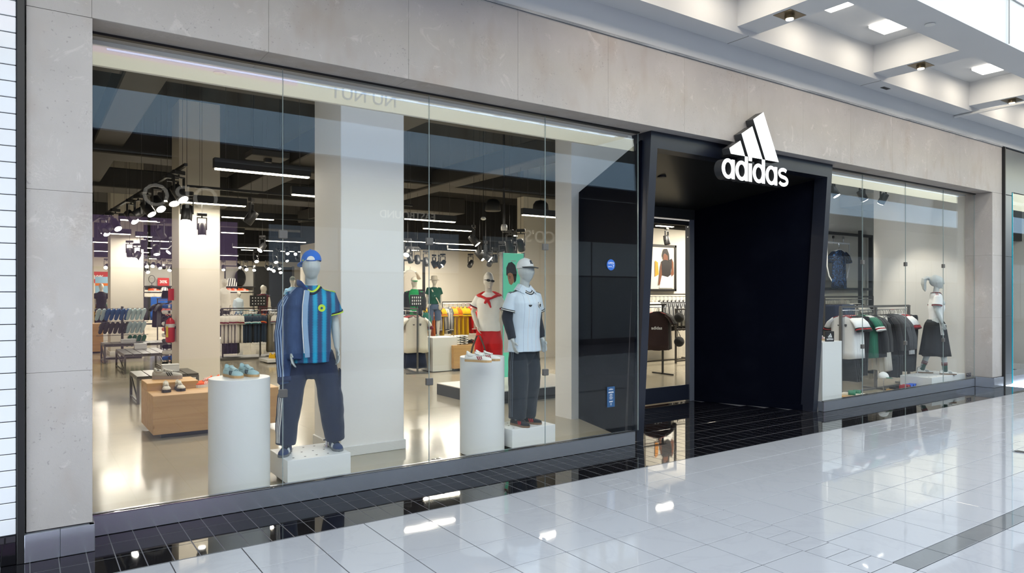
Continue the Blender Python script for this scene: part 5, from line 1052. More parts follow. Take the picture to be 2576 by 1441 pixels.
# ================================================================== hanging garments
_gm = {}
def flat_ring(z, wy, tx, n=16, wav=0.0, ph=0.0):
    r = []
    for k in range(n):
        q = 2 * math.pi * k / n; c, s_ = math.cos(q), math.sin(q); r.append((tx * math.copysign(abs(s_) ** .7, s_) * (1 + wav * math.sin(7 * c * 2 + ph)), wy * math.copysign(abs(c) ** .85, c), z + wav * .05 * math.sin(5 * c + ph)))
    return r
def g_mesh(kind, part, mat):
    k = (kind, part, mat.name)
    if k in _gm: return _gm[k]
    m = MB()
    if part == 'body':
        if kind in ('jersey', 'jacket', 'vest'):
            ln = .74 if kind != 'jacket' else .70
            rows = [(-.075, .065, .016), (-.095, .10, .024), (-.115, .155, .030), (-.14, .205, .034), (-.20, .225, .036), (-.30, .228, .036), (-.5, .235, .038), (-.10 - ln * .85, .245, .042), (-.10 - ln, .25, .044)]
            m.loft([flat_ring(z, a, b, 18, 0 if z > -.25 else .25 * (-z), ph=len(_gm)) for z, a, b in rows])
        elif kind == 'pants':
            rows = [(-.10, .185, .028), (-.14, .195, .032), (-.4, .20, .036), (-.8, .175, .034), (-1.12, .16, .034)]; m.loft([flat_ring(z, a, b, 18, .12, ph=len(_gm)) for z, a, b in rows])
        elif kind == 'shorts':
            rows = [(-.10, .185, .028), (-.2, .20, .034), (-.38, .225, .038), (-.55, .25, .042)]; m.loft([flat_ring(z, a, b, 18, .2, ph=len(_gm)) for z, a, b in rows])
        elif kind == 'dress':
            rows = [(-.10, .12, .03), (-.2, .13, .035), (-.6, .17, .05), (-1.1, .22, .06)]; m.loft([flat_ring(z, a, b, 40, .5 if z < -.15 else 0, ph=1) for z, a, b in rows])
        sm = True
    elif part == 'sleeveL' or part == 'sleeveR':
        s_ = 1 if part == 'sleeveL' else -1; e = [(0, s_ * .17, -.135), (.0, s_ * .245, -.20), (0, s_ * .315, -.33)] if kind == 'jersey' else [(0, s_ * .17, -.135), (0, s_ * .255, -.24), (0, s_ * .30, -.48), (0, s_ * .315, -.70)]
        rr = [(.030, .07), (.034, .088), (.036, .095)] if kind == 'jersey' else [(.030, .07), (.036, .085), (.036, .075), (.032, .055)]
        m.tube(e, rr, 12, up=(1, 0, 0)); m.v = [(x, y, z) for x, y, z in m.v]; sm = True
    elif part.startswith('cuff'):
        s_ = 1 if part[4] == 'L' else -1; i = int(part[5])
        if kind == 'jersey': d = V(0, s_ * .07, -.13).normalized(); p = V(0, s_ * .315, -.33) + d * (-.045 + .022 * i); rr = (.039, .099)
        else: d = V(0, s_ * .015, -.22).normalized(); p = V(0, s_ * .315, -.70) + d * (-.03 + .02 * i); rr = (.035, .058)
        m.tube([p, p + d * .021], [rr, rr], 12, up=(1, 0, 0)); sm = True
    elif part.startswith('stripe'):
        s_ = 1 if part[6] == 'L' else -1; i = int(part[7]) - 1; e = [(0, s_ * .08, -.088), (0, s_ * .145, -.107), (0, s_ * .215, -.150)] if kind == 'jersey' else [(0, s_ * .1, -.09), (0, s_ * .215, -.150), (0, s_ * .31, -.26), (0, s_ * .372, -.48), (0, s_ * .37, -.68)]
        m.tube([(i * .021, y, z) for x, y, z in e], [.006] * len(e), 5); sm = True
    elif part == 'hanger':
        m.tube([(0, 0, -.075), (0, 0, -.03), (0, .012, -.012), (0, .016, .004), (0, .0, .014), (0, -.014, .004)], .0035, 6); m.tube([(0, -.17, -.125), (0, -.06, -.085), (0, .06, -.085), (0, .17, -.125)], .006, 6); sm = True
    elif part == 'collar':
        m.tube([(.018 * math.cos(q) * 1.5, .068 * math.sin(q), -.078 - .02 * max(0, -math.cos(q))) for q in [2 * math.pi * k / 12 for k in range(13)]], .009, 6); sm = True
    me = m.mesh(part, mat, sm); _gm[k] = me; return me
NAMES = {'jersey': 'hanging_jersey', 'jacket': 'hanging_jacket', 'pants': 'hanging_trousers', 'shorts': 'hanging_shorts', 'dress': 'hanging_dress', 'vest': 'hanging_vest'}
def garment(kind, loc, rz, label, group, body, sleeve=None, cuffs=(), stripe=None, collar_m=None, scale=1.0, chest=None, hanger=True):
    r = tag(obj(NAMES[kind], g_mesh(kind, 'body', body), None, loc, rz), label, kind, group); r.scale = (scale,) * 3
    if hanger: obj('hanger', g_mesh('x', 'hanger', M_GREYM), r)
    if kind in ('jersey', 'jacket'):
        for sd in 'LR':
            sl = obj('sleeve', g_mesh(kind, 'sleeve' + sd, sleeve or body), r)
            for i, c in enumerate(cuffs): obj('cuff', g_mesh(kind, 'cuff%s%d' % (sd, i), c), sl)
            if stripe:
                for i in range(3): obj('stripe', g_mesh(kind, 'stripe%s%d' % (sd, i), stripe), sl)
    if collar_m: obj('collar', g_mesh('x', 'collar', collar_m), r)
    if chest:
        for nm_, polys, y0, z0, k, mt in chest:
            q = MB()
            for pl in polys: q.loft([[(-.040, -(y0 + x * k), z0 + z * k) for x, z in pl], [(-.034, -(y0 + x * k), z0 + z * k) for x, z in pl]])
            q.build(nm_, mt, r)
    return r
M_ROD = plain('dark bronze steel', (.075, .07, .066), .4, .6)
def clothes_rail(label, x0, x1, y, z, legs, depth=.25, base=True, rz=0.0, mat=None, notch=True, double=False, th=.018):
    """rail along its own X between x0 and x1 at height z, on posts"""
    mat = mat or M_ROD; L = x1 - x0; r = empty('clothes_rail', label, 'clothes rail', (x0, y, 0), rz)
    MB().bbox(0, L, -th, th, z + .035, z + .065, .003).build('top_bar', mat, r); MB().tube([(0, 0, z - .008), (L, 0, z - .008)], .010, 8).build('hanging_rod', M_CHROME, r)
    for q in legs: MB().bbox(q - th, q + th, -th, th, .0, z + .036, .003).build('post', mat, r)
    if base:
        for q in legs: MB().bbox(q - th, q + th, -depth, depth, 0, .03, .003).build('foot', mat, r)
        if len(legs) > 1: MB().bbox(legs[0], legs[-1], -.02, .02, .0, .028, .003).build('base_bar', mat, r)
    if notch:
        nmsh = MB().box(-.004, .004, -th, th, z + .065, z + .073).mesh('notch', mat)
        for k in range(int(L / .04)): obj('notch', nmsh, r, (.02 + k * .04, 0, 0))
    return r
K_TEAL = C_('teal jersey', 96, 176, 180); K_PNAVY = C_('petrol navy jersey', 42, 58, 78); K_OLIVE = C_('olive pleated fabric', 128, 120, 96); K_YEL = C_('yellow jacket', 240, 196, 30); K_ORG = C_('orange fabric', 226, 120, 30); K_OFFW = C_('off white jersey', 226, 222, 212); K_DARK = C_('dark garment', 28, 26, 28); K_PINK = C_('pink jersey', 238, 132, 128); K_GREY = C_('mid grey garment', 92, 94, 98); K_DGREY = C_('dark grey garment', 52, 53, 57); K_MEXG = C_('deep green jersey', 22, 104, 78); K_WINE = C_('wine red trim', 110, 24, 36); K_SKY = C_('sky blue fabric', 150, 190, 214); K_BLUE = C_('strong blue fabric', 36, 92, 176); K_BROWN = C_('dark brown garment', 52, 36, 36)

# ------------------------------------------------------------ right window: rail with jerseys, trousers and jackets
RY, RZ_ = 6.72, 1.46
clothes_rail('long grey clothes rail standing inside the right window', 11.62, 14.05, RY, RZ_, [.02, 1.18, 2.40], mat=M_GREYM, th=.022)
def hang(kind, x, label, group, y=RY, z=RZ_ - .02, rz=0.0, **k): return garment(kind, (x, y + rnd.uniform(-.012, .012), z), rz + R(rnd.uniform(-4, 4)), label, group, **k)
g = 'garments on the right window rail'
for i in range(6):
    hang('jersey', 11.70 + i * .055, 'white jersey with red and black cuffs, %s on the right window rail' % ('frontmost' if i == 0 else 'behind the frontmost'), g, body=K_TW, cuffs=(K_BLACK, K_RED, K_BLACK), stripe=K_BLACK if i else K_RED, collar_m=K_RED, chest=[('logo', LEAF, -.06, -.25, .028, K_BLACK), ('crest', SHIELD, .075, -.25, .042, K_GREY)] if i == 0 else None, scale=.98)
for i in range(3): hang('shorts', 11.74 + i * .07, 'black shorts hanging under the white jerseys in the right window', g, z=RZ_ - .68, body=K_BLACK, hanger=False)
for i in range(4): hang('pants', 12.06 + i * .05, 'black trousers between the white and green jerseys in the right window', g, body=K_BLACK, scale=1.02)
for i in range(4): hang('jersey', 12.30 + i * .05, 'green jersey with white red cuffs on the right window rail', g, body=K_MEXG, cuffs=(K_WHITE, K_RED, K_WHITE), stripe=K_WHITE)
for i in range(4): hang('jacket', 12.53 + i * .055, 'black jacket beside the green jerseys in the right window', g, body=K_BLACK, scale=1.05)
for i in range(4): hang('dress', 12.83 + i * .05, 'white pleated skirt hanging in the middle of the right window rail', g, body=K_OFFW, scale=1.0)
for i in range(2): hang('jacket', 13.10 + i * .06, 'dark brown jacket on the right window rail', g, body=K_DARK, scale=1.05)
for i in range(6): hang('jacket', 13.24 + i * .05, 'grey striped track jacket on the right window rail', g, body=K_DGREY, stripe=K_GREY, scale=1.05)
for i in range(3): hang('pants', 13.28 + i * .06, 'dark track trousers under the grey jackets in the right window', g, z=RZ_ - .1, body=K_BLACK, scale=1.05)
for i in range(3): hang('jersey', 13.60 + i * .06, 'white jersey with broad red cuffs at the right end of the rail', g, body=K_TW, cuffs=(K_WINE, K_RED, K_WINE), stripe=K_RED)
for i in range(3): hang('pants', 13.80 + i * .06, 'black trousers at the right end of the right window rail', g, body=K_BLACK, scale=1.05)
bx = at_z(2090, 1000, .155)
r = empty('display_plinth', 'tall white rectangular plinth beside the entrance portal in the right window', 'plinth', (10.33, 6.36, 0)); MB().bbox(-.27, .27, -.26, .26, .02, 1.0, .003).build('box', M_PLW, r); MB().box(-.25, .25, -.24, .24, 0, .02).build('foot', M_BLACK, r)
shoe('white', SH_WHITE, (10.42, 6.38, 1.0), R(60), 'white sneaker with red stripes on the tall plinth by the portal', None)
tgb = empty('logo_block', 'small black block with white three bar logo on the tall plinth', 'sign', (10.30, 6.13, 1.0), R(-25)); MB().bbox(-.075, .075, -.012, .012, 0, .16, .004).build('block', M_BLACK, tgb)
q = MB()
for pl in TRIBAR: q.prism([(x * .07, .10 + z * .07) for x, z in pl], -.0145, -.012)
q.build('logo', plain('white print', (.8, .8, .8), .5), tgb); o = obj('lettering', text_mesh('adidas', .046, plain('white print', (.8, .8, .8), .5), .001, bold=.0012), tgb, (0, -.013, .040)); o.rotation_euler = (R(90), 0, 0)
M_OAK = Mat('knotty oak veneer', srgb(196, 158, 108), .5, 0, .4); gx = M_OAK.noise(2.2, 4, .6, stretch=(.35, 6, 6), dist=.8); M_OAK.mix(((gx - .4) * 3).sat() * .6, srgb(164, 122, 78)); kn_ = M_OAK.noise(4.2, 1, stretch=(.7, 1.5, 1.5)); M_OAK.mix(((kn_ - .74) * 14).sat() * .8, srgb(96, 62, 36)); M_OAK.bump(gx, .06, .003); M_OAK = M_OAK.m
def tray(label, x, y, w_, d_):
    r = empty('wooden_tray', label, 'tray', (x, y, 0)); MB().bbox(-w_, w_, -d_, d_, 0, .035, .003).build('board', M_OAK, r); return r
tray('wooden board on the floor under the green slides in the right window', 11.42, 6.45, .22, .2); tray('wooden board with red and blue sandals under the rail', 13.0, 6.30, .30, .18)
def slide_meshes(sole, strap, key):
    out = [(0, -.14), (.028, -.128), (.044, -.095), (.046, -.05), (.040, .02), (.038, .08), (.034, .115), (.018, .138), (0, .142)]
    poly = [(x, y) for x, y in out] + [(-x, y) for x, y in out[::-1][1:-1]]
    so = MB().loft([[(x, y, 0) for x, y in poly], [(x * 1.03, y * 1.01, .012) for x, y in poly], [(x, y, .026) for x, y in poly]]).mesh('sole', sole, False)
    rr = []
    for y in (-.085, -.06, -.02, .005): rr.append([(.049 * math.cos(t), y + .006 * math.sin(t), .012 + .058 * math.sin(t) ** .8) for t in [math.pi * k / 12 for k in range(13)]] + [(.045 * math.cos(t), y, .010 + .052 * math.sin(t) ** .8) for t in [math.pi * k / 12 for k in range(12, -1, -1)]])
    st = MB().loft(rr).mesh('strap', strap, True); return so, st
_sl = {}
def slide(key, sole, strap, loc, rot, label, group):
    if key not in _sl: _sl[key] = slide_meshes(sole, strap, key)
    o = tag(obj('slide_sandal', _sl[key][0], None, loc), label, 'sandal', group); o.scale = (1.25,) * 3; o.rotation_euler = rot; obj('strap', _sl[key][1], o); return o
P_ = lambda n, r, g_, b: plain(n, srgb(r, g_, b), .5)
PG, PB, PDB, PPB, PGR, PK = P_('green rubber', 22, 110, 80), P_('blue rubber', 58, 104, 160), P_('dark blue rubber', 40, 60, 110), P_('pale blue rubber', 186, 210, 216), P_('dark grey rubber', 74, 74, 72), P_('black rubber two', 20, 20, 24)
PW, PR = P_('cream rubber', 222, 216, 200), P_('red rubber', 150, 40, 50)
slide('g', PW, PG, (11.38, 6.42, .036), (0, 0, R(20)), 'green slide on the wooden board in the right window, left one', 'green slides'); slide('g', PW, PG, (11.50, 6.40, .036), (0, 0, R(20)), 'green slide on the wooden board in the right window, right one', 'green slides')
for i, (a, b) in enumerate(((PK, PR), (PK, PR), (PK, P_('bright blue rubber', 30, 84, 190)), (PK, P_('bright blue rubber', 30, 84, 190)))): slide('rb%d' % (i // 2), a, b, (12.82 + i * .115, 6.29, .036), (0, 0, R(15)), ['red strapped sandal on the board under the rail, left', 'red strapped sandal on the board under the rail, right', 'blue strapped sandal on the board under the rail, left', 'blue strapped sandal on the board under the rail, right'][i], 'sandals under the rail')
cs = empty('cap_stand', 'thin chrome stand with a white and green cap under the rail', 'stand', (12.22, 6.28, 0)); MB().cyl((0, 0), .10, 0, .008, 20).build('base', M_CHROME, cs); MB().tube([(0, 0, .008), (0, 0, .30)], .006, 8).build('rod', M_CHROME, cs); MB().cyl((0, 0), .05, .30, .308, 16).build('top', M_CHROME, cs)
ch_ = empty('baseball_cap', 'white cap with green brim on the thin stand in the right window', 'cap', (12.22, 6.28, .27), R(40)); cap_on(ch_, K_WHITE, K_MEXG, 0, 0, hy=0); ch_.scale = (.85,) * 3
# recess wall with black frame, shield and garments
def frame_rect(label, u0, u1, v0, v1, Y, t=.045, d=.05, mid=None, bars=()):
    a, b = at_y(u0, v0, Y), at_y(u1, v1, Y); r = empty('black_wall_rack', label, 'wall rack', (0, Y, 0)); x0, x1, z1, z0 = a.x, b.x, a.z, b.z
    MB().box(x0, x0 + t, -d, d, z0, z1).build('post', M_BLACK, r); MB().box(x1 - t, x1, -d, d, z0, z1).build('post', M_BLACK, r); MB().box(x0, x1, -d, d, z1 - t, z1).build('crossbar', M_BLACK, r)
    for v in bars: z = at_y((u0 + u1) / 2, v, Y).z; MB().box(x0, x1, -d, d, z - t / 2, z + t / 2).build('crossbar', M_BLACK, r)
    return r, x0, x1, z0, z1
_, fx0, fx1, fz0, fz1 = frame_rect('tall black frame in front of the pale wall behind the right window', 2060, 2192, 580, 985, 8.9, .06, .04, bars=(727,))
a = at_y(2164, 580, 8.6); b = at_y(2164, 860, 8.6); r = empty('display_post', 'black upright post before the shield jersey', 'post', (a.x, 8.6, 0)); MB().bbox(-.035, .035, -.035, .035, 0, a.z, .003).build('post', M_BLACK, r); MB().bbox(-.08, .08, -.08, .08, 0, .02, .003).build('foot', M_BLACK, r)
sx, sz = at_y(2113, 665, 8.7).x, at_y(2113, 665, 8.7).z
shd = empty('shield_frame', 'white shield shaped hoop around the dark blue jersey', 'frame', (sx, 8.74, sz)); kx, kz = .60, .46
sp_ = [(-.75, 1.0), (.75, 1.0), (.75, -.1), (.62, -.55), (.32, -.9), (0, -1.03), (-.32, -.9), (-.62, -.55), (-.75, -.1), (-.75, 1.0)]
MB().tube([(x * kx, 0, z * kz * 1.05) for x, z in sp_], [(.012, .022)] * 10, 8).build('hoop', M_PLW, shd, True)
MB().tube([(0, -.02, .40), (0, -.02, .44), (0, 0, .49)], .010, 6).build('hook', M_CHROME, shd)
for x in (-.2, .2): MB().tube([(x, 0, .45), (x, 0, .62)], .006, 6).build('hook', M_CHROME, shd); MB().box(x - .02, x + .02, -.015, .015, .58, .64).build('clip', M_CHROME, shd)
def swirl():
    m = Mat('dark blue swirl jersey', srgb(16, 22, 42), .7, 0, .3); n = m.noise(6.5, 2, .5, dist=3.0); m.mix((((n - .5).abs() - .03) * -30).sat() * .9, srgb(66, 120, 186)); n2 = m.noise(9, 2); m.mix((n2 - .5).sat(), srgb(30, 44, 80)); return m.m
garment('jersey', (sx, 8.72, sz + .42), R(-90), 'dark blue swirl patterned jersey hung inside the white shield hoop', None, body=swirl(), cuffs=(K_BLACK,), stripe=K_WHITE, collar_m=K_WHITE, chest=None, scale=1.14)
clothes_rail('wall rail behind the right window with denim and striped shirts', 14.15, 16.2, 8.55, 1.62, [.02, 2.0], notch=True)
g = 'garments on the rear rail of the right window'
for i in range(8): garment('pants', (14.65 + i * .055, 8.55, 1.60), R(rnd.uniform(-4, 4)), 'blue striped track trousers on the rail behind the right window', g, body=C_('blue grey track cloth', 70, 84, 108), scale=1.0)
for i in range(5): garment('pants', (14.3 + i * .06, 8.55, 1.60), R(rnd.uniform(-4, 4)), 'dark navy trousers at the left of the rail behind the right window', g, body=K_NAVY)
for i in range(6): garment('jersey', (15.2 + i * .06, 8.55, 1.60), R(rnd.uniform(-4, 4)), 'white shirt with black stripes on the rail behind the right window', g, body=K_OFFW, stripe=K_BLACK, cuffs=(K_BLACK,))
o = obj('address_number', text_mesh('5350', .10, plain('dark blue film', (.01, .015, .05), .4), .0008, bold=.002), None, (at_y(2437, 943, YG - .002).x, YG - .0025, at_y(2437, 943, YG).z)); o.rotation_euler = (R(90), 0, 0); tag(o, 'dark number 5350 stuck low on the right window glass', 'number')
# stickers on the left window
p = at_y(1537, 666, YG - .001); r = empty('round_sticker', 'round blue OPEN sticker on the window beside the entrance', 'sticker', (p.x, YG - .0005, p.z)); MB().cyl((0, 0), .062, 0, .0012, 32).xf(FRONT).build('disc', plain('bright blue film', srgb(28, 96, 190), .4), r)
for b_, s_, z in (('OPEN', .036, .018), ('7', .05, -.02), ('DAYS', .024, -.034)):
    o = obj('lettering', text_mesh(b_, s_, plain('white print', (.8, .8, .8), .5), .0004), r, ((0 if b_ != '7' else .034), -.0018, z if b_ != 'DAYS' else -.022)); o.rotation_euler = (R(90), 0, 0)
    if b_ == 'DAYS': o.location.x = -.016
p = at_y(1537, 998, YG - .001); r = empty('window_notice', 'small upright blue notice low on the window beside the entrance', 'notice', (p.x, YG - .0005, p.z)); MB().box(-.058, .058, -.001, 0, -.115, .115).build('sheet', plain('slate blue film', srgb(44, 84, 128), .4), r)
M_PRT = plain('white print', (.8, .8, .8), .5)
o = obj('lettering', text_mesh('adidas', .026, M_PRT, .0004), r, (0, -.0014, .085)); o.rotation_euler = (R(90), 0, 0)
for i, (w_, z) in enumerate(((.036, .055), (.040, .048), (.018, .03), (.022, .018), (.020, .004), (.026, -.010), (.020, -.024), (.028, -.050), (.026, -.057), (.012, -.075), (.010, -.09))): MB().box(-w_, w_, -.0016, -.001, z - .0022, z + .0022).build('print_line', M_PRT, r)

# ------------------------------------------------------------ left half: wooden step, tables
wb = empty('wooden_display_step', 'two tier oak display box with running shoes on it', 'display box', (0, 0, 0))
MB().bbox(1.24, 2.72, 9.27, 10.30, .06, .526, .004).build('lower_tier', M_OAK, wb); MB().bbox(1.24, 1.84, 9.78, 10.30, .526, .622, .004).build('upper_tier', M_OAK, wb); MB().box(1.34, 2.62, 9.37, 10.2, 0, .06).build('base', M_BLACK, wb)
p = on_top(421, 953, .622); shoe('silver', SH_SILVER, (p[0], p[1], .622), R(62), 'large silver running shoe on the upper oak tier', None, scale=1.28, chunky=True)
p = on_top(418, 984, .526); shoe('cream', SH_CREAM, p, R(-6), 'cream running shoe, left of the pair on the lower oak tier', 'cream running shoes', scale=1.05, chunky=True)
p = on_top(452, 981, .526); shoe('cream', SH_CREAM, p, R(2), 'cream running shoe, right of the pair on the lower oak tier', 'cream running shoes', scale=1.05, chunky=True, mirror=-1)
p = on_top(522, 972, .526); shoe('orange', SH_ORANGE, p, R(-70), 'orange and white running shoe half hidden by the round pedestal', 'orange running shoes', scale=1.1, chunky=True); shoe('orange', SH_ORANGE, (p[0] + .05, p[1] + .16, p[2]), R(-75), 'second orange running shoe behind its pair near the round pedestal', 'orange running shoes', scale=1.1, chunky=True)
M_TTOP = plain('dark grey stained plank', (.06, .058, .052), .3, 0, .5)
def table(label, x0, x1, y0, y1, z, planks=5):
    r = empty('low_table', label, 'table', (x0, y0, 0)); W, D = x1 - x0, y1 - y0; pm = MB().bbox(.006, W / planks - .006, 0, D, z - .03, z, .003).mesh('plank', M_TTOP); t = .02
    for k in range(planks): obj('plank', pm, r, (k * W / planks, 0, 0))
    for a in (t, W - t):
        for b in (t, D - t): MB().bbox(a - t, a + t, b - t, b + t, 0, z - .03, .002).build('leg', M_GREYM, r)
    for a in (t, W - t): MB().bbox(a - t * .8, a + t * .8, t, D - t, z - .065, z - .03, .002).build('apron', M_GREYM, r); MB().bbox(a - t * .7, a + t * .7, t, D - t, .03, .055, .002).build('stretcher', M_GREYM, r); MB().tube([(a, t, .05), (a, D - t, z - .06)], .013, 6).build('brace', M_GREYM, r)
    for b in (t, D - t): MB().bbox(t, W - t, b - t * .8, b + t * .8, z - .065, z - .03, .002).build('apron', M_GREYM, r)
    return r
table('low slatted table behind the oak display box', 1.43, 2.34, 12.4, 13.35, .44); table('middle low slatted table with a white box', 1.74, 2.62, 17.2, 19.0, .43); table('farthest low slatted table before the slipper stand', 1.60, 3.05, 20.2, 21.2, .47, 7)
def shoebox(label, u, v, z, w_, h_):
    p = on_top(u, v, z); r = empty('shoe_box', label, 'box', p); MB().bbox(-w_, w_, -.07, .07, 0, h_, .003).build('box', M_PLW, r); MB().bbox(-w_ - .003, w_ + .003, -.073, .073, h_, h_ + .025, .003).build('lid', M_PLW, r)
shoebox('white box on the nearest slatted table', 428, 934, .44, .13, .10); shoebox('white box on the middle slatted table', 353, 877, .43, .13, .10); shoebox('white box on the far slatted table, left', 317, 862, .47, .12, .07); shoebox('white box on the far slatted table, right', 330, 861, .47, .10, .07)
# fire extinguisher on the column
p = at_y(432, 800, 14.35); fx = empty('fire_extinguisher', 'red fire extinguisher hanging on the side of the cream column', 'extinguisher', (2.20, 14.30, .84)); M_FRED = plain('glossy red paint', srgb(204, 28, 26), .25)
MB().lathe([(.05, 0), (.075, .012), (.08, .04), (.08, .36), (.07, .41), (.035, .44), (.03, .46)], 24).build('cylinder', M_FRED, fx, True); MB().lathe([(.0805, .28), (.081, .28), (.081, .345), (.0805, .345)], 24).build('label', plain('white label', (.8, .8, .78), .5), fx); MB().cyl((0, 0), .025, .46, .50, 12).build('valve', M_BLACK, fx); MB().tube([(0, 0, .49), (-.05, -.03, .52), (-.09, -.05, .50)], .008, 6).build('lever', M_BLACK, fx); MB().tube([(0, -.02, .48), (-.08, -.05, .44), (-.10, -.04, .30), (-.09, -.03, .15)], .009, 8).build('hose', M_BLACK, fx); MB().box(.04, .092, -.04, .04, .25, .30).build('bracket', M_BLACK, fx)
MB().loft([[(-.075, -.05, .10), (-.045, -.075, .10), (-.045, -.075, .30), (-.075, -.05, .30)], [(-.078, -.053, .10), (-.047, -.079, .10), (-.047, -.079, .30), (-.078, -.053, .30)]]).build('tag', P_('yellow tag', 226, 200, 40), fx)
r = empty('extinguisher_sign', 'narrow red sign above the fire extinguisher', 'sign', (2.28, 14.4, 1.62)); MB().bbox(-.10, 0, -.006, .006, 0, .22, .002).build('plate', M_FRED, r)
# slipper stand
SX, SY = 2.15, 21.7
st_ = empty('slipper_stand', 'tall metal stand with rows of hanging slides before the third column', 'stand', (SX, SY, 0))
MB().bbox(-.03, .03, -.03, .03, 0, 1.40, .003).build('post', M_GREYM, st_); MB().bbox(-.45, .45, -.25, .25, 0, .03, .004).build('base', M_GREYM, st_)
for z in (1.34, .98, .62):
    MB().tube([(-.62, -.12, z), (.62, -.12, z)], .008, 6).build('bar', M_GREYM, st_)
    for k in range(11): MB().tube([(-.6 + k * .12, -.12, z), (-.6 + k * .12, -.19, z + .02)], .004, 5).build('hook', M_GREYM, st_)
rows = [(1.18, -.58, 2, PPB, PW, 'w1', 'white grey slide, upper left of the slipper stand'), (1.18, -.36, 5, PB, PB, 'b1', 'blue slide in the upper left row of the slipper stand'), (1.18, .14, 4, PPB, PPB, 'p1', 'pale blue slide in the upper right row of the slipper stand'), (.82, .14, 4, PPB, PPB, 'p1', 'pale blue slide in the middle right row of the slipper stand'), (.82, -.50, 6, PGR, PGR, 'k1', 'dark grey slide in the middle left row of the slipper stand'), (.46, .14, 4, PG, PW, 'g2', 'green and white slide in the lowest row of the slipper stand')]
for z, x0, n, so, sp2, key, lab in rows:
    for k in range(n): slide(key, so, sp2, (SX + x0 + k * .115, SY - .24, z), (R(-62), R(0), R(28)), lab, 'slides on the slipper stand')
# sock tower by the column
sk_ = empty('sock_tower', 'slim rack with folded socks beside the extinguisher column', 'rack', (2.42, 15.6, 0)); MB().tube([(0, 0, 0), (0, 0, 1.55)], .015, 8).build('pole', M_GREYM, sk_); MB().cyl((0, 0), .16, 0, .02, 20).build('base', M_GREYM, sk_)
cols_ = [K_WHITE, K_BLACK, K_BLUE, K_WHITE, K_BLACK, K_GREY, K_WHITE, K_PINK, K_WHITE, K_BLACK, K_WHITE, K_BLUE]
for i, z in enumerate([.18 + .115 * k for k in range(12)]):
    s_o = tag(obj('sock_pack', voxel(MB().bbox(-.13, .13, -.05, .05, z, z + .085, .02), 'sock_pack', cols_[i], .02, 3, .008, 14, i), None, (2.42 - .06, 15.6 - .10, 0)), '%s folded sock pack, %s from the floor on the slim rack' % (['white', 'black', 'blue', 'white', 'black', 'grey', 'white', 'pink', 'white', 'black', 'white', 'blue'][i], ['first', 'second', 'third', 'fourth', 'fifth', 'sixth', 'seventh', 'eighth', 'ninth', 'tenth', 'eleventh', 'topmost'][i]), 'socks', 'sock packs')
    MB().box(-.02, .02, -.055, -.048, z + .02, z + .07).build('paper_band', M_BLACK if i % 2 == 0 else M_PLW, s_o)
# rail with the pink jersey
clothes_rail('low clothes rail with the pink jersey left of the extinguisher column', 3.75, 4.85, 27.2, 1.52, [.03, 1.05], notch=False)
g = 'garments on the pink jersey rail'
garment('jersey', (4.25, 26.95, 1.50), R(-84), 'pink jersey hanging at the front of the rail left of the extinguisher column', g, body=K_PINK, stripe=None, scale=1.15)
for i in range(5): garment('jersey', (3.85 + i * .14, 27.2, 1.50), R(-70), 'grey or black garment behind the pink jersey', g, body=[K_DARK, K_GREY, K_DARK, K_OFFW, K_DARK][i], scale=1.1)
p = at_y(418, 754, 27.0); o = empty('handbag', 'small black bag standing on the pink jersey rail', 'bag', (p.x, 27.2, 1.59)); MB().loft([[(-.13, -.06, 0), (.13, -.06, 0), (.13, .06, 0), (-.13, .06, 0)], [(-.09, -.03, .26), (.09, -.03, .26), (.09, .03, .26), (-.09, .03, .26)]]).build('body', K_BLACK, o); MB().tube([(-.05, 0, .25), (-.04, 0, .38), (.04, 0, .38), (.05, 0, .25)], .01, 6).build('handle', K_BLACK, o)
# shelving on the back wall, seen between the columns
def shelf_unit(label, x0, x1, Y, z1, shelves, deep=.3, back=None):
    r = empty('shelf_unit', label, 'shelf unit', (x0, Y, 0)); W = x1 - x0
    for a in (0, W): MB().bbox(a - .03, a + .03, -.03, .03, 0, z1, .003).build('upright', M_BLACK, r)
    MB().bbox(0, W, -.03, .03, z1 - .06, z1, .003).build('crossbar', M_BLACK, r)
    for z in shelves: MB().bbox(0, W, -deep, .02, z - .05, z, .003).build('shelf', M_BLACK, r)
    if back: MB().box(.05, W - .05, .02, .04, 1.9, z1 - .1).build('back_panel', back, r)
    return r
SBK = plain('light grey panel', (.45, .44, .41), .6)
a, b = at_y(361, 700, 33), at_y(434, 700, 33); zsh = [at_y(400, v, 33).z for v in (719, 734, 812)]
shelf_unit('black framed wall shelves with red discount sign between the columns', a.x, b.x, 33, at_y(400, 664, 33).z, zsh, .35, SBK)
def pct(label, u, v, Y, w_, h_, z0):
    p = at_y(u, v, Y); r = empty('discount_sign', label, 'sign', (p.x, Y - .1, z0)); MB().bbox(-w_, w_, -.01, .01, 0, h_, .004).build('card', P_('red sign card', 200, 44, 36), r); o = obj('lettering', text_mesh('30%', h_ * .5, M_PRT, .001, bold=.006), r, (0, -.012, h_ / 2)); o.rotation_euler = (R(90), 0, 0)
pct('red sign reading 30% on the black wall shelf', 410, 712, 33, .22, .34, zsh[0])
g = 'trousers under the wall shelves'
for i, c in enumerate((K_NAVY, K_NAVY, K_DGREY, K_DGREY, K_BLUE, K_BLUE, K_NAVY, K_NAVY)): garment('pants', (a.x - .9 + i * .32, 32.8, zsh[1] - .12), R(80), '%s sports trousers hanging under the wall shelves' % ('navy' if c is K_NAVY else 'grey' if c is K_DGREY else 'bright blue'), g, body=c, scale=.95)
p = at_y(387, 733, 32.8); shoe('orange', SH_ORANGE, (p.x, 32.75, zsh[1]), R(70), 'small orange trainer on the wall shelf between the columns', None, scale=1.6)
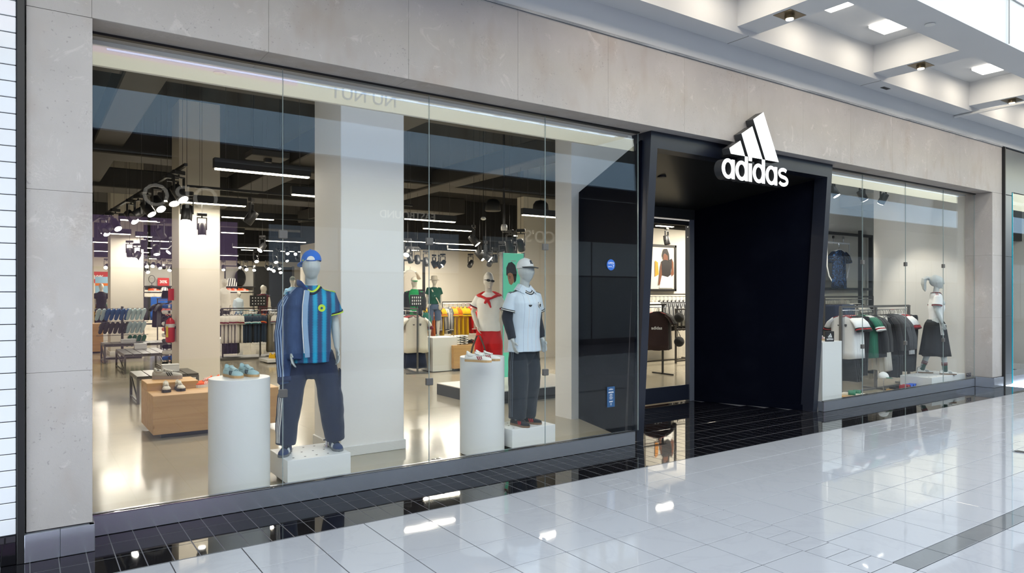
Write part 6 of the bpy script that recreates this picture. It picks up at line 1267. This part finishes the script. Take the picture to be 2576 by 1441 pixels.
ch_ = empty('baseball_cap', 'white cap on the wall shelf between the columns', 'cap', (at_y(413, 733, 32.8).x, 32.75, zsh[1] + .02), R(-20)); cap_on(ch_, K_WHITE, K_WHITE, 0, 0, hy=0); ch_.scale = (1.6,) * 3
p = at_y(381, 705, 32.9); o = empty('wire_head', 'wire outline head standing on the upper wall shelf', 'ornament', (p.x, 32.8, zsh[0])); MB().tube([(.12 * math.cos(t), 0, .28 + .16 * math.sin(t)) for t in [2 * math.pi * k / 16 for k in range(17)]], .010, 6).build('outline', M_BLACK, o); MB().tube([(0, 0, 0), (0, 0, .13)], .012, 6).build('neck', M_BLACK, o); MB().cyl((0, 0), .08, 0, .015, 14).build('base', M_BLACK, o)
# far left corner
r = empty('wooden_cube', 'oak cube at the left window edge deep in the shop', 'display box', (1.55, 24.2, 0)); MB().bbox(-.5, .32, -.4, .4, .04, .86, .004).build('cube', M_OAK, r); MB().box(-.4, .25, -.3, .3, 0, .04).build('base', M_BLACK, r)
clothes_rail('clothes rail with bright jerseys at the far left', 2.05, 3.1, 30.2, 1.45, [.03, 1.0], notch=False)
g = 'bright garments at the far left'
for i, c in enumerate((K_REDF, K_YEL, K_GREY, K_GREEN, K_GREY, K_DARK)): garment('jersey', (2.12 + i * .14, 30.2, 1.43), R(-60), '%s jersey on the far left clothes rail' % ['red', 'yellow', 'first grey', 'green', 'second grey', 'dark'][i], g, body=c)
r = empty('wall_poster', 'pale blue and orange poster panel at the far left', 'poster', (at_y(258, 740, 31.5).x, 31.5, 1.5)); MB().bbox(-.25, .25, -.02, .02, 0, .9, .003).build('panel', K_SKY, r); MB().box(-.25, .25, -.023, -.02, .55, .65).build('band', K_ORG, r); MB().box(-.02, .02, -.02, .02, -1.5, 0).build('post', M_BLACK, r)
pct('red sign high on the far left wall', 246, 692, 39.08, .55, .55, at_y(246, 712, 39).z)

# ------------------------------------------------------------ rail of jerseys between second column and blue mannequin
clothes_rail('long clothes rail of white and navy jerseys on a dark platform', 4.25, 6.3, 19.6, 1.30, [.03, 1.0, 1.98], notch=False)
r = empty('low_platform', 'dark low platform under the jersey rail', 'platform', (5.2, 19.6, 0)); MB().bbox(-1.05, 1.0, -.42, .42, .0, .06, .004).build('board', M_GREYM, r); MB().box(-.95, .9, -.3, .3, .0, .003).build('foot', M_BLACK, r)
r.location.z = -.0
g = 'garments on the long jersey rail'
seq = [('jersey', K_OFFW, (K_WINE, K_WINE), K_BLACK, 'white jersey with wine red cuffs')] * 7 + [('jersey', K_PNAVY, (K_WHITE, K_TEAL), K_TEAL, 'navy jersey with teal stripes')] * 6 + [('jersey', K_PNAVY, (K_ORG, K_RED), K_ORG, 'navy jersey with an orange and red band')] * 2 + [('dress', K_OLIVE, (), None, 'olive pleated dress')] * 2 + [('jersey', K_OFFW, (K_WINE, K_PNAVY), K_BLACK, 'off white jersey with dark cuffs')] * 4 + [('jersey', K_PNAVY, (K_TEAL,), K_TEAL, 'petrol navy jersey')] * 3
for i, (kd, c, cf, stp, lab) in enumerate(seq): garment(kd, (4.32 + i * .078, 19.6 + rnd.uniform(-.02, .02), 1.28 + rnd.uniform(-.012, .0)), R(rnd.uniform(-34, -8)), lab + ' on the long jersey rail', g, body=c, cuffs=cf, stripe=stp, scale=1.0)
for i in range(5): garment('shorts', (4.34 + i * .08, 19.62, .70), R(rnd.uniform(-22, -10)), 'dark shorts hanging below the white jerseys on the long rail', g, body=K_DARK, hanger=False)
clothes_rail('clothes rail of dark and yellow jackets behind the denim jacket', 5.75, 6.75, 16.6, 1.36, [.03, .95], notch=False)
g = 'jackets behind the denim jacket'
for i, (c, st2, lab) in enumerate(((K_BROWN, K_GREEN, 'dark brown jacket with green shoulder'), (K_DARK, K_REDF, 'black and green jacket'), (K_YEL, K_BLACK, 'yellow and black jacket'), (K_YEL, K_BLACK, 'yellow and black jacket'), (K_REDF, K_WHITE, 'red jacket with white stripes'), (K_DARK, K_YEL, 'black jacket with yellow stripes'))): garment('jacket', (5.85 + i * .13, 16.6, 1.34), R(-24), lab + ' on the short rail behind the denim jacket', g, body=c, stripe=st2, cuffs=(K_BLACK,), scale=1.05)
r = empty('low_platform', 'low white platform with yellow shoes behind the blue mannequin', 'platform', (at_z(690, 915).x + .4, at_z(690, 915).y + .4, 0)); MB().bbox(-.55, .75, -.35, .45, .03, .10, .004).build('board', M_PLW, r); MB().box(-.45, .65, -.25, .35, 0, .03).build('foot', M_BLACK, r)
shoe('yellow', (suede('yellow upper', 236, 190, 30), suede('yellow sole', 226, 180, 40), K_BLACK, K_BLACK, K_BLACK), (r.location.x - .25, r.location.y + .0, .10), R(40), 'yellow football boot on the low white platform', None, scale=1.3)
# shelves behind the far mannequins
a, b = at_y(566, 700, 34), at_y(640, 700, 34); zs2 = [at_y(600, v, 34).z for v in (720, 734)]
shelf_unit('black framed wall shelves with a backpack behind the mannequins', a.x, b.x, 34, at_y(600, 668, 34).z, zs2, .35, SBK)
p = at_y(604, 718, 33.8); o = empty('backpack', 'black backpack on the wall shelf behind the mannequins', 'backpack', (p.x, 33.75, zs2[0])); obj('body', voxel(MB().ell((0, 0, .38), (.25, .16, .40)).ell((0, -.12, .22), (.17, .1, .18)), 'body', K_BLACK, .03, 2), o); MB().tube([(-.06, 0, .76), (0, 0, .86), (.06, 0, .76)], .02, 6).build('handle', K_BLACK, o)
p = at_y(581, 718, 33.8); o = empty('striped_shirt_stack', 'folded black and white striped shirt on the far shelf', 'folded shirt', (p.x, 33.75, zs2[0])); MB().loft([[(-.2, -.1, 0), (.22, -.1, 0), (.22, .1, 0), (-.2, .1, 0)], [(-.14, -.04, .36), (.26, -.04, .36), (.26, .04, .36), (-.14, .04, .36)]]).build('shirt', K_WHITE, o)
for k in range(4): MB().loft([[(-.17 + k * .1, -.104, .01), (-.13 + k * .1, -.104, .01), (-.07 + k * .1, -.046, .35), (-.11 + k * .1, -.046, .35)], [(-.17 + k * .1, -.10, .01), (-.13 + k * .1, -.10, .01), (-.07 + k * .1, -.04, .35), (-.11 + k * .1, -.04, .35)]]).build('stripe', K_BLACK, o)
for k, u in enumerate((575, 589, 612)): q = at_y(u, 734, 33.7); shoe('orange', SH_ORANGE, (q.x, 33.7, zs2[1]), R(80), 'small bright trainer on the lower far shelf, %s' % ['left', 'middle', 'right'][k], 'trainers on the far shelf', scale=1.7)
a = at_y(630, 665, 35); r = empty('wall_panel_dark', 'dark doorway panel between the far wall shelves', 'panel', (a.x + 1.1, 35, 0)); MB().bbox(-.9, .9, -.05, .05, 0, at_y(640, 670, 35).z, .01).build('panel', M_BLACK, r); MB().bbox(-1.0, -.9, -.08, .05, 0, at_y(640, 668, 35).z, .01).build('frame', M_GREYM, r); MB().bbox(.9, 1.0, -.08, .05, 0, at_y(640, 668, 35).z, .01).build('frame', M_GREYM, r)
cs = empty('checkout_screen', 'dark checkout screen beside the maroon mannequin', 'monitor', (at_y(694, 745, 27).x, 27, 1.25)); MB().bbox(-.25, .25, -.02, .02, 0, .42, .006).build('screen', M_BLACK, cs); MB().box(-.03, .03, -.02, .02, -.2, 0).build('stand', M_BLACK, cs)
ct = empty('checkout_counter', 'pale grey checkout counter behind the jersey rail', 'counter', (at_y(690, 760, 27).x, 27.1, 0)); MB().bbox(-.8, .8, -.3, .3, 0, 1.0, .01).build('body', SBK, ct); MB().bbox(-.85, .85, -.35, .35, 1.0, 1.05, .006).build('top', M_PLW, ct)
sb = empty('sign_board', 'black board with a grid of white dots on the jersey rail', 'sign', (at_y(647, 770, 19.55).x, 19.45, 1.40)); MB().bbox(-.22, .22, -.01, .01, 0, .30, .004).build('board', M_BLACK, sb); dm_ = MB().cyl((0, 0), .016, 0, .004, 12).xf(FRONT).mesh('dot', M_PRT)
for i in range(5):
    for j in range(3): obj('dot', dm_, sb, (-.15 + i * .075, -.010, .07 + j * .08))
MB().box(-.015, .015, -.01, .01, -.09, 0).build('stem', M_BLACK, sb)

# ------------------------------------------------------------ middle: between wide column and pinstriped mannequin
x7 = at_z(1056, 940, 0)
clothes_rail('clothes rail with white jerseys right of the wide column', x7.x - .05, x7.x + 1.7, x7.y, 1.36, [.02, 1.6], rz=R(78), mat=M_GREYM)
g = 'white jerseys right of the wide column'
ax = V(math.cos(R(78)), math.sin(R(78)), 0)
for i in range(7):
    q = V(x7.x - .05, x7.y, 0) + ax * (.10 + i * .07)
    garment('jersey', (q.x, q.y, 1.34), R(68), 'white jersey with wine cuffs, %s, on the rail by the wide column' % ('frontmost' if i == 0 else 'behind the frontmost'), g, body=K_OFFW, cuffs=(K_WINE, K_WINE, K_WINE), stripe=K_BLACK if i == 0 else K_RED, collar_m=K_WINE, scale=1.05, chest=[('logo', LEAF, -.06, -.26, .028, K_BLACK), ('crest', SHIELD, .075, -.26, .042, K_GREY)] if i == 0 else None)
for i in range(3):
    q = V(x7.x - .05, x7.y, 0) + ax * (.14 + i * .12); garment('shorts', (q.x, q.y, .66), R(68), 'navy shorts hanging below the white jerseys by the wide column', g, body=K_NAVY, hanger=False)
for i in range(5):
    q = V(x7.x - .05, x7.y, 0) + ax * (.75 + i * .09); garment('jersey', (q.x, q.y, 1.34), R(68), 'grey striped jersey at the back of the rail by the wide column', g, body=K_GREY, stripe=K_WHITE)
sb = empty('sign_board', 'small black board with a grid of white marks over the white jersey rail', 'sign', (at_y(1047, 768, 14.0).x, 14.0, 1.46)); MB().bbox(-.15, .15, -.01, .01, 0, .26, .004).build('board', M_BLACK, sb); dm2 = MB().box(-.010, .010, -.014, -.010, -.022, .022).mesh('mark', M_PRT)
for i in range(5):
    for j in range(3): obj('mark', dm2, sb, (-.1 + i * .05, 0, .06 + j * .07))
MB().box(-.012, .012, -.01, .01, -.06, 0).build('stem', M_BLACK, sb)
r = empty('display_plinth', 'white box plinth in front of the bucket hat mannequin', 'plinth', (at_z(1090, 937).x + .33, at_z(1090, 937).y + .3, 0)); MB().bbox(-.33, .30, -.28, .3, .015, .765, .004).build('box', M_PLW, r); MB().box(-.3, .27, -.25, .27, 0, .015).build('foot', M_BLACK, r)
wq = at_z(1146, 935); r = empty('wooden_cube', 'oak box under the yellow jackets with striped towels on top', 'display box', (wq.x + .35, wq.y + .4, 0)); MB().bbox(-.36, .45, -.35, .35, .06, .58, .004).build('cube', M_OAK, r); MB().box(-.34, .43, -.33, .33, 0, .06).build('base', M_BLACK, r)
def zebra():
    m = Mat('black and white zebra knit', (.8, .8, .78), .8); n = m.noise(14, 2, .5, stretch=(.4, .4, 2.2), dist=1.2); m.mix(((n - .5) * 40).sat(), (.012, .012, .013)); return m.m
KZ = zebra()
for k in range(4): tag(obj('folded_towel', voxel(MB().bbox(-.17, .17, -.15, .15, 0, .05, .02), 'folded_towel', KZ, .02, 2, .006, 10, k), None, (wq.x + .28, wq.y + .30, .585 + k * .052)), 'zebra striped folded towel, %s of the stack on the oak box' % ['lowest', 'second', 'third', 'topmost'][k], 'towel', 'zebra towels')
sho_ = shoe('black', SH_BLACK, (wq.x + .60, wq.y + .25, .585), R(60), 'black trainer beside the zebra towels on the oak box', None, scale=1.2)
clothes_rail('clothes rail of red, orange and yellow jackets', 9.75, 12.7, 20.2, 1.42, [.03, 1.5, 2.9], notch=False)
g = 'bright jackets on the rear rail'
seq = [('jacket', K_NAVY, K_GREY, 'navy jacket at the left end'), ('jacket', K_REDF, K_WHITE, 'red track jacket with white stripes'), ('jacket', K_REDF, K_WHITE, 'red track jacket with white stripes'), ('jacket', K_NAVY, K_GREY, 'navy jacket beside the red ones'), ('jersey', K_YEL, K_ORG, 'yellow and orange jersey'), ('jersey', K_YEL, K_ORG, 'yellow and orange jersey'), ('jersey', K_ORG, K_WHITE, 'orange jersey'), ('jacket', K_MAROON, K_WHITE, 'maroon and white jacket'), ('jersey', K_YEL, K_REDF, 'yellow jersey with red trim'), ('jacket', K_OFFW, K_NAVY, 'white jacket with navy stripes'), ('jacket', K_GREY, K_WHITE, 'grey striped jacket'), ('jersey', K_YEL, K_REDF, 'bright yellow jersey with red stripes'), ('jersey', K_YEL, K_ORG, 'bright yellow jersey with orange sleeves'), ('jersey', K_YEL, K_BLACK, 'yellow jersey with black trim'), ('jersey', K_YEL, K_BLACK, 'yellow jersey with black trim'), ('jacket', K_REDF, K_WHITE, 'red jacket at the right end'), ('jacket', K_REDF, K_WHITE, 'red jacket at the right end')]
for i, (kd, c, st2, lab) in enumerate(seq): garment(kd, (9.9 + i * .16, 20.2, 1.40), R(-14 + rnd.uniform(-6, 6)), lab + ' on the bright jacket rail', g, body=c, sleeve=K_ORG if 'orange sleeves' in lab else None, cuffs=(st2, c), stripe=st2, scale=1.22)
# green poster stand
a, b = at_y(1261, 636, 11.3), at_y(1311, 636, 11.3); pw_ = (b.x - a.x) / 2 + .02; pz0 = .25; r = empty('poster_stand', 'tall mint green poster stand with a dark haired head', 'poster', ((a.x + b.x) / 2 + .02, 11.3, 0)); MB().bbox(-pw_, pw_, -.04, .04, .06, a.z, .004).build('panel', glow('mint green backlit print', srgb(96, 200, 166), .45), r); MB().bbox(-pw_ - .03, pw_ + .03, -.14, .14, 0, .06, .004).build('base', M_BLACK, r)
for sx in (-1, 1): MB().bbox(sx * pw_ - .012, sx * pw_ + .012, -.05, .05, .06, a.z + .02, .002).build('edge', M_CHROME, r)
hc = at_y(1283, 690, 11.26); hx, hz_ = hc.x - r.location.x, hc.z
M_SKIN = plain('printed skin tone', srgb(226, 172, 136), .5); M_HAIR = plain('printed dark hair', srgb(38, 34, 34), .5)
MB().prism([(hx + .10 * x, hz_ + .14 * z) for x, z in ((-.6, .2), (-.55, -.5), (-.2, -1.3), (.3, -1.5), (.9, -1.1), (1.1, -.2), (1.0, .5), (0, .7))], -.043, -.04).build('face_print', M_SKIN, r)
MB().prism([(hx + .10 * x, hz_ + .14 * z) for x, z in ((-.9, .0), (-.75, -.25), (-.5, .12), (0, .25), (.55, .1), (.8, -.3), (1.0, -1.2), (1.4, -.9), (1.6, .3), (1.2, 1.3), (.4, 1.75), (-.4, 1.6), (-.9, .9))], -.046, -.043).build('hair_print', M_HAIR, r)
MB().prism([(hx + .10 * x, hz_ + .14 * z) for x, z in ((-.35, -.28), (.1, -.38), (.1, -.32), (-.35, -.2))], -.047, -.043).build('brow_print', M_HAIR, r); MB().prism([(hx + .10 * x, hz_ + .14 * z) for x, z in ((-.25, -.52), (.05, -.57), (.05, -.49), (-.25, -.45))], -.047, -.043).build('eye_print', M_HAIR, r)
MB().prism([(hx + .06 * x - .02, .6 + .9 * z) for x, z in ((-2.2, 0), (3.0, 0), (3.0, .8), (1.6, 1.05), (-.2, 1.0), (-2.0, .6))], -.043, -.04).build('shoulder_print', K_TW, r)
for k in range(2): MB().box(-.06 + k * .065, -.005 + k * .065, -.043, -.04, a.z - .16, a.z - .145).build('print_line', M_PRT, r)
# framed jersey wall on the left of that area
_f = frame_rect('black frame with white shirts on the wall right of the wide column', 1012, 1068, 652, 800, 21.5, .06, .05, bars=(730,))
garment('jersey', (at_y(1030, 680, 21.4).x, 21.35, at_y(1030, 672, 21.4).z), R(-80), 'white shirt hung high in the black frame right of the wide column', None, body=K_OFFW, scale=1.2)
p = at_y(1068, 800, 17.6); o = empty('backpack', 'green backpack hanging behind the glass joint', 'backpack', (p.x, 17.55, p.z - .35)); obj('body', voxel(MB().ell((0, 0, .25), (.20, .14, .27)).ell((0, -.10, .16), (.14, .09, .13)), 'body', C_('teal green nylon', 40, 110, 96), .02, 2), o); MB().tube([(-.04, 0, .50), (0, 0, .58), (.04, 0, .50)], .014, 6).build('handle', K_DARK, o); MB().tube([(0, 0, .02), (0, 0, -(p.z - .35))], .012, 6).build('support', M_ROD, o)

# ------------------------------------------------------------ seen through the entrance door
a, b = at_y(1648, 620, 13.15), at_y(1696, 727, 13.15); r = empty('lightbox_poster', 'lit wall poster of a person in a black vest behind the entrance door', 'poster', (0, 13.15, 0))
MB().box(a.x - .35, b.x, .0, .04, b.z, a.z).build('panel', glow('soft lit poster', (.70, .66, .58), .12), r)
for x0, x1, z0, z1 in ((a.x - .4, b.x + .06, a.z, a.z + .06), (a.x - .4, b.x + .06, b.z - .06, b.z), (b.x, b.x + .06, b.z - .06, a.z + .06)): MB().box(x0, x1, -.03, .04, z0, z1).build('frame', M_BLACK, r)
def pt(u, v): q = at_y(u, v, 13.13); return (q.x, q.z)
M_DSKIN = plain('printed brown skin', srgb(120, 74, 52), .5); M_VEST = plain('printed black vest', srgb(40, 36, 38), .5); M_SKIRT = glow('lit white skirt print', (.95, .92, .86), .5)
MB().prism([pt(*q) for q in ((1668, 640), (1674, 638), (1680, 644), (1680, 655), (1675, 661), (1669, 655))], -.022, -.02).build('face_print', M_DSKIN, r); MB().prism([pt(*q) for q in ((1666, 652), (1666, 640), (1670, 626), (1678, 626), (1683, 640), (1684, 662), (1681, 658), (1680, 642), (1674, 636), (1669, 640))], -.026, -.022).build('hair_print', M_HAIR, r)
MB().prism([pt(*q) for q in ((1664, 657), (1672, 653), (1681, 655), (1690, 650), (1689, 672), (1686, 692), (1680, 697), (1666, 693), (1664, 676))], -.024, -.02).build('vest_print', M_VEST, r); MB().prism([pt(*q) for q in ((1664, 658), (1661, 672), (1658, 700), (1656, 716), (1660, 716), (1665, 692))], -.023, -.02).build('arm_print', M_DSKIN, r); MB().prism([pt(*q) for q in ((1690, 651), (1694, 660), (1695, 690), (1688, 697), (1687, 690), (1690, 680))], -.023, -.02).build('arm_print', M_DSKIN, r)
MB().prism([pt(*q) for q in ((1664, 693), (1680, 697), (1689, 690), (1694, 724), (1659, 724))], -.023, -.02).build('skirt_print', M_SKIRT, r); MB().prism([pt(*q) for q in ((1648, 655), (1655, 660), (1657, 690), (1648, 695))], -.023, -.02).build('figure_print', P_('printed orange', 226, 150, 50), r)
rk = at_z(1667, 941); clothes_rail('black T shaped clothes stand with a dark striped jersey behind the door', rk.x - .55, rk.x + .1, rk.y, 1.46, [.55], depth=.3, notch=False, mat=M_BLACK)
gj = garment('jersey', (rk.x - .22, rk.y - .03, 1.44), R(48), 'dark brown jersey lettered adidas on the stand behind the entrance door', 'garments behind the entrance door', body=K_BROWN, stripe=K_PINK, cuffs=(K_DARK,), scale=1.08)
o = obj('lettering', text_mesh('adidas', .085, M_PRT, .001, bold=.002), gj, (-.043, 0, -.40)); o.rotation_euler = (R(90), 0, R(-90))
for i in range(4): garment('jersey', (rk.x - .12 + i * .05, rk.y + .03 + i * .03, 1.44), R(48), 'dark jersey behind the lettered one on the stand', 'garments behind the entrance door', body=K_DARK, scale=1.08)
q0 = at_y(1640, 740, 12.7); clothes_rail('wall rail with grey track jackets seen through the entrance door', q0.x - .6, q0.x + 1.5, 12.7, q0.z - .05, [.05, 2.0], notch=False)
for i in range(12): garment('jacket', (q0.x - .45 + i * .15, 12.7, q0.z - .07), R(-35), ('white shirt' if i < 5 else 'grey striped track jacket') + ' on the wall rail behind the entrance door', 'jackets on the door wall rail', body=K_OFFW if i < 5 else K_DGREY, stripe=K_WHITE if i >= 5 else None, scale=1.1)
ms = at_y(1700, 776, 12.0); r = empty('mesh_stand', 'dark wire mesh stand with small bags right behind the door', 'stand', (ms.x, 12.0, 0)); H_ = ms.z
for x0 in (0, .7): MB().bbox(x0 - .02, x0 + .02, -.02, .02, 0, H_, .002).build('post', M_ROD, r)
for z in (.06, .85, H_ - .02): MB().bbox(0, .7, -.018, .018, z - .018, z + .018, .002).build('bar', M_ROD, r)
for k in range(14): MB().tube([(.03 + k * .048, 0, .1), (.03 + k * .048, 0, H_ - .05)], .004, 4).build('wire', M_ROD, r)
for k, (z, lab) in enumerate(((.55, 'black bag low on the mesh stand'), (1.15, 'black bag high on the mesh stand'))): o = tag(obj('hanging_bag', voxel(MB().ell((0, 0, 0), (.16, .10, .13)), 'hanging_bag', K_BLACK, .02, 2, .006, 10), None, (ms.x + .02, 11.905, z)), lab + ' behind the entrance door', 'bag', 'bags on the mesh stand'); MB().tube([(-.06, 0, .10), (0, .06, .30), (.06, 0, .10)], .008, 6).build('strap', K_BLACK, o)
# ================================================================== logo sign over the entrance
M_SFACE = glow('white lit sign face', (.97, 1.0, .99), 1.5); M_SSIDE = plain('dark grey sign return', (.045, .046, .05), .4)
sg = empty('logo_sign', 'large white lit three bar logo with lettering adidas over the entrance', 'sign', (0, 5.42, 0))
SB, SD = .0225, .115
def sign_piece(name, polys):
    """flat outline pieces (x, z) with a lit face and dark returns"""
    m1 = MB(); m2 = MB()
    for pl in polys:
        if isinstance(pl, tuple):                 # ring: outer, inner
            o_, i_ = pl; n = len(o_)
            for y0, y1, mm in ((0, .002, m1), (.002, SD, m2)):
                v = [(x, y, z) for y in (y0, y1) for x, z in o_] + [(x, y, z) for y in (y0, y1) for x, z in i_]; f = []
                for k in range(n):
                    j = (k + 1) % n; f += [(k, j, n + j, n + k), (2*n + j, 2*n + k, 3*n + k, 3*n + j), (j, k, 2*n + k, 2*n + j), (n + k, n + j, 3*n + j, 3*n + k)]
                mm.add(v, f)
        else: m1.prism(pl, 0, .002); m2.prism(pl, .002, SD)
    o = m1.build(name, M_SFACE, sg); m2.build('sign_return', M_SSIDE, o); return o
sign_piece('logo_bar', [[(6.990, 3.438), (7.258, 3.438), (7.168, 3.617), (6.962, 3.503)]])
sign_piece('logo_bar', [[(7.327, 3.438), (7.608, 3.438), (7.401, 3.824), (7.194, 3.707)]])
sign_piece('logo_bar', [[(7.671, 3.438), (7.945, 3.438), (7.625, 4.033), (7.423, 3.915)]])
def ring(cx, cz, rx, rz, tx, tz, n=40): return ([(cx + rx*math.cos(2*math.pi*k/n), cz + rz*math.sin(2*math.pi*k/n)) for k in range(n)], [(cx + (rx-tx)*math.cos(2*math.pi*k/n), cz + (rz-tz)*math.sin(2*math.pi*k/n)) for k in range(n)])
def rect(x0, x1, z0, z1): return [(x0, z0), (x1, z0), (x1, z1), (x0, z1)]
zb, zx, za = 3.134, 3.372, 3.436; cz = (zb + zx) / 2; rz_ = (zx - zb) / 2 + .003
def let_a(x0, x1): return [ring((x0 + x1 - .004) / 2, cz, (x1 - x0 - .004) / 2, rz_, .058, .044), rect(x1 - .058, x1, zb, zx - .004)]
def let_d(x0, x1): return [ring((x0 + x1 - .004) / 2, cz, (x1 - x0 - .004) / 2, rz_, .058, .044), rect(x1 - .060, x1, zb, za)]
sign_piece('letter_a', let_a(6.820, 7.061)); sign_piece('letter_d', let_d(7.075, 7.318)); sign_piece('letter_i', [rect(7.334, 7.396, zb, zx - .014), rect(7.334, 7.396, za - .048, za)])
sign_piece('letter_d', let_d(7.412, 7.657)); sign_piece('letter_a', let_a(7.672, 7.914))
pts = []
for k in range(21): t = R(38 + k * 10.25); pts.append((8.043 + .084 * math.cos(t), 3.302 + .048 * math.sin(t)))
for k in range(21): t = R(78 - k * 11.75); pts.append((8.045 + .086 * math.cos(t), 3.204 + .048 * math.sin(t)))
L_, R_ = [], []
for k, p in enumerate(pts):
    a, b = pts[max(k - 1, 0)], pts[min(k + 1, len(pts) - 1)]; d = Vector((b[0] - a[0], b[1] - a[1])).normalized(); h = SB
    L_.append((p[0] - d.y * h, p[1] + d.x * h)); R_.append((p[0] + d.y * h, p[1] - d.x * h))
sign_piece('letter_s', [[L_[k], L_[k + 1], R_[k + 1], R_[k]] for k in range(len(pts) - 1)])
for xx in (7.2, 7.75): MB().box(xx - .02, xx + .02, SD - .02, .30, 3.46, 3.58).build('mounting_arm', M_BLACK, sg)
bpy.data.scenes.remove(MELT)
